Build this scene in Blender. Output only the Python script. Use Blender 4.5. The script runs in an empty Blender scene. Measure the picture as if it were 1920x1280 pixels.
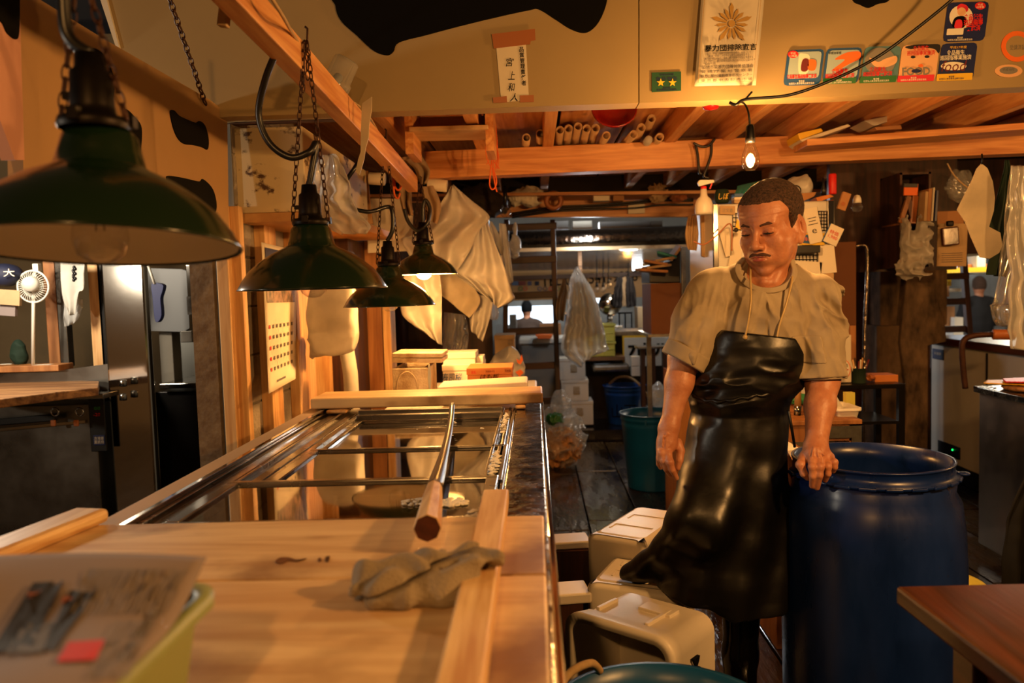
import bpy, bmesh, math, random
import numpy as np
from mathutils import Vector as V, Matrix
random.seed(7); np.random.seed(7)
PI = math.pi
SC = bpy.context.scene; COL = SC.collection
F = 1500.0; H = 1.38
# ---------------------------------------------------------------- camera
yw = V((42/F, 99/F, -1)).normalized()
zw = V((-math.sin(.028), math.cos(.028), 0)); zw = (zw - yw*zw.dot(yw)).normalized()
xw = yw.cross(zw)
RW = Matrix((xw, yw, zw))          # rows: world axes in camera space -> camera-to-world rotation
cam = bpy.data.cameras.new('camera'); co = bpy.data.objects.new('camera', cam); COL.objects.link(co)
co.matrix_world = Matrix.Translation((0, 0, H)) @ RW.to_4x4()
cam.sensor_width = 36; cam.lens = F*36/1920; cam.clip_start = .05; cam.clip_end = 80
cam.dof.use_dof = True; cam.dof.focus_distance = 2.5; cam.dof.aperture_fstop = 3.2
SC.camera = co
def ray(px, py): return RW @ V(((px-960)/F, -(py-640)/F, -1))
def P(px, py, Y): r = ray(px, py); return V((0, 0, H)) + r*(Y/r.y)
def PX(px, py, X): r = ray(px, py); return V((0, 0, H)) + r*(X/r.x)
def PZ(px, py, z): r = ray(px, py); return V((0, 0, H)) + r*((z-H)/r.z)
# ---------------------------------------------------------------- materials
M = {}
def newmat(name):
    m = bpy.data.materials.new(name); m.use_nodes = True; nt = m.node_tree; nt.nodes.clear()
    return m, nt, nt.nodes.new, nt.links.new
def lin(c): return tuple(((x/12.92) if x <= .04045 else ((x+.055)/1.055)**2.4) for x in c)
def mat(name, col, rough=.6, metal=0, noise=0, nscale=8, bump=0, bscale=40, col2=None, emit=None, es=0, stretch=(1,1,1),
        spec=.5, coat=0, trans=0, alpha=1, sub=0, rvar=0, streak=None, ramp=(.35, .65)):
    """procedural principled material; colours are sRGB 0-1"""
    m, nt, N, L = newmat(name); out = N('ShaderNodeOutputMaterial'); b = N('ShaderNodeBsdfPrincipled')
    b.inputs['Roughness'].default_value = rough; b.inputs['Metallic'].default_value = metal
    b.inputs['Specular IOR Level'].default_value = spec; b.inputs['Coat Weight'].default_value = coat
    b.inputs['Coat Roughness'].default_value = .1
    b.inputs['Transmission Weight'].default_value = trans
    if sub: b.inputs['Subsurface Weight'].default_value = sub; b.inputs['Subsurface Radius'].default_value = (.012, .005, .003); b.inputs['Subsurface Scale'].default_value = .6
    c1 = lin(col)+(1,); b.inputs['Base Color'].default_value = c1
    tc = N('ShaderNodeTexCoord'); mp = N('ShaderNodeMapping'); L(tc.outputs['Object'], mp.inputs[0]); mp.inputs['Scale'].default_value = stretch
    if noise or col2:
        n = N('ShaderNodeTexNoise'); n.inputs['Scale'].default_value = nscale; n.inputs['Detail'].default_value = 6; n.inputs['Roughness'].default_value = .6
        L(mp.outputs[0], n.inputs['Vector'])
        r = N('ShaderNodeValToRGB'); r.color_ramp.elements[0].position = ramp[0]; r.color_ramp.elements[1].position = ramp[1]
        c2 = lin(col2)+(1,) if col2 else tuple(x*(1-noise) for x in c1[:3])+(1,)
        r.color_ramp.elements[0].color = c2; r.color_ramp.elements[1].color = c1
        L(n.outputs['Fac'], r.inputs[0]); L(r.outputs[0], b.inputs['Base Color'])
        if rvar:
            mr = N('ShaderNodeMapRange'); mr.inputs[3].default_value = max(.02, rough-rvar); mr.inputs[4].default_value = rough+rvar
            mr.inputs[1].default_value = .35; mr.inputs[2].default_value = .65
            L(n.outputs['Fac'], mr.inputs[0]); L(mr.outputs[0], b.inputs['Roughness'])
    if bump:
        n2 = N('ShaderNodeTexNoise'); n2.inputs['Scale'].default_value = bscale; n2.inputs['Detail'].default_value = 4; L(mp.outputs[0], n2.inputs['Vector'])
        bp = N('ShaderNodeBump'); bp.inputs['Strength'].default_value = bump; bp.inputs['Distance'].default_value = .01
        L(n2.outputs['Fac'], bp.inputs['Height']); L(bp.outputs[0], b.inputs['Normal'])
    if emit: b.inputs['Emission Color'].default_value = lin(emit)+(1,); b.inputs['Emission Strength'].default_value = es
    sh = b.outputs[0]
    if alpha < 1:
        t = N('ShaderNodeBsdfTransparent'); mx = N('ShaderNodeMixShader'); mx.inputs[0].default_value = alpha
        L(t.outputs[0], mx.inputs[1]); L(sh, mx.inputs[2]); sh = mx.outputs[0]
    L(sh, out.inputs[0]); M[name] = m; return m
def wood(name, ca, cb, grain='x', scale=1, rough=.5, bump=.15, rings=14, knots=True, coat=0, planks=None, stain=None):
    m, nt, N, L = newmat(name); out = N('ShaderNodeOutputMaterial'); b = N('ShaderNodeBsdfPrincipled')
    b.inputs['Roughness'].default_value = rough; b.inputs['Coat Weight'].default_value = coat; b.inputs['Coat Roughness'].default_value = .15
    tc = N('ShaderNodeTexCoord'); mp = N('ShaderNodeMapping'); L(tc.outputs['Object'], mp.inputs[0])
    s = [rings*scale]*3; s['xyz'.index(grain)] = .9*scale; mp.inputs['Scale'].default_value = s
    info = N('ShaderNodeObjectInfo'); ad = N('ShaderNodeVectorMath'); ad.operation = 'ADD'; L(mp.outputs[0], ad.inputs[0])
    sc = N('ShaderNodeVectorMath'); sc.operation = 'SCALE'; L(info.outputs['Random'], sc.inputs[0]); sc.inputs[3].default_value = 17.0
    cb_ = N('ShaderNodeCombineXYZ')
    for k in range(3): L(info.outputs['Random'], cb_.inputs[k])
    L(cb_.outputs[0], sc.inputs[0]); L(sc.outputs[0], ad.inputs[1])
    n = N('ShaderNodeTexNoise'); n.inputs['Scale'].default_value = 1.2; n.inputs['Detail'].default_value = 8; n.inputs['Distortion'].default_value = 1.6; L(ad.outputs[0], n.inputs['Vector'])
    n2 = N('ShaderNodeTexNoise'); n2.inputs['Scale'].default_value = 7; n2.inputs['Detail'].default_value = 4; L(ad.outputs[0], n2.inputs['Vector'])
    mxn = N('ShaderNodeMath'); mxn.operation = 'MULTIPLY_ADD'; L(n2.outputs['Fac'], mxn.inputs[0]); mxn.inputs[1].default_value = .35; L(n.outputs['Fac'], mxn.inputs[2])
    r = N('ShaderNodeValToRGB'); r.color_ramp.elements[0].position = .5; r.color_ramp.elements[1].position = .82
    r.color_ramp.elements[0].color = lin(ca)+(1,); r.color_ramp.elements[1].color = lin(cb)+(1,)
    L(mxn.outputs[0], r.inputs[0]); colout = r.outputs[0]
    if knots:
        v = N('ShaderNodeTexVoronoi'); v.inputs['Scale'].default_value = 1; mp2 = N('ShaderNodeMapping'); s2 = [7.]*3; s2['xyz'.index(grain)] = 3.; mp2.inputs['Scale'].default_value = s2
        L(tc.outputs['Object'], mp2.inputs[0]); ad2 = N('ShaderNodeVectorMath'); L(mp2.outputs[0], ad2.inputs[0]); L(sc.outputs[0], ad2.inputs[1]); L(ad2.outputs[0], v.inputs['Vector'])
        kr = N('ShaderNodeValToRGB'); kr.color_ramp.elements[0].position = .03; kr.color_ramp.elements[1].position = .12
        kr.color_ramp.elements[0].color = (.35, .2, .1, 1); kr.color_ramp.elements[1].color = (1, 1, 1, 1); L(v.outputs['Distance'], kr.inputs[0])
        mm = N('ShaderNodeMixRGB'); mm.blend_type = 'MULTIPLY'; mm.inputs[0].default_value = .7; L(colout, mm.inputs[1]); L(kr.outputs[0], mm.inputs[2]); colout = mm.outputs[0]
    if stain:
        sn = N('ShaderNodeTexNoise'); sn.inputs['Scale'].default_value = stain[1]; sn.inputs['Detail'].default_value = 7; L(tc.outputs['Object'], sn.inputs['Vector'])
        sr = N('ShaderNodeValToRGB'); sr.color_ramp.elements[0].position = .55; sr.color_ramp.elements[1].position = .7
        L(sn.outputs['Fac'], sr.inputs[0]); mm2 = N('ShaderNodeMixRGB'); L(sr.outputs[0], mm2.inputs[0]); L(colout, mm2.inputs[1]); mm2.inputs[2].default_value = lin(stain[0])+(1,); colout = mm2.outputs[0]
    L(colout, b.inputs['Base Color'])
    bp = N('ShaderNodeBump'); bp.inputs['Strength'].default_value = bump; bp.inputs['Distance'].default_value = .004; L(mxn.outputs[0], bp.inputs['Height']); L(bp.outputs[0], b.inputs['Normal'])
    L(b.outputs[0], out.inputs[0]); M[name] = m; return m
def clear(name, tint=(1, 1, 1), refl=.12, rough=.05, alpha=.1, whiten=0):
    """thin clear plastic or glass: transparent with a glossy film"""
    m, nt, N, L = newmat(name); out = N('ShaderNodeOutputMaterial')
    t = N('ShaderNodeBsdfTransparent'); t.inputs[0].default_value = tint+(1,)
    g = N('ShaderNodeBsdfGlossy'); g.inputs['Roughness'].default_value = rough
    lw = N('ShaderNodeLayerWeight'); lw.inputs[0].default_value = .35
    ma = N('ShaderNodeMath'); ma.operation = 'MULTIPLY_ADD'; ma.inputs[1].default_value = .6; ma.inputs[2].default_value = refl; ma.use_clamp = True
    L(lw.outputs['Facing'], ma.inputs[0]); mx = N('ShaderNodeMixShader'); L(ma.outputs[0], mx.inputs[0]); L(t.outputs[0], mx.inputs[1]); L(g.outputs[0], mx.inputs[2]); s = mx.outputs[0]
    if whiten:
        d = N('ShaderNodeBsdfDiffuse'); d.inputs[0].default_value = (.8, .8, .78, 1); tl = N('ShaderNodeBsdfTranslucent'); tl.inputs[0].default_value = (.8, .8, .78, 1)
        m0 = N('ShaderNodeMixShader'); m0.inputs[0].default_value = .4; L(d.outputs[0], m0.inputs[1]); L(tl.outputs[0], m0.inputs[2])
        m2 = N('ShaderNodeMixShader'); m2.inputs[0].default_value = whiten; L(s, m2.inputs[1]); L(m0.outputs[0], m2.inputs[2]); s = m2.outputs[0]
    L(s, out.inputs[0]); M[name] = m; return m
def emis(name, col, s):
    m, nt, N, L = newmat(name); out = N('ShaderNodeOutputMaterial'); e = N('ShaderNodeEmission'); e.inputs[0].default_value = lin(col)+(1,); e.inputs[1].default_value = s
    L(e.outputs[0], out.inputs[0]); M[name] = m; return m
def cloth(name, col, tl=.3, rough=.8, col2=None, bump=.1, bscale=300, nscale=6, gloss=0):
    m, nt, N, L = newmat(name); out = N('ShaderNodeOutputMaterial'); b = N('ShaderNodeBsdfPrincipled'); b.inputs['Roughness'].default_value = rough
    b.inputs['Specular IOR Level'].default_value = .3+gloss
    tc = N('ShaderNodeTexCoord'); n = N('ShaderNodeTexNoise'); n.inputs['Scale'].default_value = nscale; n.inputs['Detail'].default_value = 5; L(tc.outputs['Object'], n.inputs['Vector'])
    r = N('ShaderNodeValToRGB'); r.color_ramp.elements[0].position = .35; r.color_ramp.elements[1].position = .65
    r.color_ramp.elements[1].color = lin(col)+(1,); r.color_ramp.elements[0].color = lin(col2 or tuple(x*.85 for x in col))+(1,)
    L(n.outputs['Fac'], r.inputs[0]); L(r.outputs[0], b.inputs['Base Color'])
    n2 = N('ShaderNodeTexNoise'); n2.inputs['Scale'].default_value = bscale; L(tc.outputs['Object'], n2.inputs['Vector'])
    bp = N('ShaderNodeBump'); bp.inputs['Strength'].default_value = bump; bp.inputs['Distance'].default_value = .003; L(n2.outputs['Fac'], bp.inputs['Height']); L(bp.outputs[0], b.inputs['Normal'])
    s = b.outputs[0]
    if tl:
        t = N('ShaderNodeBsdfTranslucent'); L(r.outputs[0], t.inputs[0]); mx = N('ShaderNodeMixShader'); mx.inputs[0].default_value = tl; L(s, mx.inputs[1]); L(t.outputs[0], mx.inputs[2]); s = mx.outputs[0]
    L(s, out.inputs[0]); M[name] = m; return m
# ---------------------------------------------------------------- mesh building
WLOC = {}
def tag(o, label=None, cat=None, group=None, kind=None):
    if label: o['label'] = label
    if cat: o['category'] = cat
    if group: o['group'] = group
    if kind: o['kind'] = kind
    return o
class MB:
    def __init__(s): s.v = []; s.f = []; s.mi = []; s.cur = 0; s.sm = []
    def add(s, vs, fs, smooth=False):
        o = len(s.v); s.v += [tuple(x) for x in vs]; s.f += [tuple(i+o for i in f) for f in fs]; s.mi += [s.cur]*len(fs); s.sm += [smooth]*len(fs); return s
    def box(s, c, d, R=None):
        c = V(c); hx, hy, hz = d[0]/2, d[1]/2, d[2]/2
        vs = [V((x, y, z)) for x in (-hx, hx) for y in (-hy, hy) for z in (-hz, hz)]
        if R: vs = [R @ v for v in vs]
        return s.add([v+c for v in vs], [(0, 1, 3, 2), (4, 6, 7, 5), (0, 4, 5, 1), (2, 3, 7, 6), (0, 2, 6, 4), (1, 5, 7, 3)])
    def bb(s, x0, x1, y0, y1, z0, z1): return s.box(((x0+x1)/2, (y0+y1)/2, (z0+z1)/2), (abs(x1-x0), abs(y1-y0), abs(z1-z0)))
    def pb(s, x0, y0, x1, y1, Y, D):
        """box whose front spans these image corners at depth Y, D deep"""
        c = P((x0+x1)/2, (y0+y1)/2, Y); k = Y/F
        return s.box((c.x, Y+D/2, c.z), (abs(x1-x0)*k, D, abs(y1-y0)*k))
    def beam(s, a, b, w, h, up=(0, 0, 1)):
        a, b = V(a), V(b); d = (b-a); l = d.length; d.normalize(); up = V(up)
        if abs(d.dot(up)) > .98: up = V((0, 1, 0))
        x = d.cross(up).normalized(); z = x.cross(d); R = Matrix((x, d, z)).transposed()
        return s.box((a+b)/2, (w, l, h), R)
    def tube(s, pts, r, n=8, cap=True, rs=None, smooth=True):
        pts = [V(p) for p in pts]; m = len(pts); vs = []; fs = []
        t0 = (pts[1]-pts[0]).normalized(); u = t0.orthogonal().normalized()
        for i, p in enumerate(pts):
            t = (pts[min(i+1, m-1)]-pts[max(i-1, 0)])
            if t.length < 1e-9: t = t0
            t.normalize(); u = (u-t*u.dot(t)); u = u.normalized() if u.length > 1e-6 else t.orthogonal().normalized(); w = t.cross(u); rr = rs[i] if rs else r
            vs += [p+(u*math.cos(2*PI*k/n)+w*math.sin(2*PI*k/n))*rr for k in range(n)]
        for i in range(m-1):
            for k in range(n): fs.append((i*n+k, i*n+(k+1) % n, (i+1)*n+(k+1) % n, (i+1)*n+k))
        if cap: fs.append(tuple(range(n))[::-1]); fs.append(tuple((m-1)*n+k for k in range(n)))
        return s.add(vs, fs, smooth)
    def lathe(s, prof, c=(0, 0, 0), n=32, R=None, smooth=True, sx=1, sy=1):
        c = V(c); vs = []; m = len(prof); fs = []
        for (r, z) in prof:
            for k in range(n):
                v = V((r*math.cos(2*PI*k/n)*sx, r*math.sin(2*PI*k/n)*sy, z)); vs.append((R @ v if R else v)+c)
        for i in range(m-1):
            for k in range(n): fs.append((i*n+k, i*n+(k+1) % n, (i+1)*n+(k+1) % n, (i+1)*n+k))
        return s.add(vs, fs, smooth)
    def prism(s, pts, d):
        """closed outline pts (coplanar) extruded along vector d"""
        n = len(pts); d = V(d); a = [V(p) for p in pts]; b = [p+d for p in a]
        from mathutils.geometry import tessellate_polygon
        tri = tessellate_polygon([a])
        fs = [tuple(t) for t in tri]+[tuple(i+n for i in t[::-1]) for t in tri]+[(i, (i+1) % n, (i+1) % n+n, i+n) for i in range(n)]
        return s.add(a+b, fs)
    def grid(s, rows, closed=False, smooth=True):
        m = len(rows); n = len(rows[0]); vs = [p for r in rows for p in r]; fs = []
        for i in range(m-1):
            for k in range(n if closed else n-1): fs.append((i*n+k, i*n+(k+1) % n, (i+1)*n+(k+1) % n, (i+1)*n+k))
        return s.add(vs, fs, smooth)
    def sphere(s, c, r, n=16, sc=(1, 1, 1)):
        return s.grid([[(c[0]+r*sc[0]*math.sin(PI*i/n)*math.cos(2*PI*k/n), c[1]+r*sc[1]*math.sin(PI*i/n)*math.sin(2*PI*k/n), c[2]+r*sc[2]*math.cos(PI*i/n)) for k in range(n)] for i in range(n+1)], True)
    def torus(s, c, R_, r, axis='z', n=24, k=8, sx=1, sz=1, Rm=None):
        rows = []
        for i in range(n+1):
            a = 2*PI*i/n; row = []
            for j in range(k):
                b = 2*PI*j/k; v = V(((R_+r*math.cos(b))*math.cos(a)*sx, (R_+r*math.cos(b))*math.sin(a)*sz, r*math.sin(b)))
                if axis == 'x': v = V((v.z, v.x, v.y))
                if axis == 'y': v = V((v.x, v.z, v.y))
                if Rm: v = Rm @ v
                row.append(v+V(c))
            rows.append(row)
        return s.grid(rows, True)
    def chain(s, a, b, link=.03, r=.003, w=.5):
        a, b = V(a), V(b); d = b-a; n = max(2, int(d.length/(link*.72))); t = d.normalized(); u = t.orthogonal().normalized(); wv = t.cross(u)
        for i in range(n):
            c = a+d*((i+.5)/n); q, z = (u, wv) if i % 2 else (wv, u)
            R = Matrix((q, t, z)).transposed()
            s.torus(c, link*.42, r, 'z', 12, 5, sx=w, sz=1.1, Rm=R)
        return s
    def build(s, name, mt, parent=None, label=None, cat=None, group=None, kind=None, bev=0, solid=0, sub=0, smooth=None, keep=False):
        me = bpy.data.meshes.new(name); vs = np.array([tuple(v) for v in s.v], dtype=float)
        lo, hi = vs.min(0), vs.max(0); base = V(((lo[0]+hi[0])/2, (lo[1]+hi[1])/2, lo[2]))
        if keep: base = V((0, 0, 0))
        me.from_pydata([tuple(V(v)-base) for v in s.v], [], s.f); 
        ms = mt if isinstance(mt, (list, tuple)) else [mt]
        for m in ms: me.materials.append(M[m])
        if len(ms) > 1: me.polygons.foreach_set('material_index', s.mi)
        me.polygons.foreach_set('use_smooth', s.sm if smooth is None else [smooth]*len(s.f))
        me.update(); o = bpy.data.objects.new(name, me); COL.objects.link(o); o.location = base; WLOC[o.name] = base
        bm = bmesh.new(); bm.from_mesh(me); bmesh.ops.recalc_face_normals(bm, faces=bm.faces); bm.to_mesh(me); bm.free()
        if parent is not None: o.parent = parent; o.location = base-WLOC[parent.name]
        if bev:
            md = o.modifiers.new('bevel', 'BEVEL'); md.width = bev; md.segments = 2; md.limit_method = 'ANGLE'; md.angle_limit = .6
        if solid: md = o.modifiers.new('solid', 'SOLIDIFY'); md.thickness = solid; md.offset = 0
        if sub: md = o.modifiers.new('sub', 'SUBSURF'); md.levels = sub; md.render_levels = sub
        return tag(o, label, cat, group, kind)
def thing(name, label, cat, loc, group=None):
    o = bpy.data.objects.new(name, None); COL.objects.link(o); o.location = loc; o.empty_display_size = .1; WLOC[o.name] = V(loc)
    return tag(o, label, cat, group)
def struct(name, mb, mt, **k): return mb.build(name, mt, kind='structure', **k)
def copy_tree(o, dloc=None, parent=None, label=None):
    c = o.copy(); COL.objects.link(c)
    if parent is not None: c.parent = parent
    if dloc is not None: c.location = o.location+V(dloc)
    if label: c['label'] = label
    for ch in list(o.children): copy_tree(ch, None, c)
    return c
def crom(pts, n=6, closed=True):
    """catmull-rom smoothing of a polyline"""
    pts = [V(p) for p in pts]; m = len(pts); out = []
    rng = range(m) if closed else range(m-1)
    for i in rng:
        g = (lambda k: pts[k % m]) if closed else (lambda k: pts[min(max(k, 0), m-1)])
        p0, p1, p2, p3 = g(i-1), g(i), g(i+1), g(i+2)
        for j in range(n):
            t = j/n; out.append(.5*((2*p1)+(-p0+p2)*t+(2*p0-5*p1+4*p2-p3)*t*t+(-p0+3*p1-3*p2+p3)*t**3))
    if not closed: out.append(pts[-1])
    return out
def text(body, c, w, h, mt, parent, name='lettering', R=None, depth=.0004, shear=0, bold=0, flip=False):
    """lettering fitted into a w x h box centred on c, facing -Y (or rotated by R)"""
    cu = bpy.data.curves.new('t', 'FONT'); cu.body = body; cu.align_x = 'CENTER'; cu.resolution_u = 2; cu.shear = shear; cu.offset = bold; cu.space_line = .95
    ob = bpy.data.objects.new('t', cu); COL.objects.link(ob); dg = bpy.context.evaluated_depsgraph_get(); dg.update()
    me = bpy.data.meshes.new_from_object(ob.evaluated_get(dg)); bpy.data.objects.remove(ob)
    n = len(me.vertices); a = np.zeros(n*3); me.vertices.foreach_get('co', a); a = a.reshape(-1, 3)
    lo, hi = a.min(0), a.max(0); s = (hi-lo); s[s < 1e-6] = 1
    x = (a[:, 0]-(lo[0]+hi[0])/2)/s[0]*w; z = (a[:, 1]-(lo[1]+hi[1])/2)/s[1]*h
    vs = []
    for i in range(n):
        v = V((x[i], 0, z[i])); vs.append((R @ v if R else v)+V(c))
    mb = MB(); mb.add(vs, [tuple(p.vertices) for p in me.polygons]); bpy.data.meshes.remove(me)
    d = V((0, -depth, 0)); d = R @ d if R else d
    # give the lettering a little thickness
    o = mb.build(name, mt, parent); md = o.modifiers.new('solid', 'SOLIDIFY'); md.thickness = depth; md.offset = 0
    return o
# ---------------------------------------------------------------- implicit surfaces
def smin(a, b, k):
    h = np.clip(.5+.5*(b-a)/k, 0, 1); return b*(1-h)+a*h-k*h*(1-h)
def smax(a, b, k): return -smin(-a, -b, k)
def s_cap(p, a, b, ra, rb):
    a = np.array(a); b = np.array(b); d = b-a; t = np.clip(((p-a)@d)/(d@d+1e-12), 0, 1); return np.linalg.norm(p-a-t[:, None]*d, axis=1)-(ra+(rb-ra)*t)
def s_ell(p, c, r, R=None):
    q = p-np.array(c)
    if R is not None: q = q@np.array(R)          # R columns = local axes
    r = np.array(r); k0 = np.linalg.norm(q/r, axis=1); k1 = np.linalg.norm(q/(r*r), axis=1); return k0*(k0-1)/(k1+1e-9)
_G = np.random.RandomState(3).rand(32, 32, 32).astype(np.float32)
def vnoise(p, s):
    q = p*s; i = np.floor(q).astype(int); f = q-i; f = f*f*(3-2*f); i &= 31; j = (i+1) & 31; out = 0
    for a in (0, 1):
        for b in (0, 1):
            for c in (0, 1):
                w = (f[:, 0] if a else 1-f[:, 0])*(f[:, 1] if b else 1-f[:, 1])*(f[:, 2] if c else 1-f[:, 2])
                out = out+w*_G[(j if a else i)[:, 0], (j if b else i)[:, 1], (j if c else i)[:, 2]]
    return out*2-1
def sdf_obj(fn, lo, hi, h, name, mt, parent=None, smooth_iter=0, fine=None, **kw):
    """mesh of an implicit surface, sampled only in blocks near it"""
    import openvdb
    lo = np.array(lo, float); hi = np.array(hi, float); B = 6
    nb = np.ceil((hi-lo)/(h*B)).astype(int)+1; n = nb*B
    g = np.stack(np.meshgrid(*[np.arange(k) for k in nb], indexing='ij'), -1).reshape(-1, 3)
    cc = lo+(g+.5)*h*B; d = fn(cc); near = np.abs(d) < h*B*1.5
    A = np.repeat(np.repeat(np.repeat(np.where(d < 0, -1., 1.).reshape(nb), B, 0), B, 1), B, 2).astype(np.float32)*h*3
    ng = g[near]; off = np.stack(np.meshgrid(*[np.arange(B)]*3, indexing='ij'), -1).reshape(-1, 3)
    idx = (ng[:, None, :]*B+off[None]).reshape(-1, 3)
    vals = np.concatenate([fn(lo+c*h) for c in np.array_split(idx, max(1, len(idx)//400000))])
    A[idx[:, 0], idx[:, 1], idx[:, 2]] = np.clip(vals, -h*3, h*3)
    G = openvdb.FloatGrid(h*3); G.copyFromArray(A); pts, quads = G.convertToQuads(0.0)
    pts = pts*h+lo
    mb = MB(); mb.v = [tuple(p) for p in pts.tolist()]; mb.f = [tuple(q) for q in quads.tolist()]; mb.mi = [0]*len(mb.f); mb.sm = [True]*len(mb.f)
    o = mb.build(name, mt, parent, **kw)
    if smooth_iter: md = o.modifiers.new('smooth', 'SMOOTH'); md.iterations = smooth_iter; md.factor = .5
    return o
# hanging sheet: rows of (left point, right point), with folds
def sheet(rows, name, mt, parent=None, nu=28, nv=30, amp=.012, folds=5, th=.0012, seed=1, crumple=.006, top=.2, **kw):
    rnd = random.Random(seed); ph = [rnd.uniform(0, 6.28) for _ in range(8)]
    L_ = crom([r[0] for r in rows], 8, False); R_ = crom([r[1] for r in rows], 8, False); m = len(L_); out = []
    for i in range(nv+1):
        t = i/nv*(m-1); k = min(int(t), m-2); f = t-k; a = L_[k].lerp(L_[k+1], f); b = R_[k].lerp(R_[k+1], f); row = []
        for j in range(nu+1):
            u = j/nu; p = a.lerp(b, u); v = i/nv
            d = amp*(top+(1-top)*v)*(math.sin(u*folds*2*PI+ph[0]+1.3*math.sin(v*3+ph[1]))+.4*math.sin(u*folds*4.3+ph[2]+v*5))
            q = np.array([[p.x+seed, p.y, p.z]]); d += crumple*float(vnoise(q, 22)[0]); 
            ex = crumple*.5*float(vnoise(q+7, 30)[0]) if 0 < j < nu else 0
            row.append(V((p.x+ex, p.y+d, p.z)))
        out.append(row)
    mb = MB(); mb.grid(out); return mb.build(name, mt, parent, solid=th, **kw)
# ================================================================ materials
wood('pine', (.90, .74, .52), (.74, .54, .32), 'z', rough=.55)
wood('pine_x', (.86, .75, .57), (.75, .60, .42), 'x', rough=.42, rings=9, bump=.25, stain=((.52, .38, .24), 3.2))
wood('pine_y', (.88, .76, .56), (.72, .54, .34), 'y', rough=.5)
wood('beam_x', (.86, .62, .38), (.70, .44, .23), 'x', rough=.5)
wood('beam_y', (.88, .66, .42), (.74, .48, .26), 'y', rough=.5)
wood('ply', (.80, .62, .40), (.66, .47, .28), 'y', rough=.6, rings=3)
wood('dark_z', (.30, .16, .09), (.17, .09, .05), 'z', rough=.55)
wood('dark_x', (.30, .16, .09), (.18, .10, .06), 'x', rough=.5)
wood('panel_z', (.68, .46, .26), (.52, .32, .16), 'z', rough=.5, rings=8)
wood('table_y', (.34, .16, .07), (.20, .09, .04), 'y', rough=.28, coat=.3, rings=10, knots=False, bump=.4)
wood('floor_wood', (.12, .085, .06), (.05, .035, .028), 'y', rough=.22, bump=.9, rings=10, coat=.5, knots=False)
wood('old_x', (.66, .48, .30), (.40, .26, .15), 'x', rough=.6)
mat('cream', (.63, .54, .37), .55, noise=.12, nscale=1.5, bump=.03, bscale=6)
mat('cream_ply', (.68, .54, .36), .6, noise=.14, nscale=1.2)
mat('ink', (.02, .018, .018), .9, spec=.15)
mat('ink_white', (.9, .88, .82), .6)
mat('block', (.62, .58, .52), .9, noise=.25, nscale=14, bump=.5, bscale=60)
mat('mottled', (.50, .42, .32), .8, col2=(.38, .29, .2), nscale=22, bump=.2)
mat('peeled', (.80, .73, .58), .6, col2=(.30, .2, .14), nscale=9, stretch=(1.2, 1, 1.6), ramp=(.36, .42))
mat('steel', (.62, .6, .57), .22, 1, noise=.15, nscale=5, rvar=.1, bump=.02, bscale=9)
mat('mirror_steel', (.75, .73, .7), .09, 1, bump=.05, bscale=3.5)
mat('steel_matte', (.6, .55, .5), .38, 1, noise=.3, nscale=3, rvar=.1); mat('dark_steel', (.5, .48, .45), .33, .95, noise=.25, nscale=3, rvar=.08); mat('floor_wet', (.17, .115, .075), .27, col2=(.07, .05, .035), nscale=6, bump=1, bscale=30, rvar=.18, stretch=(1.2, .3, 1), coat=.5)
mat('black_steel', (.10, .09, .085), .35, .6, noise=.2)
mat('wet_deck', (.60, .57, .52), .18, 1, noise=.5, nscale=18, bump=.35, bscale=26, rvar=.12)
mat('galv', (.66, .65, .62), .35, 1, noise=.3, nscale=25)
mat('foil', (.8, .8, .8), .25, 1, bump=.9, bscale=7)
mat('crinkle_foil', (.6, .55, .5), .2, 1, bump=1, bscale=28)
mat('rust', (.28, .16, .10), .6, .5, noise=.5, nscale=40)
mat('iron', (.12, .10, .09), .45, .8, noise=.4, nscale=30)
mat('enamel_green', (.06, .13, .065), .22, noise=.12, nscale=4, coat=.4)
mat('enamel_white', (.86, .84, .8), .35)
mat('black_rubber', (.05, .05, .06), .35)
mat('black_plastic', (.05, .045, .045), .4)
mat('grey_plastic', (.42, .42, .42), .45)
mat('white_plastic', (.85, .83, .78), .4)
mat('foam', (.90, .87, .81), .6, noise=.04, nscale=60, bump=.15, bscale=220)
mat('foam_dirty', (.84, .78, .66), .65, col2=(.60, .48, .34), nscale=9, bump=.4, bscale=120)
mat('tub_white', (.88, .84, .77), .38, noise=.06, nscale=9)
mat('blue_drum', (.065, .17, .42), .32, noise=.5, nscale=5, bump=.03, bscale=8, rvar=.12, stretch=(1, 1, .35))
mat('teal_pail', (.045, .30, .50), .35, noise=.15, nscale=6)
mat('blue_pail', (.08, .28, .62), .4, noise=.2, nscale=6)
mat('basket_green', (.52, .56, .34), .45)
mat('crate_yellow', (.80, .76, .34), .45)
mat('cardboard', (.66, .47, .30), .8, noise=.08, nscale=5)
mat('cardboard_dark', (.48, .30, .18), .8, noise=.1)
mat('cardboard_orange', (.78, .47, .22), .75, noise=.06)
mat('paper', (.86, .82, .74), .8, noise=.05)
mat('paper_old', (.72, .60, .44), .8, noise=.15, nscale=12)
mat('newsprint', (.52, .47, .46), .85, noise=.05)
mat('tape_brown', (.62, .36, .18), .4)
mat('tube_paper', (.76, .62, .46), .75, noise=.08)
mat('red_pan', (.45, .05, .04), .25)
mat('red', (.80, .10, .08), .5); mat('dk_red', (.40, .06, .05), .5)
mat('orange', (.90, .42, .12), .6); mat('yellow', (.90, .72, .15), .5)
mat('st_blue', (.10, .30, .52), .4); mat('st_navy', (.10, .14, .34), .4); mat('st_green', (.16, .42, .20), .4); mat('st_pink', (.85, .18, .25), .4)
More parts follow.
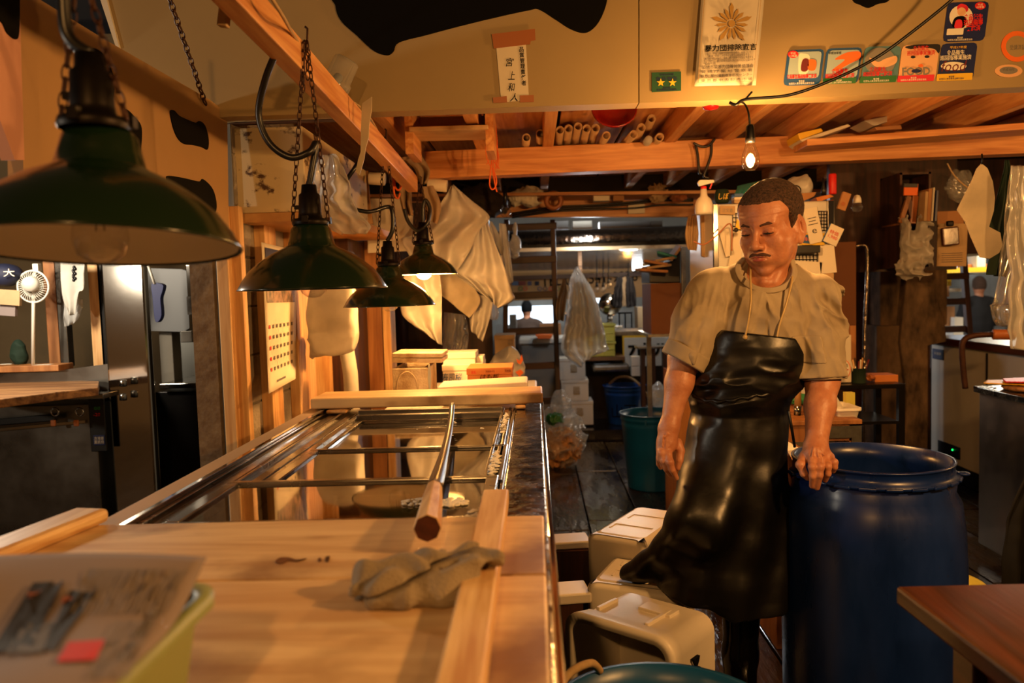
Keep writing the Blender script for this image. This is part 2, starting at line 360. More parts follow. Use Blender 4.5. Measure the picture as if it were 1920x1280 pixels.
mat('st_sky', (.62, .70, .72), .4); mat('st_white', (.9, .88, .82), .4); mat('st_teal', (.32, .48, .52), .4); mat('st_grey', (.5, .48, .45), .4)
mat('gold', (.72, .56, .26), .5); mat('green_card', (.10, .30, .20), .4); mat('navy', (.07, .09, .2), .7)
mat('skin_print', (.88, .68, .50), .5)
mat('cord_orange', (.90, .40, .14), .6)
mat('rope', (.72, .60, .42), .85, noise=.2, nscale=50)
mat('teal_cloth', (.15, .50, .52), .6); mat('sponge', (.16, .45, .28), .9, bump=.6, bscale=60)
mat('blade', (.42, .40, .38), .3, .9, noise=.3, nscale=12)
mat('rag', (.60, .54, .45), .95, noise=.25, nscale=10, bump=.5, bscale=260)
mat('freezer_white', (.80, .78, .74), .4, noise=.04)
mat('tile_white', (.8, .8, .77), .5); mat('wall_grey', (.50, .47, .42), .8, noise=.15, nscale=4)
mat('pink_wall', (.78, .58, .50), .7); mat('tan_wall', (.46, .38, .26), .8, noise=.1)
mat('dark_brown', (.16, .12, .09), .9)  # even dark brown for ceilings, boarding and far furniture
clear('glass', refl=.06, rough=.0); clear('lid_glass', tint=(.72, .68, .6), refl=.16, rough=.04)
clear('bag_clear', refl=.05, rough=.12, whiten=.22); clear('bag_sheet', refl=.03, rough=.15, whiten=.45); clear('bag_fine', refl=.05, rough=.08, whiten=.1)
cloth('bag_white', (.90, .88, .84), .35, .35, bump=.25, bscale=40, gloss=.4)
cloth('towel_tan', (.66, .56, .44), .1); cloth('towel_white', (.86, .84, .8), .25)
cloth('paper_sheet', (.88, .82, .7), .35, .5, bump=.04)
cloth('green_cloth', (.09, .17, .12), 0); cloth('black_cloth', (.035, .03, .03), 0); cloth('dark_jacket', (.10, .08, .09), 0)
emis('filament', (1, .72, .34), 260); emis('filament_small', (1, .72, .36), 60); emis('lit_bulb', (1, .70, .36), 300)
emis('window_day', (.86, .93, 1), 3.2); emis('tube_light', (.95, .98, 1), 9); emis('led_green', (.1, 1, .4), 2)
# ================================================================ the setting
mb = MB(); rnd = random.Random(2)
x = -4.5
while x < 5:
    w = rnd.uniform(.24, .32); y = -1.5+rnd.uniform(-.8, 0)
    while y < 7.05:
        l = rnd.uniform(1.0, 1.9); y2 = min(y+l, 7.08)
        dz = rnd.uniform(-.004, .004); mb.bb(x+.004, x+w-.004, y+.004, y2-.004, -.05, dz); y = y2
        if y > 7.0: break
    x += w
struct('floor', mb, 'floor_wet', bev=.004)
mb = MB(); mb.bb(-6, 6.5, -2, 16, -.12, -.055); struct('floor_base', mb, 'dark_brown')
mb = MB(); mb.bb(-1.2, 6.4, 7.12, 16, -.05, .1); struct('floor_far_aisle', mb, 'floor_wood')
mb = MB(); mb.bb(-6, 6.5, 16, 16.1, -.1, 4); struct('wall_far', mb, 'wall_grey')
mb = MB(); mb.bb(6.4, 6.5, -2, 16, -.1, 4); struct('wall_right', mb, 'wall_grey')
mb = MB(); mb.bb(-6, -5.9, -2, 16, -.1, 4); struct('wall_far_left', mb, 'wall_grey')
mb = MB(); mb.bb(-6, 6.5, 2.96, 16, 3.2, 3.3); struct('ceiling', mb, 'dark_brown')
mb = MB(); mb.bb(-6, 6.5, -2, 2.95, 3.2, 3.3); struct('ceiling_front', mb, 'dark_brown')
mb = MB(); mb.bb(-6, -1.2, -1.8, -1.7, -.1, 2.6); struct('wall_unseen_reflector', mb, 'cream_ply')  # unseen wall added to give the polished steel door a tan reflection
# header boards over the stall front
HY = 2.9
mb = MB(); mb.prism([P(*q, HY) for q in [(120, -290), (190, -60), (222, 90), (300, 235), (425, 219), (1197, 193), (1197, -290)]], (0, .09, 0)); hb = struct('wall_header', mb, 'cream')
mb = MB(); mb.prism([P(*q, HY) for q in [(1199, -290), (1199, 193), (1560, 181), (2300, 143), (2300, -290)]], (0, .09, 0)); hb2 = struct('wall_header_end', mb, 'cream')
def brush(pts, pl, nm, par, mt='ink', th=.004, n=5):
    mb = MB(); mb.prism(crom([pl(*q) for q in pts], n), (0, -th, 0) if pl(0, 0).y == pl(9, 9).y else (th, 0, 0)); return mb.build(nm, mt, par)
hy = lambda x, y: P(x, y, HY-.001)
brush([(628, -60), (629, 10), (640, 40), (668, 66), (700, 95), (725, 104), (738, 97), (748, 80), (800, 66), (860, 50), (930, 33), (990, 20), (1010, 18), (1040, 36), (1070, 55), (1097, 62), (1118, 48), (1133, 20), (1139, -10), (1135, -60)], hy, 'painted_character', hb)
brush([(1585, -40), (1598, 0), (1612, 9), (1628, 15), (1645, 8), (1668, 0), (1690, -40)], hy, 'painted_character', hb2)
mb = MB(); mb.prism([P(*q, HY-.002) for q in [(181, -30), (195, -30), (227, 92), (221, 92)]], (0, -.012, 0)); struct('trim_1', mb, 'paper')
# side sign board, hung by a chain, facing the stall (plane X = const)
SX = -1.115
sx = lambda x, y: PX(x, y, SX)
mb = MB(); pts = [(36, -60), (44, 330), (46, 447), (372, 479), (430, 485), (426, 212), (395, 188), (190, 70), (60, -10)]
mb.prism([sx(*q) for q in pts], (-.035, 0, 0)); sb = mb.build('side_signboard', 'cream_ply', label='cream plywood signboard with brushed characters hanging by a chain over the left counter', cat='sign')
sxf = lambda x, y: PX(x, y, SX+.0005)
for q in ([(318, 210), (325, 207), (335, 217), (352, 225), (366, 230), (374, 227), (384, 237), (390, 262), (388, 280), (378, 276), (362, 272), (345, 270), (333, 260), (324, 240)],
          [(230, 210), (236, 205), (250, 218), (264, 240), (262, 290), (258, 330), (236, 330), (240, 280), (238, 240)],
          [(166, 95), (180, 92), (196, 108), (212, 145), (212, 175), (205, 200), (196, 235), (176, 235), (180, 180), (170, 130)],
          [(312, 330), (340, 333), (372, 340), (380, 336), (398, 355), (405, 385), (398, 400), (370, 378), (335, 355), (318, 345)]):
    brush(q, sxf, 'painted_character', sb, th=.003)
# second, nearer board at the picture's left edge
mb = MB(); mb.prism([PX(*q, SX+.03) for q in [(-200, -150), (-200, 200), (0, 225), (28, 300), (46, 300), (36, -20), (36, -150)]], (-.03, 0, 0)); sb2 = mb.build('side_signboard', 'pink_wall', label='pinkish board at the upper left edge carrying part of a black character', cat='sign')
sx2 = lambda x, y: PX(x, y, SX+.0305)
brush([(0, -20), (20, -25), (33, -20), (35, 10), (34, 60), (28, 74), (12, 62), (4, 45), (-8, 30), (-10, 0)], sx2, 'painted_character', sb2, th=.003, n=4)
# partition wall left: blocks behind studs
mb = MB(); z = 0; k = 0
while z < 2.3:
    y = 3.02-(.2 if k % 2 else 0)
    while y < 4.9:
        y0 = max(y, 3.02); mb.bb(-1.25, -1.12, y0+.004, min(y+.392, 4.9), z+.004, z+.188); y += .4
    z += .192; k += 1
struct('wall_partition', mb, 'block', bev=.003)
mb = MB(); mb.bb(-1.255, -1.125, 3.02, 4.9, 0, 2.3); struct('wall_partition_joints', mb, 'wall_grey')
mb = MB(); mb.pb(368, 480, 412, 1010, 2.95, .03); struct('wall_partition_end', mb, 'mottled')
def stud(px0, px1, Y, name='wooden_stud', y0=400, y1=1000, mt='pine', lab=None, D=.045):
    mb = MB(); a = P(px0, 600, Y); b = P(px1, 600, Y); mb.bb(a.x, b.x, Y, Y+D, .35, 1.72); return mb.build(name, mt, bev=.003, label=lab, cat='post')
stud(411, 433, 2.93, lab='pale pine post at the end of the partition, left one of the close pair')
stud(435, 458, 2.97, lab='pale pine post at the end of the partition, right one of the close pair')
for n_, (ya, yb, lb) in enumerate([(3.2, 3.34, 'flat pine stud on the block wall just behind the wall calendar'), (3.58, 3.86, 'wide pine stud on the block wall between the calendar and the white bag'), (3.95, 4.0, 'narrow edge-on pine stud on the block wall, farthest from the front')]):
    mb = MB(); mb.bb(-1.12, -1.075 if n_ != 2 else -1.03, ya, yb, .3, 1.72); mb.build('wall_stud', 'pine', bev=.003, label=lb, cat='post')
# timber board standing at the end of the wall
mb = MB(); mb.pb(652, 450, 722, 1000, 4.5, .05); mb.cur = 1; mb.pb(722, 450, 737, 1000, 4.48, .16); mb.build('wall_board', ['panel_z', 'pine'], bev=.004, label='broad reddish wooden board standing upright at the end of the block wall', cat='board')
mb = MB(); mb.pb(560, 380, 930, 1150, 5.6, .05); struct('wall_back', mb, 'dark_z')
mb = MB(); a = P(592, 780, 4.2); mb.bb(-1.12, -.95, 4.1, 4.75, .3, 1.7); struct('wall_nook', mb, 'dark_z')
# painted box under the loft
mb = MB(); c = P(503, 322, 3.05); mb.bb(-1.165, -.86, 3.05, 4.2, 1.70, 2.02); pbx = mb.build('cupboard', 'peeled', label='cream cupboard with flaking paint under the loft above the calendar', cat='cupboard', bev=.004)
mb = MB(); mb.bb(-1.16, -.75, 3.06, 4.3, 1.665, 1.70); mb.build('base_board', 'ply', pbx)
mb = MB(); mb.bb(-1.20, -.70, 3.0, 3.05, 2.03, 2.06); mb.bb(-1.15, -.72, 3.2, 3.9, 1.6, 1.665) if 0 else None; mb.build('top_rail', 'dark_x', pbx)
# loft timbers
def tb(a, b, w, h, name, mt, lab): mb = MB(); mb.beam(a, b, w, h); return mb.build(name, mt, bev=.004, label=lab, cat='beam')
a = P(800, 312, 4.2); b = P(2050, 259, 4.2); tb(a, b, .11, .137, 'cross_beam', 'beam_x', 'long orange pine cross beam behind the lit bare bulb')
a = P(560, 393, 5.8); b = P(1330, 391, 5.8); tb(a, b, .06, .12, 'cross_beam', 'beam_x', 'reddish beam with a power socket above the far opening')
mb = MB(); a = P(560, 385, 5.75); b = P(1700, 372, 5.75); mb.beam(a+V((0, -.05, .03)), b+V((0, -.05, .03)), .45, .02); mb.build('loft_shelf', 'beam_x', label='narrow dark shelf under the loft holding scrap paper and a tape roll', cat='shelf')
for i, X in enumerate([-.62, -.25,   .09, .71, 1.0, 1.33, 1.72, 2.12, 2.55]):
    rows = ['above the white sheet', 'left of the cardboard tubes', 'between the cardboard tubes', 'right of the leaning cardboard tubes', 'just left of the lit bulb', 'just right of the lit bulb', 'second to the right of the lit bulb', 'third to the right of the lit bulb', 'at the right edge of the picture']
    tb((X, 2.99, 2.15), (X, 6.0, 2.15), .055, .1, 'ceiling_joist', 'beam_y', 'pine ceiling joist running back into the loft, '+rows[i])
mb = MB(); y = 2.99
for i, X in enumerate([-1.2, -.9, -.55, -.2, .15, .5, .8, 1.1, 1.42, 1.75, 2.05, 2.35, 2.65]):
    mb.bb(X, X+.33, 2.99, 6.1, 2.2+.004*(i % 2), 2.22)
struct('ceiling_boards', mb, 'beam_y')
mb = MB(); mb.bb(-1.3, 6.4, 6.02, 6.08, 2.03, 3.2); struct('wall_light_block', mb, 'dark_brown')  # boarding added to keep far light off the loft ceiling and joists
mb = MB(); mb.bb(-1.3, 3.0, 2.99, 3.04, 2.05, 2.2); mb.build('header_rail', 'beam_x', label='pine rail behind the lower edge of the header boards', cat='beam', bev=.004)
# small hanging shelf of the loft, left
mb = MB(); a = P(775, 252, 3.6); b = P(918, 248, 3.6); mb.beam(a, b, .25, .018); mb.beam(P(775, 235, 3.75), P(918, 232, 3.75), .03, .07); hs = mb.build('loft_tray', 'pine_x', label='short pine tray shelf slung under the loft left of the cardboard tubes', cat='shelf', bev=.003)
for X in (P(765, 230, 3.6).x, P(912, 230, 3.6).x):
    mb = MB(); mb.bb(X, X+.035, 3.5, 3.75, 1.98, 2.2); mb.build('hanger', 'beam_y', hs)
# lamp rail over the display case
mb = MB(); LX = -.585
ra = V((LX, 1.2, 2.005)); rb = V((LX+.01, 3.9, 1.90)); mb.beam(ra, rb, .05, .075); rail = mb.build('lamp_rail', 'beam_y', bev=.003, label='long pine batten carrying the green lamps, running back over the display case', cat='beam')
mb = MB(); pts = crom([P(505, -10, 1.62), P(530, 30, 1.7), P(548, 62, 1.9), P(572, 100, 2.1), P(585, 128, 2.3), P(620, 170, 2.5), P(660, 190, 2.8), P(690, 215, 3.0), P(715, 260, 3.2)], 5, False)
mb.tube(pts, .004, 6); mb.build('lamp_wire', 'paper_old', rail)
# neighbouring stall shell (left)
mb = MB(); mb.bb(-5.9, -1.27, 4.9, 4.95, 0, 3.0); struct('wall_left_stall', mb, 'tan_wall')
mb = MB(); mb.bb(-5.9, -1.27, 1.2, 4.9, 1.72, 1.76) if 0 else mb.bb(-5.9, -2.6, 2.9, 2.95, 1.48, 3.0); struct('wall_left_header', mb, 'panel_z')
# right: dark boarded wall, opening with the far aisle behind
mb = MB(); mb.pb(1560, 300, 1742, 900, 5.6, .05); struct('wall_back_right', mb, 'dark_z')
mb = MB(); mb.pb(1742, 300, 2100, 470, 5.6, .05); struct('wall_back_right_top', mb, 'dark_z')
mb = MB(); mb.pb(1742, 640, 2300, 1100, 6.5, .05); struct('wall_back_right_low', mb, 'dark_z')
mb = MB(); mb.pb(1560, 300, 1790, 506, 4.78, .05); struct('wall_shelf_backing', mb, 'dark_z')
# worn column wrapped in old boards
mb = MB(); mb.pb(1652, 507, 1775, 610, 5.3, .2); mb.pb(1645, 610, 1740, 940, 5.27, .25); mb.prism([P(*q, 5.24) for q in [(1700, 520), (1752, 540), (1772, 600), (1776, 640), (1740, 648), (1740, 870), (1728, 905), (1692, 905), (1700, 740), (1688, 640), (1696, 560)]], (0, .05, 0))
mat('worn', (.50, .40, .30), .85, col2=(.17, .12, .09), nscale=6, bump=.6, bscale=14, stretch=(1.4, 1, .6))
mb.build('column', 'worn', label='battered grey and tan column wrapped in torn boards beside the white freezer', cat='column', bev=.01)
# far aisle: foil ceiling, sign wall, windows
mb = MB(); mb.prism([P(945, 467, 7.3), P(1300, 460, 7.3), P(1180, 503, 9.4), P(955, 508, 9.4)], (0, 0, .01)); struct('ceiling_foil', mb, 'foil')
mb = MB(); mb.pb(930, 498, 1240, 560, 9.6, .05); sgn = mb.build('shop_fascia', 'cream_ply', label='cream fascia board with a telephone number in black across the far aisle', cat='sign')
a = P(1105, 522, 9.59); text('TEL.03-3541-9828', a, 1.15, .13, 'ink', sgn, R=Matrix.Rotation(-.03, 3, 'Y').inverted() if 0 else Matrix.Rotation(-.028, 3, 'Y'), bold=.01)
for i, (X, cm) in enumerate([(1012, 'st_blue'), (1022, 'st_navy'), (1033, 'red'), (1046, 'st_green'), (985, 'red'), (976, 'st_green')]):
    mb = MB(); mb.torus(P(X, 541, 9.585), .022, .004, 'y', 16, 5); mb.build('ring_mark', cm, sgn)
for i, (x0, x1, cm) in enumerate([(960, 972, 'st_blue'), (973, 986, 'dk_red'), (989, 997, 'st_navy'), (1003, 1011, 'navy')]):
    mb = MB(); mb.pb(x0, 527, x1, 535, 9.58, .01); mb.build('notice', cm, sgn)
mb = MB(); mb.pb(950, 574, 1042, 613, 15.4, .05); struct('window_1', mb, 'window_day')
mb = MB(); mb.pb(1092, 541, 1178, 567, 15.4, .05); struct('window_3', mb, 'window_day')
mb = MB(); mb.pb(1000, 608, 1300, 640, 15, .05); mb.pb(930, 608, 1000, 640, 15, .05); struct('wall_far_counter', mb, 'st_grey')
mb = MB(); mb.pb(1780, 488, 1900, 512, 12, .05); struct('window_2', mb, 'window_day')
mb = MB(); mb.pb(1740, 455, 1930, 486, 11, .05); struct('wall_far_right', mb, 'tan_wall')
mb = MB(); mb.pb(1745, 540, 1930, 640, 14, .05); struct('wall_far_right_low', mb, 'wall_grey')
# ================================================================ display case
CT = .93; CL, CR = -.87, .012
case = thing('display_case', 'long stainless steel display freezer with three sliding glass lids in the foreground', 'freezer', (-.43, 1.85, 0))
mb = MB(); mb.bb(CL, CR, .35, 3.18, .04, .60); mb.bb(CL, CL+.13, .35, 3.18, .6, .90); mb.bb(CR-.09, CR, .35, 3.18, .6, .90); mb.bb(CL+.13, CR-.09, .35, .5, .6, .9); mb.bb(CL+.13, CR-.09, 2.92, 3.18, .6, .9)
mb.build('body', 'steel', case, bev=.004)
mb = MB(); mb.bb(-.083, CR+.002, .35, 3.16, .90, CT); mb.build('side_deck', 'wet_deck', case, bev=.005)
mb = MB(); mb.bb(CR, CR+.012, .35, 3.18, .885, CT); mb.build('edge_strip', 'mirror_steel', case, bev=.003)
mb = MB(); mb.bb(CL+.05, -.66, .35, 3.16, .90, CT-.01); mb.build('left_deck', 'dark_steel', case)
mb = MB()
for x0, x1, z in ((-.815, -.80, CT+.004), (-.785, -.755, CT-.002), (-.745, -.735, CT+.003), (-.715, -.690, CT-.004), (-.675, -.655, CT+.002)): mb.bb(x0, x1, 1.49, 3.0, .90, z)
mb.build('sliding_rail', 'steel', case, bev=.002)
mb = MB()
for x0, x1, z in ((-.135, -.125, CT+.006), (-.108, -.098, CT+.006), (-.093, -.083, CT+.002)): mb.bb(x0, x1, 1.49, 3.0, .90, z)
mb.build('sliding_rail', 'steel', case, bev=.002)
mb = MB(); mb.bb(-.66, -.13, 2.86, 2.99, .89, CT+.01); mb.bb(-.66, -.13, 2.9, 2.92, .9, CT+.022); mb.build('end_frame', 'dark_steel', case, bev=.003)
mb = MB(); mb.bb(CL-.012, CL+.052, 1.485, 3.3, .86, CT+.012); mb.build('edge_board', 'old_x' if 0 else 'cream_ply', case, bev=.003)
mb = MB()
mb.bb(CL+.05, CL+.065, 1.485, 3.1, .9, CT+.018); mb.build('edge_strip', 'mirror_steel', case, bev=.002)
lid = None
def glass_lid(y0, y1, x0, x1, z, lab):
    t = MB(); w = .022
    t.bb(x0, x1, y1-w, y1, z, z+.016); t.bb(x0, x1, y0, y0+w, z, z+.016); t.bb(x0, x0+w*1.3, y0+w, y1-w, z, z+.016); t.bb(x1-w*1.3, x1, y0+w, y1-w, z, z+.016)
    fr = t.build('lid_frame', 'steel', case, bev=.003)
    t = MB(); t.bb(x0+w, x1-w, y0+w, y1-w, z+.004, z+.009); t.build('lid_glass', 'lid_glass', fr)
    t = MB(); t.bb(x0, x1, y0-.004, y0+.002, z-.012, z+.016); t.build('lid_seal', 'black_rubber', fr)
glass_lid(1.485, 1.84, -.73, -.095, CT+.004, ''); glass_lid(1.85, 2.28, -.66, -.088, CT-.010, ''); glass_lid(2.30, 2.86, -.66, -.085, CT-.022, '')
mb = MB(); mb.bb(-.74, -.10, .5, 2.95, .60, .62); mb.build('inner_floor', 'dark_steel', case)
for i, (x, y, s) in enumerate([(-.5, 1.62, .1), (-.3, 1.7, .08), (-.36, 2.05, .09), (-.22, 2.4, .1), (-.52, 2.55, .09), (-.55, 2.1, .07)]):
    mb = MB(); mb.bb(x-s, x+s, y-s*.8, y+s*.8, .62, .62+s*1.4); mb.build('frozen_block', 'block', bev=.02, label='pale frozen block dimly seen inside the display freezer, '+['front left', 'front right', 'middle', 'rear right', 'rear left', 'middle left'][i], cat='frozen fish')
# ice crust on rail and glass
def crust(nm, pts, lab):
    mb = MB(); rnd = random.Random(5)
    for (x, y, rx, ry, n) in pts:
        for _ in range(n):
            a = rnd.uniform(0, 6.28); r = rnd.random()**.5; X = x+rx*r*math.cos(a); Y = y+ry*r*math.sin(a); s = rnd.uniform(.002, .006)
            mb.sphere((X, Y, CT+.016), s, 5, (1.3, 1.5, .35))
    mb.build(nm, 'ink_white', label=lab, cat='ice', kind='stuff')
crust('ice_crust', [(-.105, 1.62, .018, .12, 150), (-.112, 2.0, .012, .15, 90), (-.11, 2.6, .01, .2, 50), (-.185, 1.62, .035, .035, 110), (-.26, 1.63, .03, .025, 30), (-.12, 1.5, .03, .07, 60), (-.35, 2.5, .2, .15, 8)], 'crusty white ice flecks along the right rail of the glass lids')
# ================================================================ planks over the near end
PZT = .957
for i, (y0, y1, lb) in enumerate([(1.165, 1.475, 'pine plank across the display case, the farthest of the foreground planks, with a dark stain'), (.80, 1.162, 'pine plank across the display case, middle foreground one under the grey rag'), (.40, .797, 'pine plank across the display case, nearest one at the bottom of the picture')]):
    mb = MB(); mb.bb(-.93, .006, y0, y1, CT+.002, PZT); pl = mb.build('cover_plank', 'pine_x', bev=.004, label=lb, cat='plank', group=None)
    if i == 0:
        for j, q in enumerate([[(516, 1054), (524, 1046), (540, 1045), (556, 1049), (575, 1047), (558, 1053), (540, 1052), (528, 1057)], [(596, 1048), (601, 1046), (603, 1051), (598, 1053)], [(610, 1045), (618, 1043), (616, 1052), (611, 1053)]]):
            s = MB(); s.prism(crom([PZ(*k, PZT+.0005) for k in q], 4), (0, 0, .0008)); s.build('stain', 'dk_red' if 0 else 'table_y', pl)
mb = MB(); mb.bb(-.112, -.062, .72, 1.56, PZT, PZT+.03); mb.build('wooden_batten', 'pine_y', bev=.004, label='square wooden batten lying on the planks under the grey rag, pointing away', cat='batten')
mb = MB(); mb.beam((-.98, .85, PZT+.014), (-.865, 1.5, PZT+.014), .075, .028); mb.build('wooden_batten', 'pine_y', bev=.010, label='rounded wooden batten at the left end of the foreground planks', cat='batten')
# far cross board
mb = MB(); a = P(592, 771, 3.04); b = P(1009, 752, 3.04); mb.bb(-.80, .02, 2.985, 3.2, .953, .99) if 0 else mb.bb(-.86, .02, 2.985, 3.2, .949, .989); t = mb.build('wooden_board', 'pine_x', bev=.006, label='thick pale pine board lying across the far end of the display case', cat='board')
for x0, x1 in ((-.80, -.72), (-.085, -.045)):
    mb = MB(); mb.bb(x0, x1, 2.97, 3.15, .932, .9455); mb.build('foot_block', 'pine', t, bev=.008)
# white foam slab and boxes behind it
mb = MB(); mb.bb(-.385, .02, 3.22, 3.5, 1.0, 1.035) if 0 else mb.prism([P(*q, 3.22) for q in [(820, 742), (820, 726), (986, 716), (989, 718), (989, 742)]], (0, .22, 0)); mb.build('foam_slab', 'foam', bev=.003, label='flat white foam lid standing just behind the pale pine board', cat='foam slab')
mb = MB(); mb.bb(-.64, -.0, 3.21, 4.2, .04, .90); mb.build('low_freezer', 'freezer_white', bev=.01, label='white low freezer behind the display case carrying the foam boxes', cat='freezer')
def foam_box(name, x0, y0, x1, y1, Y, D, lab, mt='foam', lidh=.03, grp=None, openbox=False):
    k = Y/F; c = P((x0+x1)/2, (y0+y1)/2, Y); w = abs(x1-x0)*k; h = abs(y1-y0)*k
    t = thing(name, lab, 'foam box', (c.x, Y+D/2, c.z-h/2), grp); xa, xb, za, zb = c.x-w/2, c.x+w/2, c.z-h/2, c.z+h/2
    mb = MB()
    if openbox:
        q = .022; mb.bb(xa, xb, Y, Y+q, za, zb); mb.bb(xa, xb, Y+D-q, Y+D, za, zb); mb.bb(xa, xa+q, Y+q, Y+D-q, za, zb); mb.bb(xb-q, xb, Y+q, Y+D-q, za, zb); mb.bb(xa+q, xb-q, Y+q, Y+D-q, za, za+q)
        mb.build('box_body', mt, t, bev=.003)
    else:
        mb.bb(xa+.003, xb-.003, Y+.003, Y+D-.003, za, zb-lidh); mb.build('box_body', mt, t, bev=.003)
        mb = MB(); mb.bb(xa, xb, Y, Y+D, zb-lidh, zb); mb.build('box_lid', mt, t, bev=.003)
    return t, (xa, xb, za, zb)
t, e = foam_box('foam_box', 736, 690, 803, 752, 3.55, .32, 'rough open foam box with a moulded arch on its front, beside the wooden board', 'foam_dirty', openbox=True)
mb = MB(); yy = 3.548; mb.tube(crom([P(743, 745, yy), P(746, 712, yy), P(757, 699, yy), P(768, 698, yy), P(780, 712, yy), P(786, 745, yy)], 4, False), .003, 5); mb.build('moulded_arch', 'foam_dirty', t)
x = e[1]+.0006; mb = MB(); mb.prism([V((x, 3.6+.05*math.cos(a), (e[2]+e[3])/2+.03+.06*math.sin(a))) for a in [k*PI/8 for k in range(16)]], (.001, 0, 0)); mb.build('oval_label', 'st_sky', t)
for i in range(2):
    mb = MB(); mb.prism([V((p.x, p.y, p.z)) for p in [P(735, 680-i*9, 3.56), P(829, 680-i*10, 3.56), P(829, 672-i*10, 3.56), P(735, 671-i*9, 3.56)]], (0, .24, 0)); mb.build('foam_mat', 'foam_dirty', bev=.003, label=['lower', 'upper'][i]+' of two rough brown foam lids stacked on the arch-marked foam box', cat='lid')
t, e = foam_box('foam_box', 829, 683, 905, 745, 3.85, .3, 'white foam box with blue brush writing behind the orange carton')
text('寿司桜', P(847, 708, 3.849), .10, .045, 'st_blue', t, shear=.2)
t, e = foam_box('foam_box', 829, 661, 892, 683, 3.9, .2, 'small white foam box stacked on the box with blue writing')
t, e = foam_box('foam_box', 893, 668, 906, 683, 3.95, .15, 'sliver of a white foam box at the right end of the stack')
t, e = foam_box('cardboard_carton', 875, 689, 962, 750, 3.5, .22, 'orange cardboard carton with black brush writing behind the white foam lid', 'cardboard_orange')
t['category'] = 'carton'
text('はも板', P(918, 706, 3.499), .085, .024, 'ink', t, shear=.25); text('鮮魚', P(888, 698, 3.499), .02, .014, 'red', t); text('7000-12', P(919, 696, 3.499), .04, .008, 'dk_red', t); text('天地無', P(952, 695, 3.499), .028, .012, 'dk_red', t)
mb = MB(); mb.pb(878, 719, 928, 724, 3.499, .001); mb.build('red_band', 'dk_red', t)
# ================================================================ long knife
kn = thing('tuna_knife', 'very long tuna knife with a pale wooden handle lying along the glass lids', 'knife', (-.25, 1.3, .97))
zz = .98
pts = [(848, 757), (846, 785), (841, 815), (835, 842), (829, 865), (822, 890), (816, 913)]
rows = []; ws = [.008, .009, .010, .011, .013, .016, .017]
for (q, w) in zip(pts, ws):
    c = PZ(*q, zz+(.018 if q == (848, 757) else 0)); rows.append([c+V((-w, 0, -.001)), c+V((-w*.2, 0, .003)), c+V((w, 0, .0035))])
r2 = [crom([r[k] for r in rows], 4, False) for k in range(3)]
mb = MB(); mb.grid([[r2[k][i] for k in range(3)] for i in range(len(r2[0]))]); mb.build('blade', 'blade', kn, solid=.0035)
a = PZ(814, 915, zz); b = PZ(801, 990, zz+.02)
mb = MB(); mb.tube([a, a.lerp(b, .3), a.lerp(b, .7), b], .02, 8, rs=[.017, .020, .022, .023], smooth=False); mb.build('handle', 'pine_y', kn, bev=.002)
d = (b-a).normalized(); mb = MB(); mb.tube([b-d*.001, b+d*.0015], .0215, 8, smooth=False); mb.build('handle_end', 'table_y', kn)
mb = MB(); mb.tube([a-d*.03, a+d*.004], .018, 8, rs=[.015, .0185], smooth=False); mb.build('ferrule', 'steel', kn)
# ================================================================ rag
rc = PZ(790, 1110, PZT)
def f_rag(p):
    q = p-np.array(rc); x, y, z = q[:, 0], q[:, 1], q[:, 2]
    d = s_ell(q, (0, 0, .012), (.095, .068, .034)); d = smin(d, s_ell(q, (.055, .035, .028), (.048, .035, .022)), .012); d = smin(d, s_ell(q, (-.05, -.01, .02), (.045, .05, .026)), .012)
    d = smin(d, s_ell(q, (.085, .015, .045), (.030, .03, .010)), .012)
    f = np.sin((x*.6+y*1.4+.02*np.sin(x*60))*80+vnoise(p, 12)*2.5)*.005+vnoise(p, 26)*.004+np.sin((x*1.5-y*.4)*60+vnoise(p+3, 14)*3)*.004
    d = d+f; d = smax(d, -(np.abs(z-.030-.25*(x)+vnoise(p, 20)*.008)-.0022), .003)
    return smax(d, -z+.0005, .003)*.7
sdf_obj(f_rag, np.array(rc)+(-.13, -.1, -.01), np.array(rc)+(.14, .11, .09), .0022, 'rag', 'rag', smooth_iter=2, label='crumpled grey-green rag on the foreground planks against the batten', cat='rag')
# ================================================================ basket and newspaper
bk = thing('plastic_basket', 'pale green plastic basket in the lower left corner under a newspaper', 'basket', (-.56, .6, PZT))
def rrect(x0, x1, y0, y1, r, z, n=6):
    o = []
    for cx, cy, a0 in ((x1-r, y1-r, 0), (x0+r, y1-r, PI/2), (x0+r, y0+r, PI), (x1-r, y0+r, 1.5*PI)):
        for k in range(n+1): a = a0+PI/2*k/n; o.append(V((cx+r*math.cos(a), cy+r*math.sin(a), z)))
    return o
def tub(mb, x0, x1, y0, y1, z0, z1, r, taper, rimw, wall=.004):
    R_ = [rrect(x0+taper, x1-taper, y0+taper, y1-taper, r*.6, z0), rrect(x0, x1, y0, y1, r, z1), rrect(x0-rimw, x1+rimw, y0-rimw, y1+rimw, r+rimw, z1), rrect(x0-rimw, x1+rimw, y0-rimw, y1+rimw, r+rimw, z1-.012)]
    ins = [rrect(x0+wall, x1-wall, y0+wall, y1-wall, r, z1-.002), rrect(x0+taper+wall, x1-taper-wall, y0+taper+wall, y1-taper-wall, r*.6, z0+wall)]
    mb.grid([ins[1], ins[0], R_[1]+[] , R_[2], R_[3]] , True); mb.grid([R_[0], [v.copy() for v in R_[1]]], True)
    n = len(R_[0]); mb.add(R_[0], [tuple(range(n))]); mb.add(ins[1], [tuple(range(n))])
mb = MB(); tub(mb, -.80, -.345, .30, .80, PZT+.001, 1.083, .03, .02, .014); mb.build('basket_body', 'basket_green', bk)
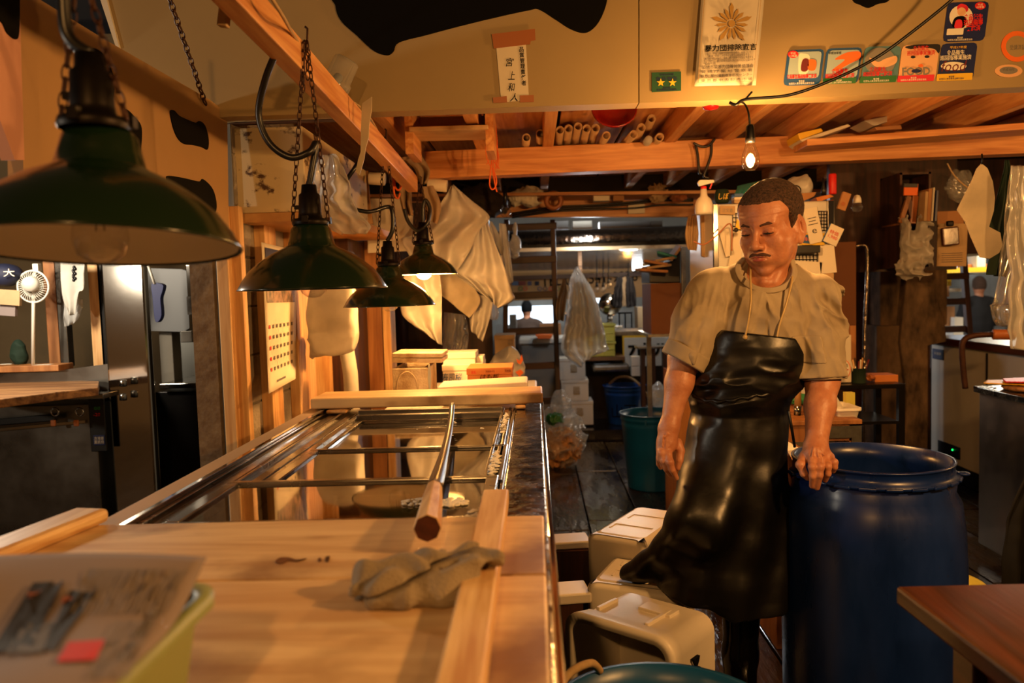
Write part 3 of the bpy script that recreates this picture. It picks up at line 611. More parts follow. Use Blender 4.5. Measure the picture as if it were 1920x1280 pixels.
cols, rws = 24, 24; A = PZ(-160, 1052, 1.10); Bv = PZ(388, 1056, 1.10); Dd = Bv+(PZ(232, 1285, 1.095)-Bv)*1.25; Cc = A+(Dd-Bv)
g = []
for i in range(rws+1):
    v = i/rws; g.append([(A.lerp(Bv, j/cols)).lerp(Cc.lerp(Dd, j/cols), v)+V((0, 0, .008*math.sin(j*.35+1)*math.sin(v*3)+.01*math.sin(v*6+j*.1))) for j in range(cols+1)])
np_ = thing('newspaper', 'blurred folded newspaper with a dark photograph lying over the green basket', 'newspaper', (-.56, .6, 1.09))
mb = MB(); mb.grid(g); mb.build('sheet', 'newsprint', np_, solid=.0015)
g2 = [[p+V((-.012, -.012, -.004)) for p in r] for r in g]
mb = MB(); mb.grid(g2); mb.build('under_sheet', 'newsprint', np_, solid=.0015)
def onpaper(px, py):
    # find z of paper near there
    z = 1.10
    for _ in range(4):
        p = PZ(px, py, z); best = min((q for r in g for q in r), key=lambda q: (q.x-p.x)**2+(q.y-p.y)**2); z = best.z+.0028
    return PZ(px, py, z)
def pprint(q, mt, nm):
    # filled patch on the paper, subdivided so it follows the sheet
    a, b, c, d = [V((x, y, 0)) for x, y in q]; rows = []
    for i in range(9): rows.append([onpaper(*(a.lerp(b, j/8)).lerp(d.lerp(c, j/8), i/8)[:2]) for j in range(9)])
    mb = MB(); mb.grid(rows); mb.build(nm, mt, np_)
mat('print_dark', (.10, .09, .10), .8); mat('print_grey', (.36, .34, .33), .8); mat('print_mid', (.5, .47, .45), .8); mat('print_red', (.75, .16, .12), .8); mat('print_skin', (.6, .35, .25), .8)
pprint([(62, 1092), (118, 1088), (60, 1210), (-20, 1225)], 'print_dark', 'photo_figure')
pprint([(132, 1105), (178, 1112), (98, 1222), (80, 1215)], 'print_dark', 'photo_figure')
pprint([(45, 1170), (100, 1165), (80, 1222), (10, 1224)], 'print_grey', 'photo_table')
pprint([(55, 1105), (78, 1103), (72, 1118), (50, 1120)], 'print_skin', 'photo_face'); pprint([(120, 1117), (148, 1118), (140, 1130), (112, 1130)], 'print_skin', 'photo_face')
pprint([(128, 1203), (198, 1198), (180, 1236), (105, 1240)], 'print_red', 'red_panel')
for k in range(22):
    x0 = 165+k*9.5; pprint([(x0, 1064), (x0+4, 1064), (x0-38, 1150), (x0-41, 1150)], 'print_mid', 'text_column') if k < 20 else None
for k in range(10):
    x0 = 215+k*8; pprint([(x0, 1162), (x0+3, 1162), (x0-48, 1270), (x0-52, 1270)], 'print_mid', 'text_column')
for k, (x, y) in enumerate([(290, 1150), (277, 1168), (265, 1184), (248, 1208), (235, 1228)]): pprint([(x-7, y-6), (x+9, y-6), (x+3, y+8), (x-12, y+8)], 'print_grey', 'headline_mark')
# ================================================================ green enamel lamps
def sag(a, b, c, n=14): return crom([a, c, b], n, False)
LAMPLIGHTS = []
def lamp(px, py, Y, lit, lab, hook, cordpts, D=.182, tilt=0):
    c = P(px, py, Y); root = thing('pendant_lamp', lab, 'lamp', (c.x, c.y, c.z), 'green enamel lamps over the display case')
    k = D/.182; prof = [(0.182, 0), (.181, .004), (.176, .012), (.171, .022), (.152, .047), (.125, .070), (.098, .088), (.068, .102), (.058, .109), (.054, .125), (.048, .150), (.041, .158), (.036, .160)]
    prof = [(r*k, z*k) for r, z in prof]
    T = Matrix.Rotation(tilt, 3, 'X')
    mb = MB(); mb.lathe(prof, c, 48, T); mb.torus(c, .182*k, .0022, 'z', 48, 6, Rm=T); mb.build('lamp_shade', 'enamel_green', root)
    mb = MB(); mb.lathe([(max(r-.0035, 0), z-.003) for r, z in prof[1:]], c, 48, T); mb.build('reflector', 'enamel_white', root)
    z0 = c.z+.158*k
    mb = MB(); mb.lathe([(.044, 0), (.046, .006), (.044, .014), (.03, .018), (.028, .03), (.026, .075), (.020, .080), (.018, .1), (.0, .1)], (c.x, c.y, z0), 16)
    for q in range(3):
        a = q*2.1+.5; mb.box((c.x+.045*math.cos(a), c.y+.045*math.sin(a), z0+.012), (.014, .014, .016))
    mb.box((c.x-.028, c.y, z0+.045), (.02, .012, .01)); mb.build('lamp_socket', 'iron', root)
    mb = MB(); bz = c.z+.022
    mb.lathe([(0, -.045), (.016, -.043), (.03, -.032), (.036, -.012), (.034, .008), (.025, .028), (.016, .05), (.014, .075), (.0, .078)], (c.x, c.y, bz), 24); mb.build('bulb', 'lit_bulb' if lit else 'glass', root)
    if not lit:
        mb = MB(); mb.tube([(c.x, c.y, bz+.06), (c.x-.006, c.y, bz+.0), (c.x+.006, c.y, bz+.0), (c.x, c.y, bz+.06)], .001, 5); mb.build('filament', 'rust', root)
    hk = V(hook)
    for q in (-1, 1):
        mb = MB(); mb.chain((c.x+q*.045, c.y, z0+.012), hk+V((q*.003, 0, 0)), .026, .0022); mb.build('chain', 'rust', root)
    mb = MB(); mb.tube(cordpts(c, z0+.1), .0085, 10); mb.build('cord', 'black_rubber', root)
    mb = MB(); mb.tube([hk+V((0, 0, .035)), hk+V((.006, 0, .03)), hk+V((.004, 0, 0)), hk+V((0, 0, -.006))], .003, 6); mb.build('hook', 'rust', root)
    if lit: LAMPLIGHTS.append(((c.x, c.y, bz-.055), lit))
    return root
lamp(190, 463, 1.08, 0, 'largest green enamel pendant lamp at upper left, unlit and out of focus', P(150, -60, 1.1), lambda c, z: crom([V((c.x, c.y, z)), P(125, 60, 1.08), P(118, -60, 1.08)], 8, False), tilt=-.10)
lamp(588, 541, 2.0, 0, 'unlit green enamel pendant lamp in front of the calendar, second from the left', P(573, 77, 2.02), lambda c, z: crom([V((c.x, c.y, z)), P(583, 330, 2.0), P(592, 270, 2.0), P(580, 285, 1.98), P(545, 295, 1.97), P(505, 268, 1.96), P(485, 215, 1.95), P(497, 150, 1.93), P(518, 97, 1.92)], 8, False))
lamp(731, 573, 3.2, 0, 'green enamel pendant lamp hanging lowest, in front of the lit one', P(722, 258, 3.25), lambda c, z: crom([V((c.x, c.y, z)), P(736, 430, 3.2), P(735, 395, 3.2), P(725, 388, 3.2), P(690, 397, 3.15), P(655, 385, 3.15), P(645, 350, 3.15), P(665, 315, 3.15), P(675, 300, 3.2)], 8, False))
lamp(795, 514, 3.6, 20, 'lit green enamel pendant lamp glowing white inside, farthest and rightmost', P(788, 345, 3.6), lambda c, z: crom([V((c.x, c.y, z)), P(793, 415, 3.6), P(793, 390, 3.6), P(798, 375, 3.6), P(806, 392, 3.6), P(800, 420, 3.58), P(782, 432, 3.58), P(765, 415, 3.58), P(758, 392, 3.58)], 8, False), D=.152)
mb = MB(); mb.chain(P(568, 80, 2.0), P(568, 172, 2.0), .026, .0022); mb.chain(P(576, 80, 2.01), P(577, 150, 2.01), .026, .0022); mb.build('spare_chain', 'rust', label='bunched rusty chain ends hanging from the lamp rail hook', cat='chain')
mb = MB(); mb.chain(P(316, -8, 2.3), sxf(380, 196)+V((.01, 0, 0)), .04, .0032); mb.build('sign_chain', 'rust', label='long rusty chain slanting down to the corner of the cream signboard', cat='chain')
# white tape hanging from the rail
mb = MB(); Yt = 2.5; mb.prism([P(*q, Yt) for q in [(679, 194), (697, 181), (697, 204), (692, 235), (691, 258), (686, 275), (682, 300), (674, 328), (667, 322), (671, 300), (676, 285), (677, 240), (678, 205)]], (0, .006, 0)); mb.build('hanging_tape', 'paper_sheet', label='crooked strip of white tape hanging from the end of the lamp rail', cat='tape')
# glass jar lamp cover against the header
jl = thing('jar_light', 'clear jar-shaped light cover on the lamp rail against the cream header', 'lamp', P(640, 165, 2.7)); c = P(633, 150, 2.7)
R_ = Matrix.Rotation(.5, 3, 'Y')
mb = MB(); mb.lathe([(0, .075), (.035, .075), (.042, .07), (.044, .0), (.05, -.002), (.05, -.03), (.03, -.032)], c, 24, R_); mb.build('jar', 'bag_clear', jl)
mb = MB(); mb.lathe([(0, .03), (.012, .026), (.017, .012), (.012, -.01), (.014, -.02), (.014, -.06), (0, -.06)], c+V((-.005, 0, -.005)), 16, R_); mb.build('bulb', 'grey_plastic', jl)
# small yellow cube hanging at the top
mb = MB(); c = P(421, 28, 1.7); mb.box(c, (.022, .02, .05), Matrix.Rotation(.18, 3, 'Y')); t = mb.build('pull_switch', 'paper_old', label='small cream pull switch hanging at the top of the picture', cat='switch', bev=.003)
mb = MB(); mb.tube([P(424, 4, 1.7), P(427, -30, 1.7)], .0025, 6); mb.tube([P(436, 6, 1.7), P(424, 3, 1.7)], .002, 6); mb.build('cable', 'black_rubber', t)
# ================================================================ bare bulb
BULB = P(1407, 298, 2.78); c = BULB
bb = thing('bare_bulb', 'lit bare light bulb hanging above the man from the header edge', 'light bulb', c)
mb = MB(); mb.lathe([(0, -.040), (.014, -.038), (.026, -.026), (.031, -.006), (.028, .014), (.02, .036), (.015, .052), (.014, .068), (0, .068)], c, 24); mb.build('envelope', 'glass', bb)
mb = MB(); mb.sphere(c+V((0, 0, -.004)), .015, 12); mb.build('filament', 'filament', bb)
mb = MB(); mb.lathe([(0, .115), (.010, .115), (.014, .108), (.0165, .07), (.0165, .055), (0, .055)], c, 16); mb.build('socket', 'black_rubber', bb)
mb = MB(); mb.tube(crom([c+V((0, 0, .113)), P(1403, 210, 2.78), P(1396, 195, 2.8), P(1388, 190, 2.84), P(1395, 188, 2.87), P(1410, 172, 2.88)], 6, False), .0035, 8); mb.build('cord', 'black_rubber', bb)
mb = MB(); mb.tube(crom([P(1368, 192, 2.85), P(1380, 196, 2.84), P(1400, 186, 2.83), P(1480, 178, 2.82), P(1560, 150, 2.8), P(1640, 110, 2.76), P(1710, 60, 2.72), P(1790, -5, 2.66), P(1830, -50, 2.62)], 8, False), .0055, 8); mb.build('power_cable', 'black_rubber', label='thick black cable rising to the right across the header stickers', cat='cable')
LB = P(1407, 300, 2.78)
# ================================================================ things right of and behind the man
def card(nm, x0, y0, x1, y1, Y, mt, lab=None, cat=None, parent=None, th=.004, rot=0, bev=.001, group=None):
    c = P((x0+x1)/2, (y0+y1)/2, Y); k = Y/F; mb = MB(); mb.box(c, (abs(x1-x0)*k, th, abs(y1-y0)*k), Matrix.Rotation(rot, 3, 'Y') if rot else None)
    return mb.build(nm, mt, parent, label=lab, cat=cat, bev=bev, group=group)
def pbox(nm, x0, y0, x1, y1, Y, D, mt, lab=None, cat=None, parent=None, bev=.003, group=None):
    mb = MB(); mb.pb(x0, y0, x1, y1, Y, D); return mb.build(nm, mt, parent, label=lab, cat=cat, bev=bev, group=group)
def ptxt(s, x0, y0, x1, y1, Y, mt, par, **k): c = P((x0+x1)/2, (y0+y1)/2, Y); return text(s, c, (x1-x0)*Y/F, (y1-y0)*Y/F, mt, par, **k)
# --- stickers on the header
YS = HY-.003
SH = Matrix.Rotation(-.034, 3, 'Y')
def sticker(x0, y0, x1, y1, lab, base, foot, sl=0):
    t = thing('sticker', lab, 'sticker', P((x0+x1)/2, y1, YS), 'hygiene stickers on the header')
    def poly(a0, b0, a1, b1, mt, nm, Y=YS, r=.04):
        dx = -(b1-b0)*.13; dy = (a1-a0)*-.034; q = [(a0-dx*0, b0), (a1, b0+dy), (a1+dx, b1+dy), (a0+dx, b1)]
        mb = MB(); pts = []
        for i in range(4):
            p, n, l = V(q[i]+(0,)), V(q[(i+1) % 4]+(0,)), V(q[i-1]+(0,)); m_ = min((p-n).length, (p-l).length)*.12
            pts += [p+(l-p).normalized()*m_, p+((l-p).normalized()+(n-p).normalized())*m_*.28, p+(n-p).normalized()*m_]
        mb.prism([P(v.x, v.y, Y) for v in pts], (0, -.001, 0)); return mb.build(nm, mt, t)
    poly(x0, y0, x1, y1, base, 'backing')
    return t, poly
def disc(cx, cy, rx, ry, mt, nm, t, Y): mb = MB(); mb.prism([P(cx+rx*math.cos(a*PI/12), cy+ry*math.sin(a*PI/12), Y) for a in range(24)], (0, -.0008, 0)); return mb.build(nm, mt, t)
def blob(q, mt, nm, t, Y): mb = MB(); mb.prism(crom([P(*k, Y) for k in q], 4), (0, -.0006, 0)); return mb.build(nm, mt, t)
Y1, Y2, Y3, Y4 = YS-.0012, YS-.002, YS-.0028, YS-.0036
FT = '東京都\n社団法人東京都食品衛生協会'
t, poly = sticker(1477, 94, 1546, 161, 'blue-framed hygiene sticker with a drawn open display case, leftmost of the row', 'st_blue', None)
poly(1482, 98, 1541, 148, 'st_sky', 'panel', Y1); disc(1487, 102, 10, 7, 'red', 'red_oval', t, Y2); ptxt('平成\n21年度', 1480, 98, 1494, 107, Y3, 'st_white', t)
blob([(1498, 104), (1506, 100), (1518, 106), (1514, 136), (1498, 138)], 'st_white', 'drawn_case', t, Y2); blob([(1505, 112), (1516, 112), (1514, 132), (1502, 132)], 'dk_red', 'drawn_shelf', t, Y3); blob([(1517, 112), (1530, 114), (1528, 131), (1515, 130)], 'orange', 'drawn_door', t, Y3)
ptxt('食品衛生巡回指導実施済', 1476, 139, 1530, 147, Y3, 'red', t, bold=.02); ptxt(FT, 1480, 150, 1526, 158, Y3, 'st_white', t)
t, poly = sticker(1550, 91, 1617, 158, 'hygiene sticker with two washed hands and a green foot, second of the row', 'st_blue', None)
poly(1554, 95, 1613, 147, 'st_sky', 'panel', Y1); poly(1544, 147, 1606, 158, 'st_green', 'foot_band', Y1)
blob([(1612, 97), (1590, 98), (1572, 106), (1566, 112), (1584, 112), (1562, 130), (1570, 132), (1596, 118), (1612, 110)], 'orange', 'printed_hands', t, Y2)
ptxt('平成20年度', 1554, 97, 1577, 102, Y3, 'ink', t); ptxt('食品衛生\n巡回指導実施済', 1548, 129, 1601, 146, Y3, 'red', t, bold=.02); ptxt(FT, 1550, 149, 1596, 156, Y3, 'st_white', t)
t, poly = sticker(1622, 88, 1690, 156, 'blue-green hygiene sticker with a cupped hand in a circle, third of the row', 'st_teal', None)
disc(1650, 115, 29, 26, 'st_grey', 'circle', t, Y1); poly(1613, 144, 1681, 156, 'st_green', 'foot_band', Y1)
blob([(1680, 105), (1660, 110), (1646, 116), (1630, 108), (1640, 124), (1660, 126), (1680, 118)], 'skin_print', 'printed_hand', t, Y2)
ptxt('食品衛生\n巡回指導実施済', 1619, 126, 1672, 142, Y3, 'red', t, bold=.02); ptxt(FT, 1620, 146, 1666, 153, Y3, 'st_white', t)
t, poly = sticker(1692, 85, 1762, 154, 'hygiene sticker showing a child face above a crimson foot, fourth of the row', 'skin_print', None)
poly(1684, 142, 1752, 154, 'st_pink', 'foot_band', Y1)
blob([(1697, 88), (1715, 84), (1740, 83), (1762, 84), (1760, 100), (1752, 92), (1730, 89), (1708, 92)], 'print_dark', 'printed_hair', t, Y1)
for x in (1712, 1738): disc(x, 107-(x-1712)*.03, 4.5, 2.6, 'print_dark', 'printed_eye', t, Y2)
blob([(1722, 122), (1728, 120), (1731, 124), (1724, 126)], 'orange', 'printed_nose', t, Y2)
ptxt('食品衛生\n巡回指導実施済', 1702, 86, 1752, 103, Y3, 'red', t, bold=.01); ptxt('FOOD', 1693, 126, 1743, 141, Y3, 'st_grey', t, bold=.03); disc(1718, 133, 9, 3.5, 'st_navy', 'oval', t, Y4); ptxt(FT, 1690, 144, 1736, 151, Y3, 'st_white', t)
t, poly = sticker(1766, 82, 1833, 152, 'navy hygiene sticker with the word food in an oval, fifth of the row', 'st_navy', None)
poly(1757, 139, 1824, 152, 'yellow', 'foot_band', Y1); disc(1788, 124, 24, 8, 'st_white', 'oval', t, Y2); ptxt('food', 1766, 114, 1812, 133, Y3, 'dk_red', t, shear=.3)
ptxt('平成17年度', 1782, 86, 1812, 91, Y3, 'yellow', t); ptxt('食品衛生\n巡回指導実施済', 1764, 94, 1820, 112, Y3, 'st_white', t, bold=.01); ptxt(FT, 1762, 142, 1806, 149, Y3, 'st_navy', t)
t, poly = sticker(1777, 5, 1855, 79, 'blue hygiene sticker with a drawn cook in a pink headscarf, above the row', 'st_navy', None)
disc(1802, 32, 22, 22, 'st_white', 'white_circle', t, Y1); blob([(1795, 12), (1803, 7), (1814, 12), (1813, 22), (1797, 20)], 'st_pink', 'drawn_headscarf', t, Y2); disc(1803, 22, 8, 8, 'skin_print', 'drawn_face', t, Y3)
blob([(1790, 34), (1804, 30), (1812, 36), (1806, 52), (1786, 50)], 'ink', 'drawn_jumper', t, Y2); blob([(1793, 38), (1803, 38), (1803, 52), (1790, 52)], 'st_pink', 'drawn_apron', t, Y3); poly(1776, 54, 1807, 66, 'cream_ply' if 0 else 'st_white', 'drawn_board', Y3)
disc(1838, 11, 10, 7, 'red', 'red_oval', t, Y2); ptxt('平成\n22年度', 1831, 7, 1845, 15, Y3, 'st_white', t); ptxt('食品衛生\n巡回指導\n実施済', 1808, 27, 1842, 57, Y3, 'red', t, bold=.03); ptxt(FT, 1778, 69, 1822, 76, Y3, 'st_white', t)
t = thing('round_sticker', 'orange ring-shaped sticker at the right edge of the header', 'sticker', P(1903, 115, YS)); disc(1907, 87, 30, 29, 'orange', 'ring', t, YS); disc(1907, 87, 21, 20, 'cream', 'centre', t, Y1); ptxt('受講済証', 1894, 84, 1922, 93, Y2, 'print_grey', t)
t = thing('round_sticker', 'faded pink oval sticker with a grey centre below the orange ring', 'sticker', P(1890, 146, YS)); disc(1891, 133, 26, 12, 'skin_print', 'ring', t, YS); disc(1891, 132, 17, 7, 'st_grey', 'centre', t, Y1); ptxt('平成18年', 1880, 128, 1902, 133, Y2, 'print_grey', t)
# --- certificate poster with rayed emblem
t = thing('poster', 'cream declaration poster with a gold rayed emblem pinned on the header', 'poster', P(1360, 162, HY-.01))
mb = MB(); A, B_, C_, D_ = P(1316, -20, HY-.012), P(1435, -20, HY-.012), P(1417, 160, HY-.004), P(1302, 162, HY-.018)
rows = [[(A.lerp(B_, j/10)).lerp(D_.lerp(C_, j/10), i/12)+V((0, -.006*math.sin(j/10*PI), 0)) for j in range(11)] for i in range(13)]
mb.grid(rows); mb.build('sheet', 'paper', t, solid=.001)
YP = HY-.025
def pline(x0, y0, x1, y1, w=.0012): mb = MB(); mb.beam(P(x0, y0, YP), P(x1, y1, YP), w, .0004); mb.build('border_line', 'gold', t)
pline(1322, -15, 1309, 155); pline(1428, -15, 1412, 152); pline(1309, 155, 1412, 152)
cx, cy = 1372, 44
for k in range(15):
    a = k*2*PI/15-PI/2; big = k % 3 == 0; L = 40 if big else (31); w = .125
    def q(r, da): return P(cx+r*math.cos(a+da), cy+r*math.sin(a+da), YP)
    mb = MB(); mb.prism([q(9, -.15), q(L*.80, -w), q(L*.86, -w*.45), q(L, -.02), q(L*.9, w*.3), q(L*.78, w), q(9, .15)], (0, -.0006, 0)); mb.build('emblem_ray', 'gold', t)
disc(cx, cy, 6.5, 6.5, 'gold', 'emblem_centre', t, YP)
ptxt('暴力団排除宣言', 1323, 83, 1417, 95, YP, 'ink', t, bold=.015)
ptxt('私は「築地市場暴力団等対策協議会」会員として\n■ 暴力団等による不当な要求は断固拒否する\n■ 警察等関係機関と連携し暴力団等の排除を推進する\n以上を宣言し、暴力団等の追放に取り組むことを誓います', 1320, 97, 1414, 115, YP, 'print_mid', t)
ptxt('平成20年7月25日', 1319, 117, 1341, 121, YP, 'print_grey', t)
ptxt('築地市場暴力団等対策協議会', 1318, 121, 1411, 128, YP, 'print_grey', t)
for i, s_ in enumerate(['警 視 庁 築 地 警 察 署', '暴力団追放運動推進都民センター', '東 京 都 中 央 卸 売 市 場']): ptxt(s_, 1316, 130+i*8.3, 1409, 135.5+i*8.3, YP, 'print_grey', t)
# --- taped name slip and green card
t = thing('paper_notice', 'narrow paper slip with a vertical handwritten name taped to the header with brown tape', 'notice', P(960, 190, HY-.004))
mb = MB(); mb.prism([P(*q, HY-.002) for q in [(930, 84), (986, 82), (992, 188), (940, 192)]], (0, -.001, 0)); mb.build('slip', 'paper', t)
for nm, q in (('brown_tape', [(922, 64), (1003, 54), (1004, 75), (995, 77), (994, 83), (926, 91)]), ('brown_tape', [(924, 183), (950, 180), (951, 192), (925, 193)]), ('brown_tape', [(975, 179), (1001, 178), (1001, 191), (975, 192)])):
    mb = MB(); mb.prism([P(*k, HY-.004) for k in q], (0, -.0008, 0)); mb.build(nm, 'tape_brown', t)
for i, ch in enumerate('品質管理責任者'): ptxt(ch, 973.5+i*.75, 88+i*10.5, 982+i*.75, 97+i*10.5, HY-.004, 'ink', t, bold=.015)
for ch, x, y, w_ in (('宮', 956, 116, 15), ('上', 959, 141, 13), ('和', 959, 163, 14), ('人', 963, 182, 15)): ptxt(ch, x-w_/2, y-7, x+w_/2, y+8, HY-.004, 'ink', t, shear=.25)
t = thing('green_card', 'small dark green card with two gold stars on the header', 'card', P(1250, 172, HY-.004))
mb = MB(); mb.prism([P(*q, HY-.002) for q in [(1222, 136), (1277, 134), (1277, 170), (1222, 173)]], (0, -.0012, 0)); mb.build('backing', 'green_card', t)
for x in (1239, 1261):
    mb = MB(); mb.prism([P(x+(8 if k % 2 == 0 else 3.2)*math.sin(k*PI/5), 155-(8 if k % 2 == 0 else 3.2)*math.cos(k*PI/5), HY-.0045) for k in range(10)], (0, -.0006, 0)); mb.build('star', 'yellow', t)
ptxt('平成22年度', 1237, 138, 1263, 142, HY-.004, 'st_navy', t); ptxt('食品衛生', 1230, 144, 1270, 150, HY-.004, 'st_navy', t); ptxt('東京都\n東京都福祉保健局', 1232, 163, 1268, 170, HY-.004, 'st_navy', t)
# --- cardboard tubes in the loft
def ctube(a, b, r, lab, mt='tube_paper'):
    a, b = V(a), V(b); d = (b-a).normalized(); mb = MB(); u = d.orthogonal().normalized(); w = d.cross(u); n = 20; rows = []
    for (p, rr) in ((b, r), (a, r), (a, r*.8), (b, r*.8), (b, r)): rows.append([p+(u*math.cos(2*PI*k/n)+w*math.sin(2*PI*k/n))*rr for k in range(n)])
    mb.grid(rows, True); return mb.build('cardboard_tube', mt, label=lab, cat='tube', group='cardboard tubes stored on the cross beam')
ords = ['short dark-mouthed cardboard tube alone at the far left of the tubes', 'upright-looking pale cardboard tube left of the second joist']+['cardboard tube in the close row of six, %s' % k for k in ('first from the left', 'second from the left', 'third from the left, the highest', 'fourth from the left', 'fifth from the left', 'last on the right, leaning')]+['leaning cardboard tube right of the red pan, %s' % k for k in ('lowest and most slanted', 'second and longer', 'highest reaching one', 'small one at the right end')]
for i, (mx, my, bx, by) in enumerate([(987, 258, 985, 286), (1013, 250, 1013, 286), (1050, 244, 1046, 284), (1066, 241, 1061, 284), (1084, 237, 1075, 284), (1100, 241, 1091, 283), (1117, 240, 1106, 283), (1137, 254, 1123, 283), (1188, 252, 1166, 280), (1203, 239, 1188, 279), (1222, 222, 1207, 262), (1237, 257, 1224, 279)]):
    ctube(P(mx, my, 3.95), P(bx, by-6, 4.45), .0205, ords[i])
mb = MB(); mb.tube([P(1216, 262, 4.0), P(1207, 274, 4.4)], .02, 16); mb.build('wrapped_roll', 'bag_white', label='roll wrapped in clear plastic among the leaning tubes', cat='roll')
mb = MB(); c = P(1151, 207, 3.5); R_ = Matrix.Rotation(1.15, 3, 'X'); mb.lathe([(0, 0), (.06, 0), (.062, .006), (.085, .010), (.092, .022), (.098, .024), (.098, .014), (.09, .004), (.065, -.006), (0, -.008)], c, 40, R_); mb.build('red_pan', 'red_pan', label='round dark red lacquer tray stored upside down in the loft above the tubes', cat='tray')
mb = MB(); mb.lathe([(0, 0), (.024, .004), (.034, .02), (.036, .034), (.0, .034)], P(1333, 207, 3.0), 24, sx=1); mb.build('red_bowl', 'red_pan', label='small dark red bowl hanging under the header left of the bulb', cat='bowl')
# flat parcels, magazines in the loft
pbox('book', 1262, 272, 1318, 277, 4.15, .2, 'yellow', 'thin yellow-edged booklet lying on the cross beam right of the tubes', 'book')
pbox('book', 1268, 258, 1345, 262, 4.3, .2, 'paper_old', 'flat cream folder on top of the yellow-edged booklet in the loft', 'folder')
for i, (q, mt, lb) in enumerate([([(1500, 262), (1590, 232), (1596, 236), (1508, 268)], 'paper', 'white magazine with a curled cover lying on the cross beam right of the bulb'), ([(1496, 250), (1540, 240), (1544, 246), (1500, 262)], 'yellow', 'yellow printed box on the cross beam under the curled magazine'), ([(1620, 226), (1690, 212), (1704, 216), (1640, 236)], 'bag_white', 'crumpled plastic packet on the loft boards right of the magazine'), ([(1640, 238), (1690, 234), (1692, 242), (1644, 244)], 'cardboard', 'small brown carton below the crumpled packet in the loft')]):
    mb = MB(); mb.prism([P(*k, 3.9) for k in q], (0, .18, 0)); mb.build(['magazine', 'small_box', 'plastic_packet', 'small_carton'][i], mt, label=lb, cat=['magazine', 'box', 'packet', 'carton'][i], bev=.004)
mb = MB(); mb.beam(P(1500, 274, 3.88)+V((0, 0, 0)), P(1950, 240, 3.88), .2, .03); mb.build('loft_board', 'beam_x', label='extra board laid on the cross beam under the magazine at right', cat='board', bev=.003)
# --- socket, wires and odds on the far beam
t = pbox('power_socket', 1178, 383, 1209, 400, 5.72, .03, 'paper', 'cream power socket box on the far reddish beam', 'socket')
for i, (y0, y1, a) in enumerate([(398, 384, 8), (402, 392, 5), (394, 380, 11)]):
    mb = MB(); mb.tube(crom([P(960, y0+6, 5.72), P(1040, y0-6, 5.7), P(1120, y0-10, 5.7), P(1190, y1-2, 5.69), P(1240, y1-8, 5.7), P(1300, y1-10+a*.3, 5.7)], 8, False), .007, 6)
    mb.build('electric_cable', 'black_rubber', label='dark cable sagging along the far reddish beam, '+['lowest', 'middle', 'top'][i]+' of three', cat='cable')
mb = MB(); mb.torus(P(1038, 376, 5.55), .05, .018, 'y', 24, 8); mb.build('tape_roll', 'tape_brown', label='roll of brown tape standing on the loft shelf', cat='tape')
pbox('small_box', 1113, 362, 1143, 376, 5.55, .1, 'paper', 'small pale box lying on the loft shelf above the socket', 'box')
pbox('small_carton', 1150, 366, 1170, 376, 5.55, .1, 'cardboard', 'small brown packet on the loft shelf right of the pale box', 'carton')
def f_cr(c, r, s1=18, a1=.25, pw=2):
    c = np.array(c); r = np.array(r)
    if pw != 2: return lambda p: ((((np.abs(p-c)/r)**pw).sum(1)**(1/pw)-1)*r.min()-r.min()*a1*2.6*(.4-np.abs(vnoise(p, s1)))-r.min()*a1*1.1*(.4-np.abs(vnoise(p+3, s1*2.3))))*.6
    return lambda p: (s_ell(p, c, r)-r.min()*a1*2.6*(.4-np.abs(vnoise(p, s1)))-r.min()*a1*1.1*(.4-np.abs(vnoise(p+3, s1*2.3))))*.7
def lump(nm, px, py, Y, rx, ry, rz, mt, lab, cat, s1=18, a1=.3, h=None, parent=None, pw=2):
    c = P(px, py, Y); h = h or max(.0035, min(rx, ry, rz)/9); f = f_cr(c, (rx, ry, rz), s1, a1, pw); m = max(rx, ry, rz)*1.5
    lo_ = np.array(c)-np.array((rx, ry, rz))*1.5; hi_ = np.array(c)+np.array((rx, ry, rz))*1.5
    return sdf_obj(f, lo_, hi_, h, nm, mt, parent, label=lab, cat=cat)
lump('scrap_paper', 985, 370, 5.6, .10, .06, .05, 'paper', 'torn white scrap paper heaped on the loft shelf', 'paper', 14, .5)
lump('scrap_bundle', 1233, 362, 5.6, .055, .05, .045, 'paper_old', 'dark bundle of straw on the loft shelf right of the socket', 'bundle', 30, .5)
lump('scrap_bag', 1272, 368, 5.6, .05, .04, .03, 'tape_brown', 'crumpled brown plastic packet on the loft shelf', 'packet', 22, .4)
# duct and boxes over the far opening
mb = MB(); mb.tube([P(930, 452, 7.0), P(1100, 447, 7.0), P(1310, 440, 7.0)], .082, 28); mb.build('air_duct', 'crinkle_foil', label='long foil-wrapped duct running across above the far opening', cat='duct')
mb = MB(); mb.beam(P(930, 470, 6.95), P(1310, 461, 6.95), .05, .03); mb.build('duct_batten', 'pine_x', label='thin wooden batten under the foil-wrapped duct', cat='batten')
for i, (x0, x1, mt, lb) in enumerate([(1038, 1066, 'st_grey', 'dim grey box above the duct, left'), (1074, 1110, 'paper', 'pale box above the duct, middle'), (1125, 1218, 'st_grey', 'long grey box above the duct, right'), (1220, 1242, 'wall_grey', 'small junction box above the duct at its right end')]): pbox('overhead_box', x0, 414, x1, 430, 7.1, .15, mt, lb, 'box')
pbox('timber_post', 1084, 466, 1091, 520, 7.05, .05, 'old_x', 'slim wooden post hanging from the duct batten', 'post')
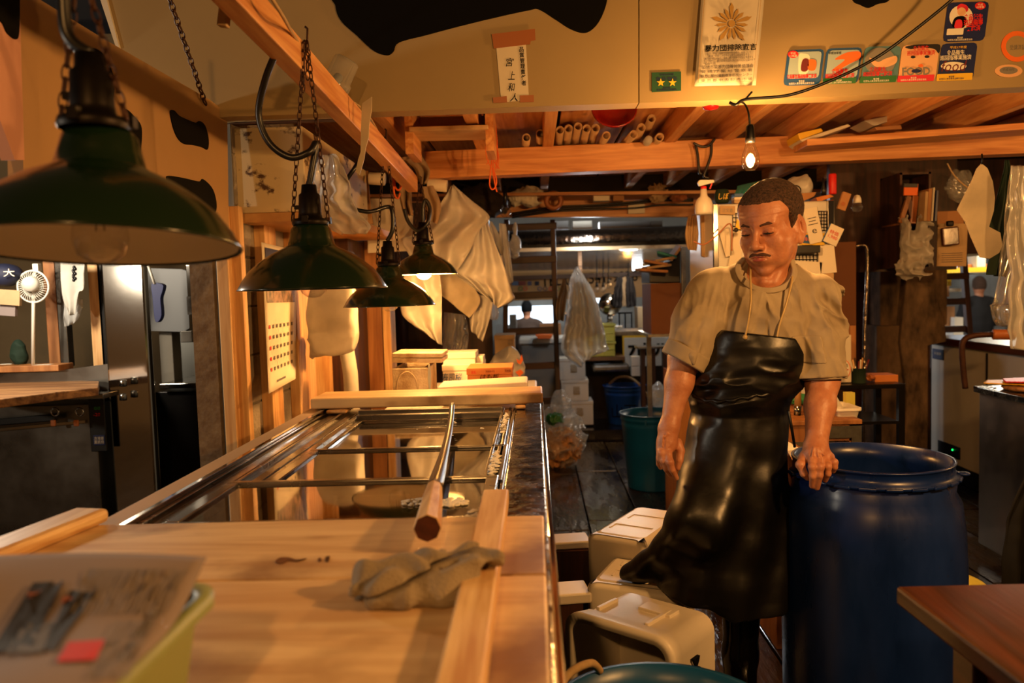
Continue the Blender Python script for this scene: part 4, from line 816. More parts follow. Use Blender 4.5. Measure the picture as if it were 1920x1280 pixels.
# ladder left of the opening
ld = thing('ladder', 'dark wooden ladder leaning in front of the far opening, left', 'ladder', P(1000, 862, 6.2))
for x0, x1 in ((950, 945), (1036, 1050)):
    mb = MB(); mb.beam(P(x0, 412, 6.45), P(x1, 866, 6.4), .04, .06); mb.build('side_rail', 'dark_z', ld, bev=.004)
for y in (425, 487, 553, 620, 686, 752): mb = MB(); mb.beam(P(948, y+2, 6.42), P(1044, y-2, 6.42), .03, .055); mb.build('rung', 'dark_x', ld, bev=.004)
# second ladder at the right
ld = thing('ladder', 'dark wooden ladder standing at the right in front of the far stall', 'ladder', P(1785, 690, 5.8))
for a, b in (((1742, 470), (1748, 690)), ((1805, 470), (1822, 690))): mb = MB(); mb.beam(P(*a, 6.3), P(*b, 6.2), .04, .05); mb.build('side_rail', 'dark_z', ld, bev=.004)
for y in (519, 566, 618, 670): mb = MB(); mb.beam(P(1744, y, 6.25), P(1816, y-2, 6.25), .03, .05); mb.build('rung', 'dark_x', ld, bev=.004)
# --- refrigerator behind the man with racks and notes
fr = thing('upright_refrigerator', 'tall cream refrigerator behind the man covered with notes and wire racks', 'refrigerator', (P(1450, 600, 3.9).x, 4.1, 0))
mb = MB(); a = P(1337, 383, 3.9); b = P(1558, 640, 3.9); mb.bb(a.x, b.x, 3.9, 4.5, 0, a.z); mb.build('body', 'freezer_white', fr, bev=.01)
mb = MB(); mb.bb(b.x-.02, b.x+.012, 3.88, 3.9, 0.2, a.z); mb.build('door_edge', 'mirror_steel', fr, bev=.003)
mb = MB(); mb.bb(a.x-.005, a.x+.02, 3.88, 3.9, 0.2, a.z); mb.build('door_edge', 'mirror_steel', fr, bev=.003)
def rack(x0, y0, x1, y1, nx, ny, lab, Y=3.89):
    mb = MB()
    for i in range(nx+1): x = x0+(x1-x0)*i/nx; mb.tube([P(x, y0, Y), P(x, y1, Y)], .002, 5)
    for i in range(ny+1): y = y0+(y1-y0)*i/ny; mb.tube([P(x0, y, Y), P(x1, y, Y)], .002, 5)
    return mb.build('wire_rack', 'iron', label=lab, cat='rack')
rack(1530, 396, 1555, 432, 5, 6, 'small black wire basket hung on the refrigerator right of the man'); rack(1374, 400, 1392, 432, 3, 4, 'black wire rack on the refrigerator left of the man')
t = pbox('clip_tray', 1488, 460, 1538, 474, 3.82, .08, 'black_plastic', 'black magnetic tray on the refrigerator behind the man', 'tray')
rack(1486, 478, 1532, 494, 7, 2, 'wire rack with small clips under the black tray')
def note(x0, y0, x1, y1, rot, mt, lab, txt=None, tm='ink', Y=3.876, th=.003): 
    t = card('paper_note', x0, y0, x1, y1, Y, mt, lab, 'note', rot=rot, th=th)
    if txt: text(txt, P((x0+x1)/2, (y0+y1)/2, Y-.003), (x1-x0)*Y/F*.7, (y1-y0)*Y/F*.45, tm, t, R=Matrix.Rotation(rot, 3, 'Y'))
    return t
note(1512, 390, 1538, 455, -.2, 'paper', 'cream receipt hanging beside his ear on the refrigerator', '三\ne', 'ink')
note(1500, 437, 1546, 459, .05, 'yellow', 'yellow printed card standing in the black magnetic tray', None, Y=3.888)
t = note(1506, 440, 1522, 456, .1, 'st_blue', 'dark blue card with orange marks in the black tray', '海老', 'orange', Y=3.884)
note(1550, 423, 1576, 458, .45, 'paper', 'price ticket with red and black writing tilted beside the refrigerator', '特価\n1,980', 'red', Y=3.868)
note(1548, 420, 1558, 455, .45, 'st_blue', 'blue-edged ticket behind the tilted price ticket', Y=3.873)
note(1536, 460, 1566, 512, -.1, 'paper', 'blank white paper sheet hanging below the price ticket')
note(1540, 512, 1563, 535, .03, 'paper_old', 'small cream slip under the blank white sheet')
note(1490, 490, 1540, 520, .1, 'paper', 'crumpled pale paper behind his shoulder')
note(1350, 386, 1378, 402, .05, 'paper_old', 'small cream label at the top left of the refrigerator', '注文書', 'print_mid')
note(1354, 430, 1372, 480, -.25, 'paper', 'folded white paper slanting on the refrigerator left of his face'); note(1372, 430, 1392, 500, .2, 'paper', 'long white paper behind the folded one left of his face'); note(1380, 412, 1392, 432, .2, 'yellow', 'small yellow slip peeking out left of his forehead')
mb = MB(); mb.tube(crom([P(1300, 452, 3.8), P(1320, 458, 3.8), P(1345, 440, 3.8), P(1365, 420, 3.8), P(1372, 428, 3.8), P(1372, 470, 3.8)], 8, False), .0035, 6); mb.build('hanging_wire', 'tape_brown', label='tan wire looping across the left side of the refrigerator', cat='wire')
mb = MB(); mb.sphere(P(1380, 431, 3.78), .011, 10); mb.build('magnet_knob', 'black_plastic', label='round black magnet left of his forehead', cat='magnet')
# top of the refrigerator
t = thing('spray_bottle', 'white spray bottle with red trigger head left of the man', 'spray bottle', P(1322, 402, 3.85)); c = P(1320, 402, 3.85)
mb = MB(); mb.lathe([(0, 0), (.038, 0), (.042, .01), (.042, .045), (.034, .07), (.018, .085), (.014, .12), (0, .12)], c, 20); mb.build('bottle', 'white_plastic', t)
mb = MB(); mb.lathe([(0, .118), (.014, .118), (.014, .132), (0, .132)], c, 16); mb.box(c+V((.035, 0, .135)), (.006, .01, .035), Matrix.Rotation(.4, 3, 'Y')); mb.build('trigger', 'red', t)
mb = MB(); mb.prism([c+V(q) for q in ((-.022, -.01, .132), (.05, -.01, .148), (.048, -.01, .160), (-.02, -.01, .162), (-.03, -.01, .15))], (0, .02, 0)); mb.build('spray_head', 'white_plastic', t, bev=.003)
c = P(1354, 381, 3.95); t = thing('jar', 'dark round jar with gold brushed characters on the refrigerator', 'jar', c)
mb = MB(); mb.lathe([(0, 0), (.028, 0), (.034, .012), (.035, .045), (.03, .062), (.027, .066), (0, .067)], c, 24); mb.build('jar_body', 'green_cloth', t); text('しぼ', c+V((0, -.0355, .03)), .05, .03, 'yellow', t, shear=.2)
for i, (y0, y1, mt, lb) in enumerate([(374, 381, 'paper_old', 'bottom'), (369, 374, 'paper', 'middle'), (362, 369, 'st_blue', 'top')]): pbox('small_box', 1377, y0, 1394, y1, 3.95, .06, mt, 'little %s box of the stack left of his head, %s one' % (['cream', 'white', 'blue'][i], lb), 'box')
sheet([(P(1382, 352, 4.1), P(1445, 338, 4.1)), (P(1380, 366, 4.0), P(1440, 352, 4.0)), (P(1390, 378, 4.0), P(1436, 372, 4.0))], 'plastic_bag', 'teal_cloth', amp=.012, th=.02, label='turquoise plastic bag on top of the refrigerator behind his head', cat='bag')
lump('cloth_bag', 1498, 350, 4.1, .065, .06, .055, 'bag_white', 'rolled pale bag on top of the refrigerator right of his head', 'bag', 12, .2)
mb = MB(); mb.torus(P(1492, 357, 4.02), .024, .003, 'y', 20, 6); mb.build('wire_ring', 'iron', label='thin black ring in front of the rolled pale bag', cat='ring')
mb = MB(); mb.prism([P(*q, 3.98) for q in [(1503, 362), (1531, 360), (1527, 368), (1505, 378), (1500, 374)]], (0, .1, 0)); mb.build('small_carton', 'cardboard', label='squashed brown envelope on the refrigerator right of his head', cat='packet', bev=.003)
mb = MB(); mb.prism([P(*q, 3.98) for q in [(1530, 370), (1556, 364), (1564, 368), (1545, 375), (1534, 380)]], (0, .1, 0)); mb.build('small_carton', 'cardboard_orange', label='folded orange-brown packet under the red can', cat='packet', bev=.003)
c = P(1561, 364, 4.05); mb = MB(); mb.lathe([(0, 0), (.017, 0), (.019, .004), (.019, .095), (.016, .1), (0, .1)], c, 20); mb.build('drink_can', 'red', label='tall red can standing on top of the refrigerator', cat='can')
c = P(1544, 366, 4.05); mb = MB(); mb.lathe([(0, 0), (.012, 0), (.012, .03), (.006, .05), (.005, .085), (0, .086)], c, 16); mb.build('sauce_bottle', 'black_plastic', label='small dark bottle left of the red can', cat='bottle')
c = P(1607, 388, 4.0); t = thing('wall_lamp', 'white dome-shaped lamp socket with a glass below, on the dark wall', 'lamp', c); mb = MB(); mb.lathe([(0, .06), (.012, .056), (.019, .04), (.021, .02), (0, .02)], c, 20); mb.build('dome', 'white_plastic', t); mb = MB(); mb.lathe([(.018, .02), (.026, .0), (.02, -.02), (0, -.026)], c, 20); mb.build('glass_cup', 'glass', t)
t = card('remote_control', 1574, 361, 1590, 394, 3.9, 'cardboard', 'tilted tan plastic remote control hung beside the refrigerator', 'remote control', rot=.35, th=.02, bev=.004); disc(1581, 382, 4, 4, 'tape_brown', 'dial', t, 3.885)
# strip curtain, metal rails and the shelf with the cardboard box
mb = MB(); mb.prism([P(*q, 4.1) for q in [(1314, 388), (1337, 386), (1337, 470), (1330, 485), (1316, 480)]], (0, .03, 0)); mb.build('hanging_board', 'paper_old', label='old stained board hanging left of the refrigerator', cat='board', bev=.003)
sheet([(P(1290, 405, 4.2), P(1306, 402, 4.2)), (P(1285, 440, 4.2), P(1310, 440, 4.2)), (P(1290, 468, 4.2), P(1306, 470, 4.2))], 'paper_note', 'paper_old', amp=.006, label='brown-stained notes hanging on wires by the spray bottle', cat='note')
for i, x in enumerate((1281, 1291)):
    mb = MB(); mb.bb(P(x, 500, 4.9).x-.013, P(x, 500, 4.9).x+.013, 4.88+i*.06, 4.91+i*.06, 0, P(x, 463, 4.9).z); mb.build('rack_upright', 'galv' if i == 0 else 'mirror_steel', label='slotted metal upright beside the brown carton, '+['left', 'right shiny one'][i], cat='post')
mb = MB(); mb.pb(1216, 626, 1300, 631, 4.95, .5); mb.build('rack_shelf', 'galv', label='metal shelf carrying the tall brown carton', cat='shelf')
mb = MB(); xx = P(1222, 700, 5.2).x; mb.bb(xx, xx+.03, 5.4, 5.43, 0, P(1222, 628, 5.4).z); mb.build('rack_upright', 'galv', label='rear metal upright under the brown carton', cat='post')
pbox('cardboard_carton', 1221, 531, 1278, 626, 5.0, .4, 'cardboard_dark', 'tall brown carton on the metal shelf left of the man', 'carton')
mb = MB(); mb.prism([P(*q, 5.0) for q in [(1218, 496), (1260, 490), (1276, 466), (1276, 530), (1218, 530)]], (0, .38, 0)); mb.build('black_case', 'black_plastic', label='black case lying on the tall brown carton', cat='case', bev=.006)
rnd = random.Random(8)
for i, (x, y, a, mt) in enumerate([(1225, 508, .1, 'cardboard'), (1224, 501, -.1, 'paper_old'), (1230, 494, .2, 'cardboard'), (1240, 487, -.15, 'paper_old'), (1250, 480, .3, 'teal_cloth'), (1264, 474, -.9, 'tube_paper')]):
    Rm = Matrix.Rotation(a, 3, 'Y') @ Matrix.Rotation(.2*rnd.uniform(-1, 1), 3, 'Z'); mb = MB(); mb.box(P(x, y, 4.98+.01*i), (.17-.012*i, .25, .016), Rm)
    mb.build('folded_newspaper', mt, bev=.006, label='folded paper bundle piled on the black case, %s' % ['lowest', 'second from the bottom', 'third from the bottom', 'fourth from the bottom', 'teal one near the top', 'upright one at the right'][i], cat='newspaper')
# foil-wrapped pipe by the dark wall
mb = MB(); mb.tube(crom([P(1588, 466, 4.6), P(1620, 460, 4.6), P(1626, 480, 4.6), P(1625, 540, 4.6), P(1622, 600, 4.6), P(1620, 700, 4.6), P(1620, 900, 4.6)], 6, False), .010, 10); mb.build('foil_pipe', 'crinkle_foil', label='thin foil-wrapped pipe running down the dark wall', cat='pipe')
pbox('brown_board', 1562, 455, 1605, 640, 4.4, .03, 'cardboard_dark', 'brown board leaning behind the refrigerator right of the man', 'board')
# cupboard shelf at right with papers
t = thing('wall_shelf_unit', 'dark wall shelf unit with wooden divisions right of the man', 'shelf', P(1720, 510, 4.5))
mb = MB(); a = P(1683, 325, 4.55); b = P(1740, 500, 4.55); mb.bb(a.x, a.x+.012, 4.52, 4.77, b.z, a.z); mb.bb(b.x-.012, b.x, 4.52, 4.77, b.z, a.z); mb.bb(a.x, b.x, 4.52, 4.77, a.z-.012, a.z); mb.bb(a.x, b.x, 4.75, 4.77, b.z, a.z); mb.build('case', 'dark_z', t)
mb = MB(); mb.bb(a.x, b.x, 4.52, 4.75, P(1700, 418, 4.55).z-.01, P(1700, 418, 4.55).z); mb.build('shelf_board', 'panel_z', t)
for i, (x0, x1, y0, mt, lb) in enumerate([(1724, 1729, 362, 'paper_old', 'tan notebook upright on the dark wall shelf, leftmost'), (1730, 1736, 357, 'cardboard', 'brown notebook upright on the dark wall shelf, second'), (1738, 1741, 355, 'paper', 'white-edged book upright on the dark wall shelf, third'), (1744, 1748, 360, 'st_navy', 'navy book upright on the dark wall shelf, rightmost')]): card('book', x0, y0, x1, 415, 4.46, mt, lb, 'book', th=.12, rot=.06)
t = card('packet', 1695, 345, 1720, 366, 4.45, 'orange', 'orange and black packet hanging on the dark wall shelf', 'packet', rot=.05, th=.01); card('header_strip', 1695, 344, 1720, 351, 4.44, 'black_plastic', parent=t, rot=.05)
for i, (x0, x1, y1, a) in enumerate([(1692, 1700, 418, .3), (1702, 1712, 416, -.25), (1708, 1718, 418, .1)]): card('wooden_tool', x0, 368, x1, y1, 4.47, ['panel_z', 'dark_z', 'tape_brown'][i], 'brown wooden tool leaning in the dark wall shelf, '+['left', 'middle', 'right'][i], 'tool', rot=a, th=.02)
lump('cloth_bag', 1714, 464, 4.45, .068, .03, .122, 'bag_white', 'off-white cloth bag hanging under the dark wall shelf', 'bag', 14, .35, pw=5)
t = card('paper_note', 1758, 420, 1812, 498, 4.5, 'paper_old', 'brown paper sheet with handwriting hanging by a clip at the right', 'note', rot=.03); 
for k in range(5): card('written_line', 1766, 474+k*4, 1804, 475+k*4, 4.495, 'print_grey', parent=t, th=.001)
card('paper_note', 1758, 396, 1806, 424, 4.55, 'cardboard', 'brown card behind the clip at the right', 'note', th=.004)
t = card('leather_pouch', 1766, 426, 1796, 460, 4.46, 'table_y', 'small brown leather pouch hanging over the handwritten sheet', 'pouch', rot=-.08, th=.03, bev=.008); mb = MB(); mb.box(P(1781, 419, 4.45), (.035, .03, .03)); mb.build('clip', 'iron', t, bev=.008)
card('paper_bag', 1742, 486, 1766, 513, 5.6, 'paper', 'white paper bag behind the right ladder', 'bag', th=.05)
mb = MB(); mb.tube(crom([P(1776, 306, 4.3), P(1790, 330, 4.3), P(1812, 350, 4.3), P(1835, 362, 4.3)], 8, False), .004, 6); mb.build('hanging_wire', 'paper_old', label='pale twisted wire hanging at the upper right', cat='wire')
lump('plastic_bag', 1800, 350, 4.5, .07, .04, .09, 'bag_clear', 'clear plastic bag hanging behind the pale apron', 'bag', 14, .3)
# white folded apron, green cloth, plastic bags hanging right
mb = MB(); mb.prism([P(*q, 3.3) for q in [(1841, 306), (1832, 316), (1822, 340), (1795, 393), (1810, 415), (1822, 446), (1838, 482), (1856, 485), (1874, 474), (1880, 460), (1876, 436), (1855, 425), (1864, 395), (1866, 370), (1862, 340), (1852, 315)]], (0, .008, 0)); mb.build('folded_apron', 'paper_sheet', bev=.002, label='pale cream folded sheet hanging from a nail at the right', cat='cloth')
mb = MB(); mb.tube([P(1841, 288, 3.3), P(1842, 300, 3.3), P(1841, 308, 3.3)], .003, 6); mb.build('nail_hook', 'iron', label='hook above the pale folded sheet', cat='hook')
sheet([(P(1884, 300, 3.4), P(1892, 300, 3.4)), (P(1876, 350, 3.4), P(1900, 350, 3.4)), (P(1856, 424, 3.4), P(1905, 424, 3.4)), (P(1860, 470, 3.4), P(1905, 470, 3.4)), (P(1852, 515, 3.4), P(1890, 520, 3.4))], 'apron', 'green_cloth', amp=.02, folds=2, label='dark green apron hanging behind the clear plastic bags', cat='apron')
for i, (rws_, mt, lb) in enumerate([([(1895, 310, 1930), (1885, 400, 1940), (1878, 470, 1935), (1862, 560, 1915), (1852, 575, 1905), (1870, 612, 1900)], 'bag_fine', 'clear plastic bag hanging at the right edge, lower one with a pointed corner'), ([(1892, 312, 1930), (1890, 380, 1935), (1886, 440, 1936), (1895, 520, 1945), (1896, 620, 1945), (1905, 655, 1925)], 'bag_sheet', 'long bunch of clear plastic bags hanging brightly at the right edge')]):
    sheet([(P(a, y, 3.2-i*.1), P(b, y, 3.2-i*.1)) for a, y, b in rws_], 'plastic_bag', mt, amp=.03, folds=3, crumple=.012, seed=5+i, label=lb, cat='bag')
# white chest freezer right
fz = thing('chest_freezer', 'white chest freezer with dark wet top at the right', 'freezer', P(1840, 900, 5.0)*1)
WLOC[fz.name] = V((3.2, 4.8, 0)); fz.location = WLOC[fz.name]
mb = MB(); mb.bb(2.78, 3.7, 4.0, 5.7, .12, .91); mb.build('body', 'freezer_white', fz, bev=.01)
mb = MB(); mb.bb(2.75, 3.72, 3.96, 5.74, .914, .965); mb.build('lid', 'table_y', fz, bev=.01)
mb = MB(); mb.bb(2.80, 3.68, 4.05, 5.65, 0, .12); mb.build('plinth', 'black_plastic', fz)
mb = MB(); mb.bb(2.772, 2.78, 4.99, 5.0, .12, .9); mb.build('door_gap', 'black_plastic', fz)
mb = MB(); mb.bb(2.774, 2.779, 5.52, 5.67, .81, .88); mb.build('nameplate', 'st_navy', fz); RX = Matrix.Rotation(-PI/2, 3, 'Z'); text('冷凍庫', (2.772, 5.595, .85), .1, .02, 'st_white', fz, R=RX)
mb = MB(); mb.bb(2.770, 2.779, 5.3, 5.58, .17, .25); mb.build('control_panel', 'black_plastic', fz); mb = MB(); mb.sphere((2.768, 5.38, .22), .006, 8); mb.build('indicator_light', 'led_green', fz)
# stainless counter running along the right edge
st = thing('steel_counter', 'stainless steel counter running along the right edge of the picture', 'counter', V((2.55, 2.9, 0)))
mb = MB(); mb.bb(2.16, 2.95, 1.7, 3.95, .06, .81); mb.build('body', 'steel_matte', st, bev=.004)
mb = MB(); mb.bb(2.14, 2.97, 1.68, 3.97, .81, .84); mb.build('worktop', 'wet_deck', st, bev=.004)
mb = MB(); mb.tube(crom([P(1810, 728, 4.0), P(1806, 690, 4.0), P(1804, 660, 4.0), P(1806, 640, 4.0), P(1822, 630, 4.0), P(1860, 627, 4.0), P(1930, 627, 4.0)], 6, False), .014, 12); mb.build('pipe_rail', 'tape_brown' if 0 else 'old_brass' if 'old_brass' in M else 'rust', label='bent brownish metal rail rising from the steel counter', cat='rail')
mb = MB(); mb.tube(crom([P(1862, 627, 3.99), P(1885, 627, 3.98), P(1900, 628, 3.98)], 6, False), .026, 12, rs=None); mb.build('rail_padding', 'tape_brown', label='orange-brown wrapping round the bent metal rail', cat='wrapping')
mb = MB(); mb.lathe([(0, 0), (.17, 0), (.185, .012), (.18, .02), (0, .02)], V((PZ(1905, 722, .842).x+.03, 3.76, .842)), 32, sy=.8); mb.build('chopping_board', 'old_x', label='oval wooden board on the steel counter at the right edge', cat='board')
sheet([(PZ(1850, 713, .875), PZ(1930, 712, .875)), (PZ(1845, 718, .872), PZ(1932, 722, .872))], 'food_packet', 'yellow', amp=.004, th=.006, label='yellow and red printed packet on the oval wooden board', cat='packet')
sheet([(PZ(1880, 710, .885), PZ(1930, 708, .885)), (PZ(1885, 716, .885), PZ(1932, 717, .885))], 'food_packet', 'red', amp=.004, th=.006, label='bright red packet beside the yellow one at the right edge', cat='packet')
# black sack at the very right
sheet([(P(1925, 890, 2.7), P(1945, 890, 2.7)), (P(1898, 960, 2.7), P(1950, 960, 2.7)), (P(1888, 1030, 2.7), P(1950, 1030, 2.7)), (P(1883, 1105, 2.7), P(1950, 1105, 2.7))], 'hanging_apron', 'black_cloth', amp=.02, folds=2, th=.01, label='black rubber apron edge hanging at the right margin', cat='apron')
# low work table behind the man, right
tt = thing('work_table', 'low reddish wooden table with an angle iron leg behind the man', 'table', V((P(1545, 800, 3.4).x, 3.5, 0)))
a = P(1470, 790, 3.35); b = P(1617, 786, 3.35); zt_ = (a.z+b.z)/2
mb = MB(); mb.bb(a.x-.3, b.x, 3.35, 3.8, zt_-.02, zt_); mb.build('table_top', 'panel_z', tt, bev=.003)
mb = MB(); mb.bb(a.x-.3, b.x, 3.36, 3.39, zt_-.09, zt_-.02); mb.build('apron_rail', 'panel_z', tt)
for xq, yq in ((b.x-.05, 3.36), (a.x-.3, 3.36), (b.x-.05, 3.75), (a.x-.3, 3.75)): mb = MB(); mb.bb(xq, xq+.05, yq, yq+.05, 0, zt_-.02); mb.build('leg', 'panel_z', tt)
mb = MB(); x0 = P(1553, 800, 3.34).x; mb.bb(x0, b.x-.005, 3.345, 3.35, zt_-.075, zt_-.025); mb.bb(b.x-.045, b.x-.005, 3.345, 3.35, .3, zt_-.075); mb.build('angle_iron', 'galv', tt)
for i, (x0, y0, x1, y1, Y) in enumerate([(1476, 757, 1560, 772, 3.5), (1560, 752, 1570, 772, 3.45), (1476, 772, 1575, 785, 3.5)]): pbox('wooden_block', x0, y0, x1, y1, Y, .12, 'panel_z', 'dark red wooden block on the low work table, '+['upper', 'right end', 'lower'][i], 'block')
lump('scouring_pad', 1497, 748, 3.5, .055, .05, .018, 'sponge', 'green scouring cloth lying on the wooden blocks', 'cloth', 30, .3)
t = thing('cleaver_handle', 'pale wooden tool handle with a metal cap standing behind the man', 'tool', P(1496, 772, 3.2)); mb = MB(); mb.tube([P(1496, 762, 3.2), P(1496, 690, 3.2)], .013, 10); mb.build('handle', 'pine', t); mb = MB(); mb.tube([P(1495, 778, 3.2), P(1496, 760, 3.2)], .0145, 12); mb.build('ferrule', 'steel', t)
mb = MB(); A_, B_ = P(1564, 764, 3.45), P(1610, 764, 3.45); mb2 = mb; tub(mb, A_.x, B_.x, 3.42, 3.62, P(1580, 785, 3.45).z, A_.z, .02, .012, .006); mb.build('plastic_tray', 'white_plastic', label='cream plastic tray on the low work table right of his arm', cat='tray')
card('juice_carton', 1584, 735, 1600, 762, 3.6, 'crate_yellow', 'yellow-green printed carton standing in the cream tray', 'carton', th=.04)
mb = MB(); mb.prism([P(*q, 3.5) for q in [(1566, 738), (1580, 762), (1566, 762)]], (0, .02, 0)); mb.build('plastic_sheet', 'white_plastic', label='cream plastic sheet leaning in the tray', cat='plastic sheet')
for i, (q, mt) in enumerate([([(1474, 845), (1502, 842), (1502, 858), (1476, 858)], 'foam')]): mb = MB(); mb.prism([P(*k, 3.0) for k in q], (0, .2, 0)); mb.build('foam_piece', mt, label='small white foam piece between the man and the barrel', cat='foam')
mb = MB(); a = P(1474, 858, 2.98); mb.bb(a.x-.05, a.x+.12, 2.95, 3.25, 0, a.z-.001); mb.build('wooden_crate', 'panel_z', label='reddish wooden crate behind the barrel under the foam piece', cat='crate', bev=.004)
# black steel table with pens etc.
bt = thing('steel_table', 'black steel frame table right of the man carrying the pen cup', 'table', V((P(1630, 800, 4.0).x, 4.15, 0)))
a = P(1560, 722, 4.0); b = P(1697, 720, 4.0); zt2 = (a.z+b.z)/2
mb = MB(); mb.bb(a.x, b.x, 4.0, 4.3, zt2-.022, zt2); mb.build('table_top', 'black_steel', bt, bev=.002)
for xq, yq in ((a.x, 4.0), (b.x-.03, 4.0), (a.x, 4.27), (b.x-.03, 4.27)): mb = MB(); mb.bb(xq, xq+.03, yq, yq+.03, 0, zt2-.022); mb.build('leg', 'black_steel', bt)
mb = MB(); mb.bb(a.x+.03, b.x-.03, 4.0, 4.3, zt2-.20, zt2-.185); mb.build('lower_shelf', 'black_steel', bt)
t = pbox('wooden_box', 1560, 611, 1605, 718, 4.2, .05, 'panel_z', 'orange wooden box frame standing behind the round-labelled tin', 'box')
t = pbox('tin_box', 1567, 628, 1596, 717, 4.08, .08, 'paper', 'cream tin with a round label and red mark beside the pen cup', 'tin'); disc(1582, 692, 13, 18, 'orange', 'oval_border', t, 4.078); disc(1582, 692, 11.5, 16.5, 'st_white', 'oval_label', t, 4.077); ptxt('山崎', 1574, 682, 1590, 688, 4.075, 'ink', t); ptxt('味', 1574, 690, 1592, 703, 4.075, 'red', t, bold=.04)
c = P(1610, 719, 4.1); t = thing('pen_cup', 'dark green cup full of pens on the black steel table', 'cup', c); mb = MB(); mb.lathe([(0, 0), (.036, 0), (.036, .006), (.034, .008), (.034, .078), (.036, .08), (.033, .08), (.031, .01), (0, .01)], c, 24); mb.build('cup_body', 'green_cloth', t)
for i in range(8):
    dx = (i-3.5)*.008; mb = MB(); mb.tube([c+V((dx*.6, 0, .02)), c+V((dx*1.7+.004, .01*(i % 3-1), .115+.008*(i % 3)))], .0042, 8); mb.build('pen', ['paper', 'pine', 'steel', 'dk_red'][i % 4], t)
pbox('orange_box', 1641, 703, 1684, 718, 4.1, .12, 'cardboard_orange', 'low orange-red carton on the black steel table', 'carton'); lump('twine_ball', 1632, 708, 4.1, .018, .02, .012, 'tape_brown', 'small tangle of brown twine left of the orange-red carton', 'twine', 60, .5)
# white tub behind barrel
c = P(1782, 1090, 2.75); mb = MB(); mb.lathe([(0, .0), (.13, .0), (.15, c.z-.02), (.165, c.z-.015), (.165, c.z), (.15, c.z), (.13, .02), (0, .02)], (P(1750, 1080, 2.75).x, 2.75, 0), 40); mb.build('plastic_tub', 'crate_yellow', label='cream tub peeping out behind the blue barrel at the right', cat='tub')
# dark wooden table bottom right
wt = thing('wooden_table', 'dark worn wooden table in the lower right corner', 'table', V((1.5, 1.5, 0)))
a = PZ(1679, 1098, .80); zt3 = .80
mb = MB(); yb_ = a.y; mb.prism([V((a.x, yb_, zt3)), V((a.x+1.0, yb_+.01, zt3)), V((a.x+1.0, .9, zt3)), V((a.x+.02, .9, zt3))], (0, 0, -.035)); mb.build('table_top', 'table_y', wt, bev=.006)
for xq, yq in ((a.x+.07, yb_-.14), (a.x+.85, yb_-.14), (a.x+.07, 1.0), (a.x+.85, 1.0)): mb = MB(); mb.bb(xq, xq+.07, yq, yq+.07, 0, zt3-.035); mb.build('leg', 'table_y', wt, bev=.004)
mb = MB(); mb.bb(a.x+.14, a.x+.85, yb_-.13, yb_-.10, zt3-.14, zt3-.035); mb.bb(a.x+.09, a.x+.12, 1.07, yb_-.14, zt3-.14, zt3-.035); mb.build('apron_rail', 'table_y', wt)

mb = MB()
for q in ([(1304, 272), (1308, 290), (1311, 322), (1316, 326)], [(1334, 268), (1333, 290), (1326, 312), (1320, 330), (1330, 334)], [(1340, 260), (1330, 272), (1316, 275), (1300, 268)]): mb.tube(crom([P(*k, 4.08) for k in q], 5, False), .007, 6)
mb.build('black_strap', 'black_rubber', label='black straps looped over the cross beam left of the bulb', cat='strap')
# ================================================================ the man
MY = 2.38
def W(px, py, d=0): return np.array(P(px, py, MY+d))
BC = np.array((P(1633, 857, 2.36).x, 2.36, 0)); BZ = P(1625, 857, 2.36).z     # barrel axis and rim height
man = thing('person', 'man in beige shirt and long black rubber apron leaning on the blue barrel', 'person', (W(1400, 1200)[0], MY+.05, 0))
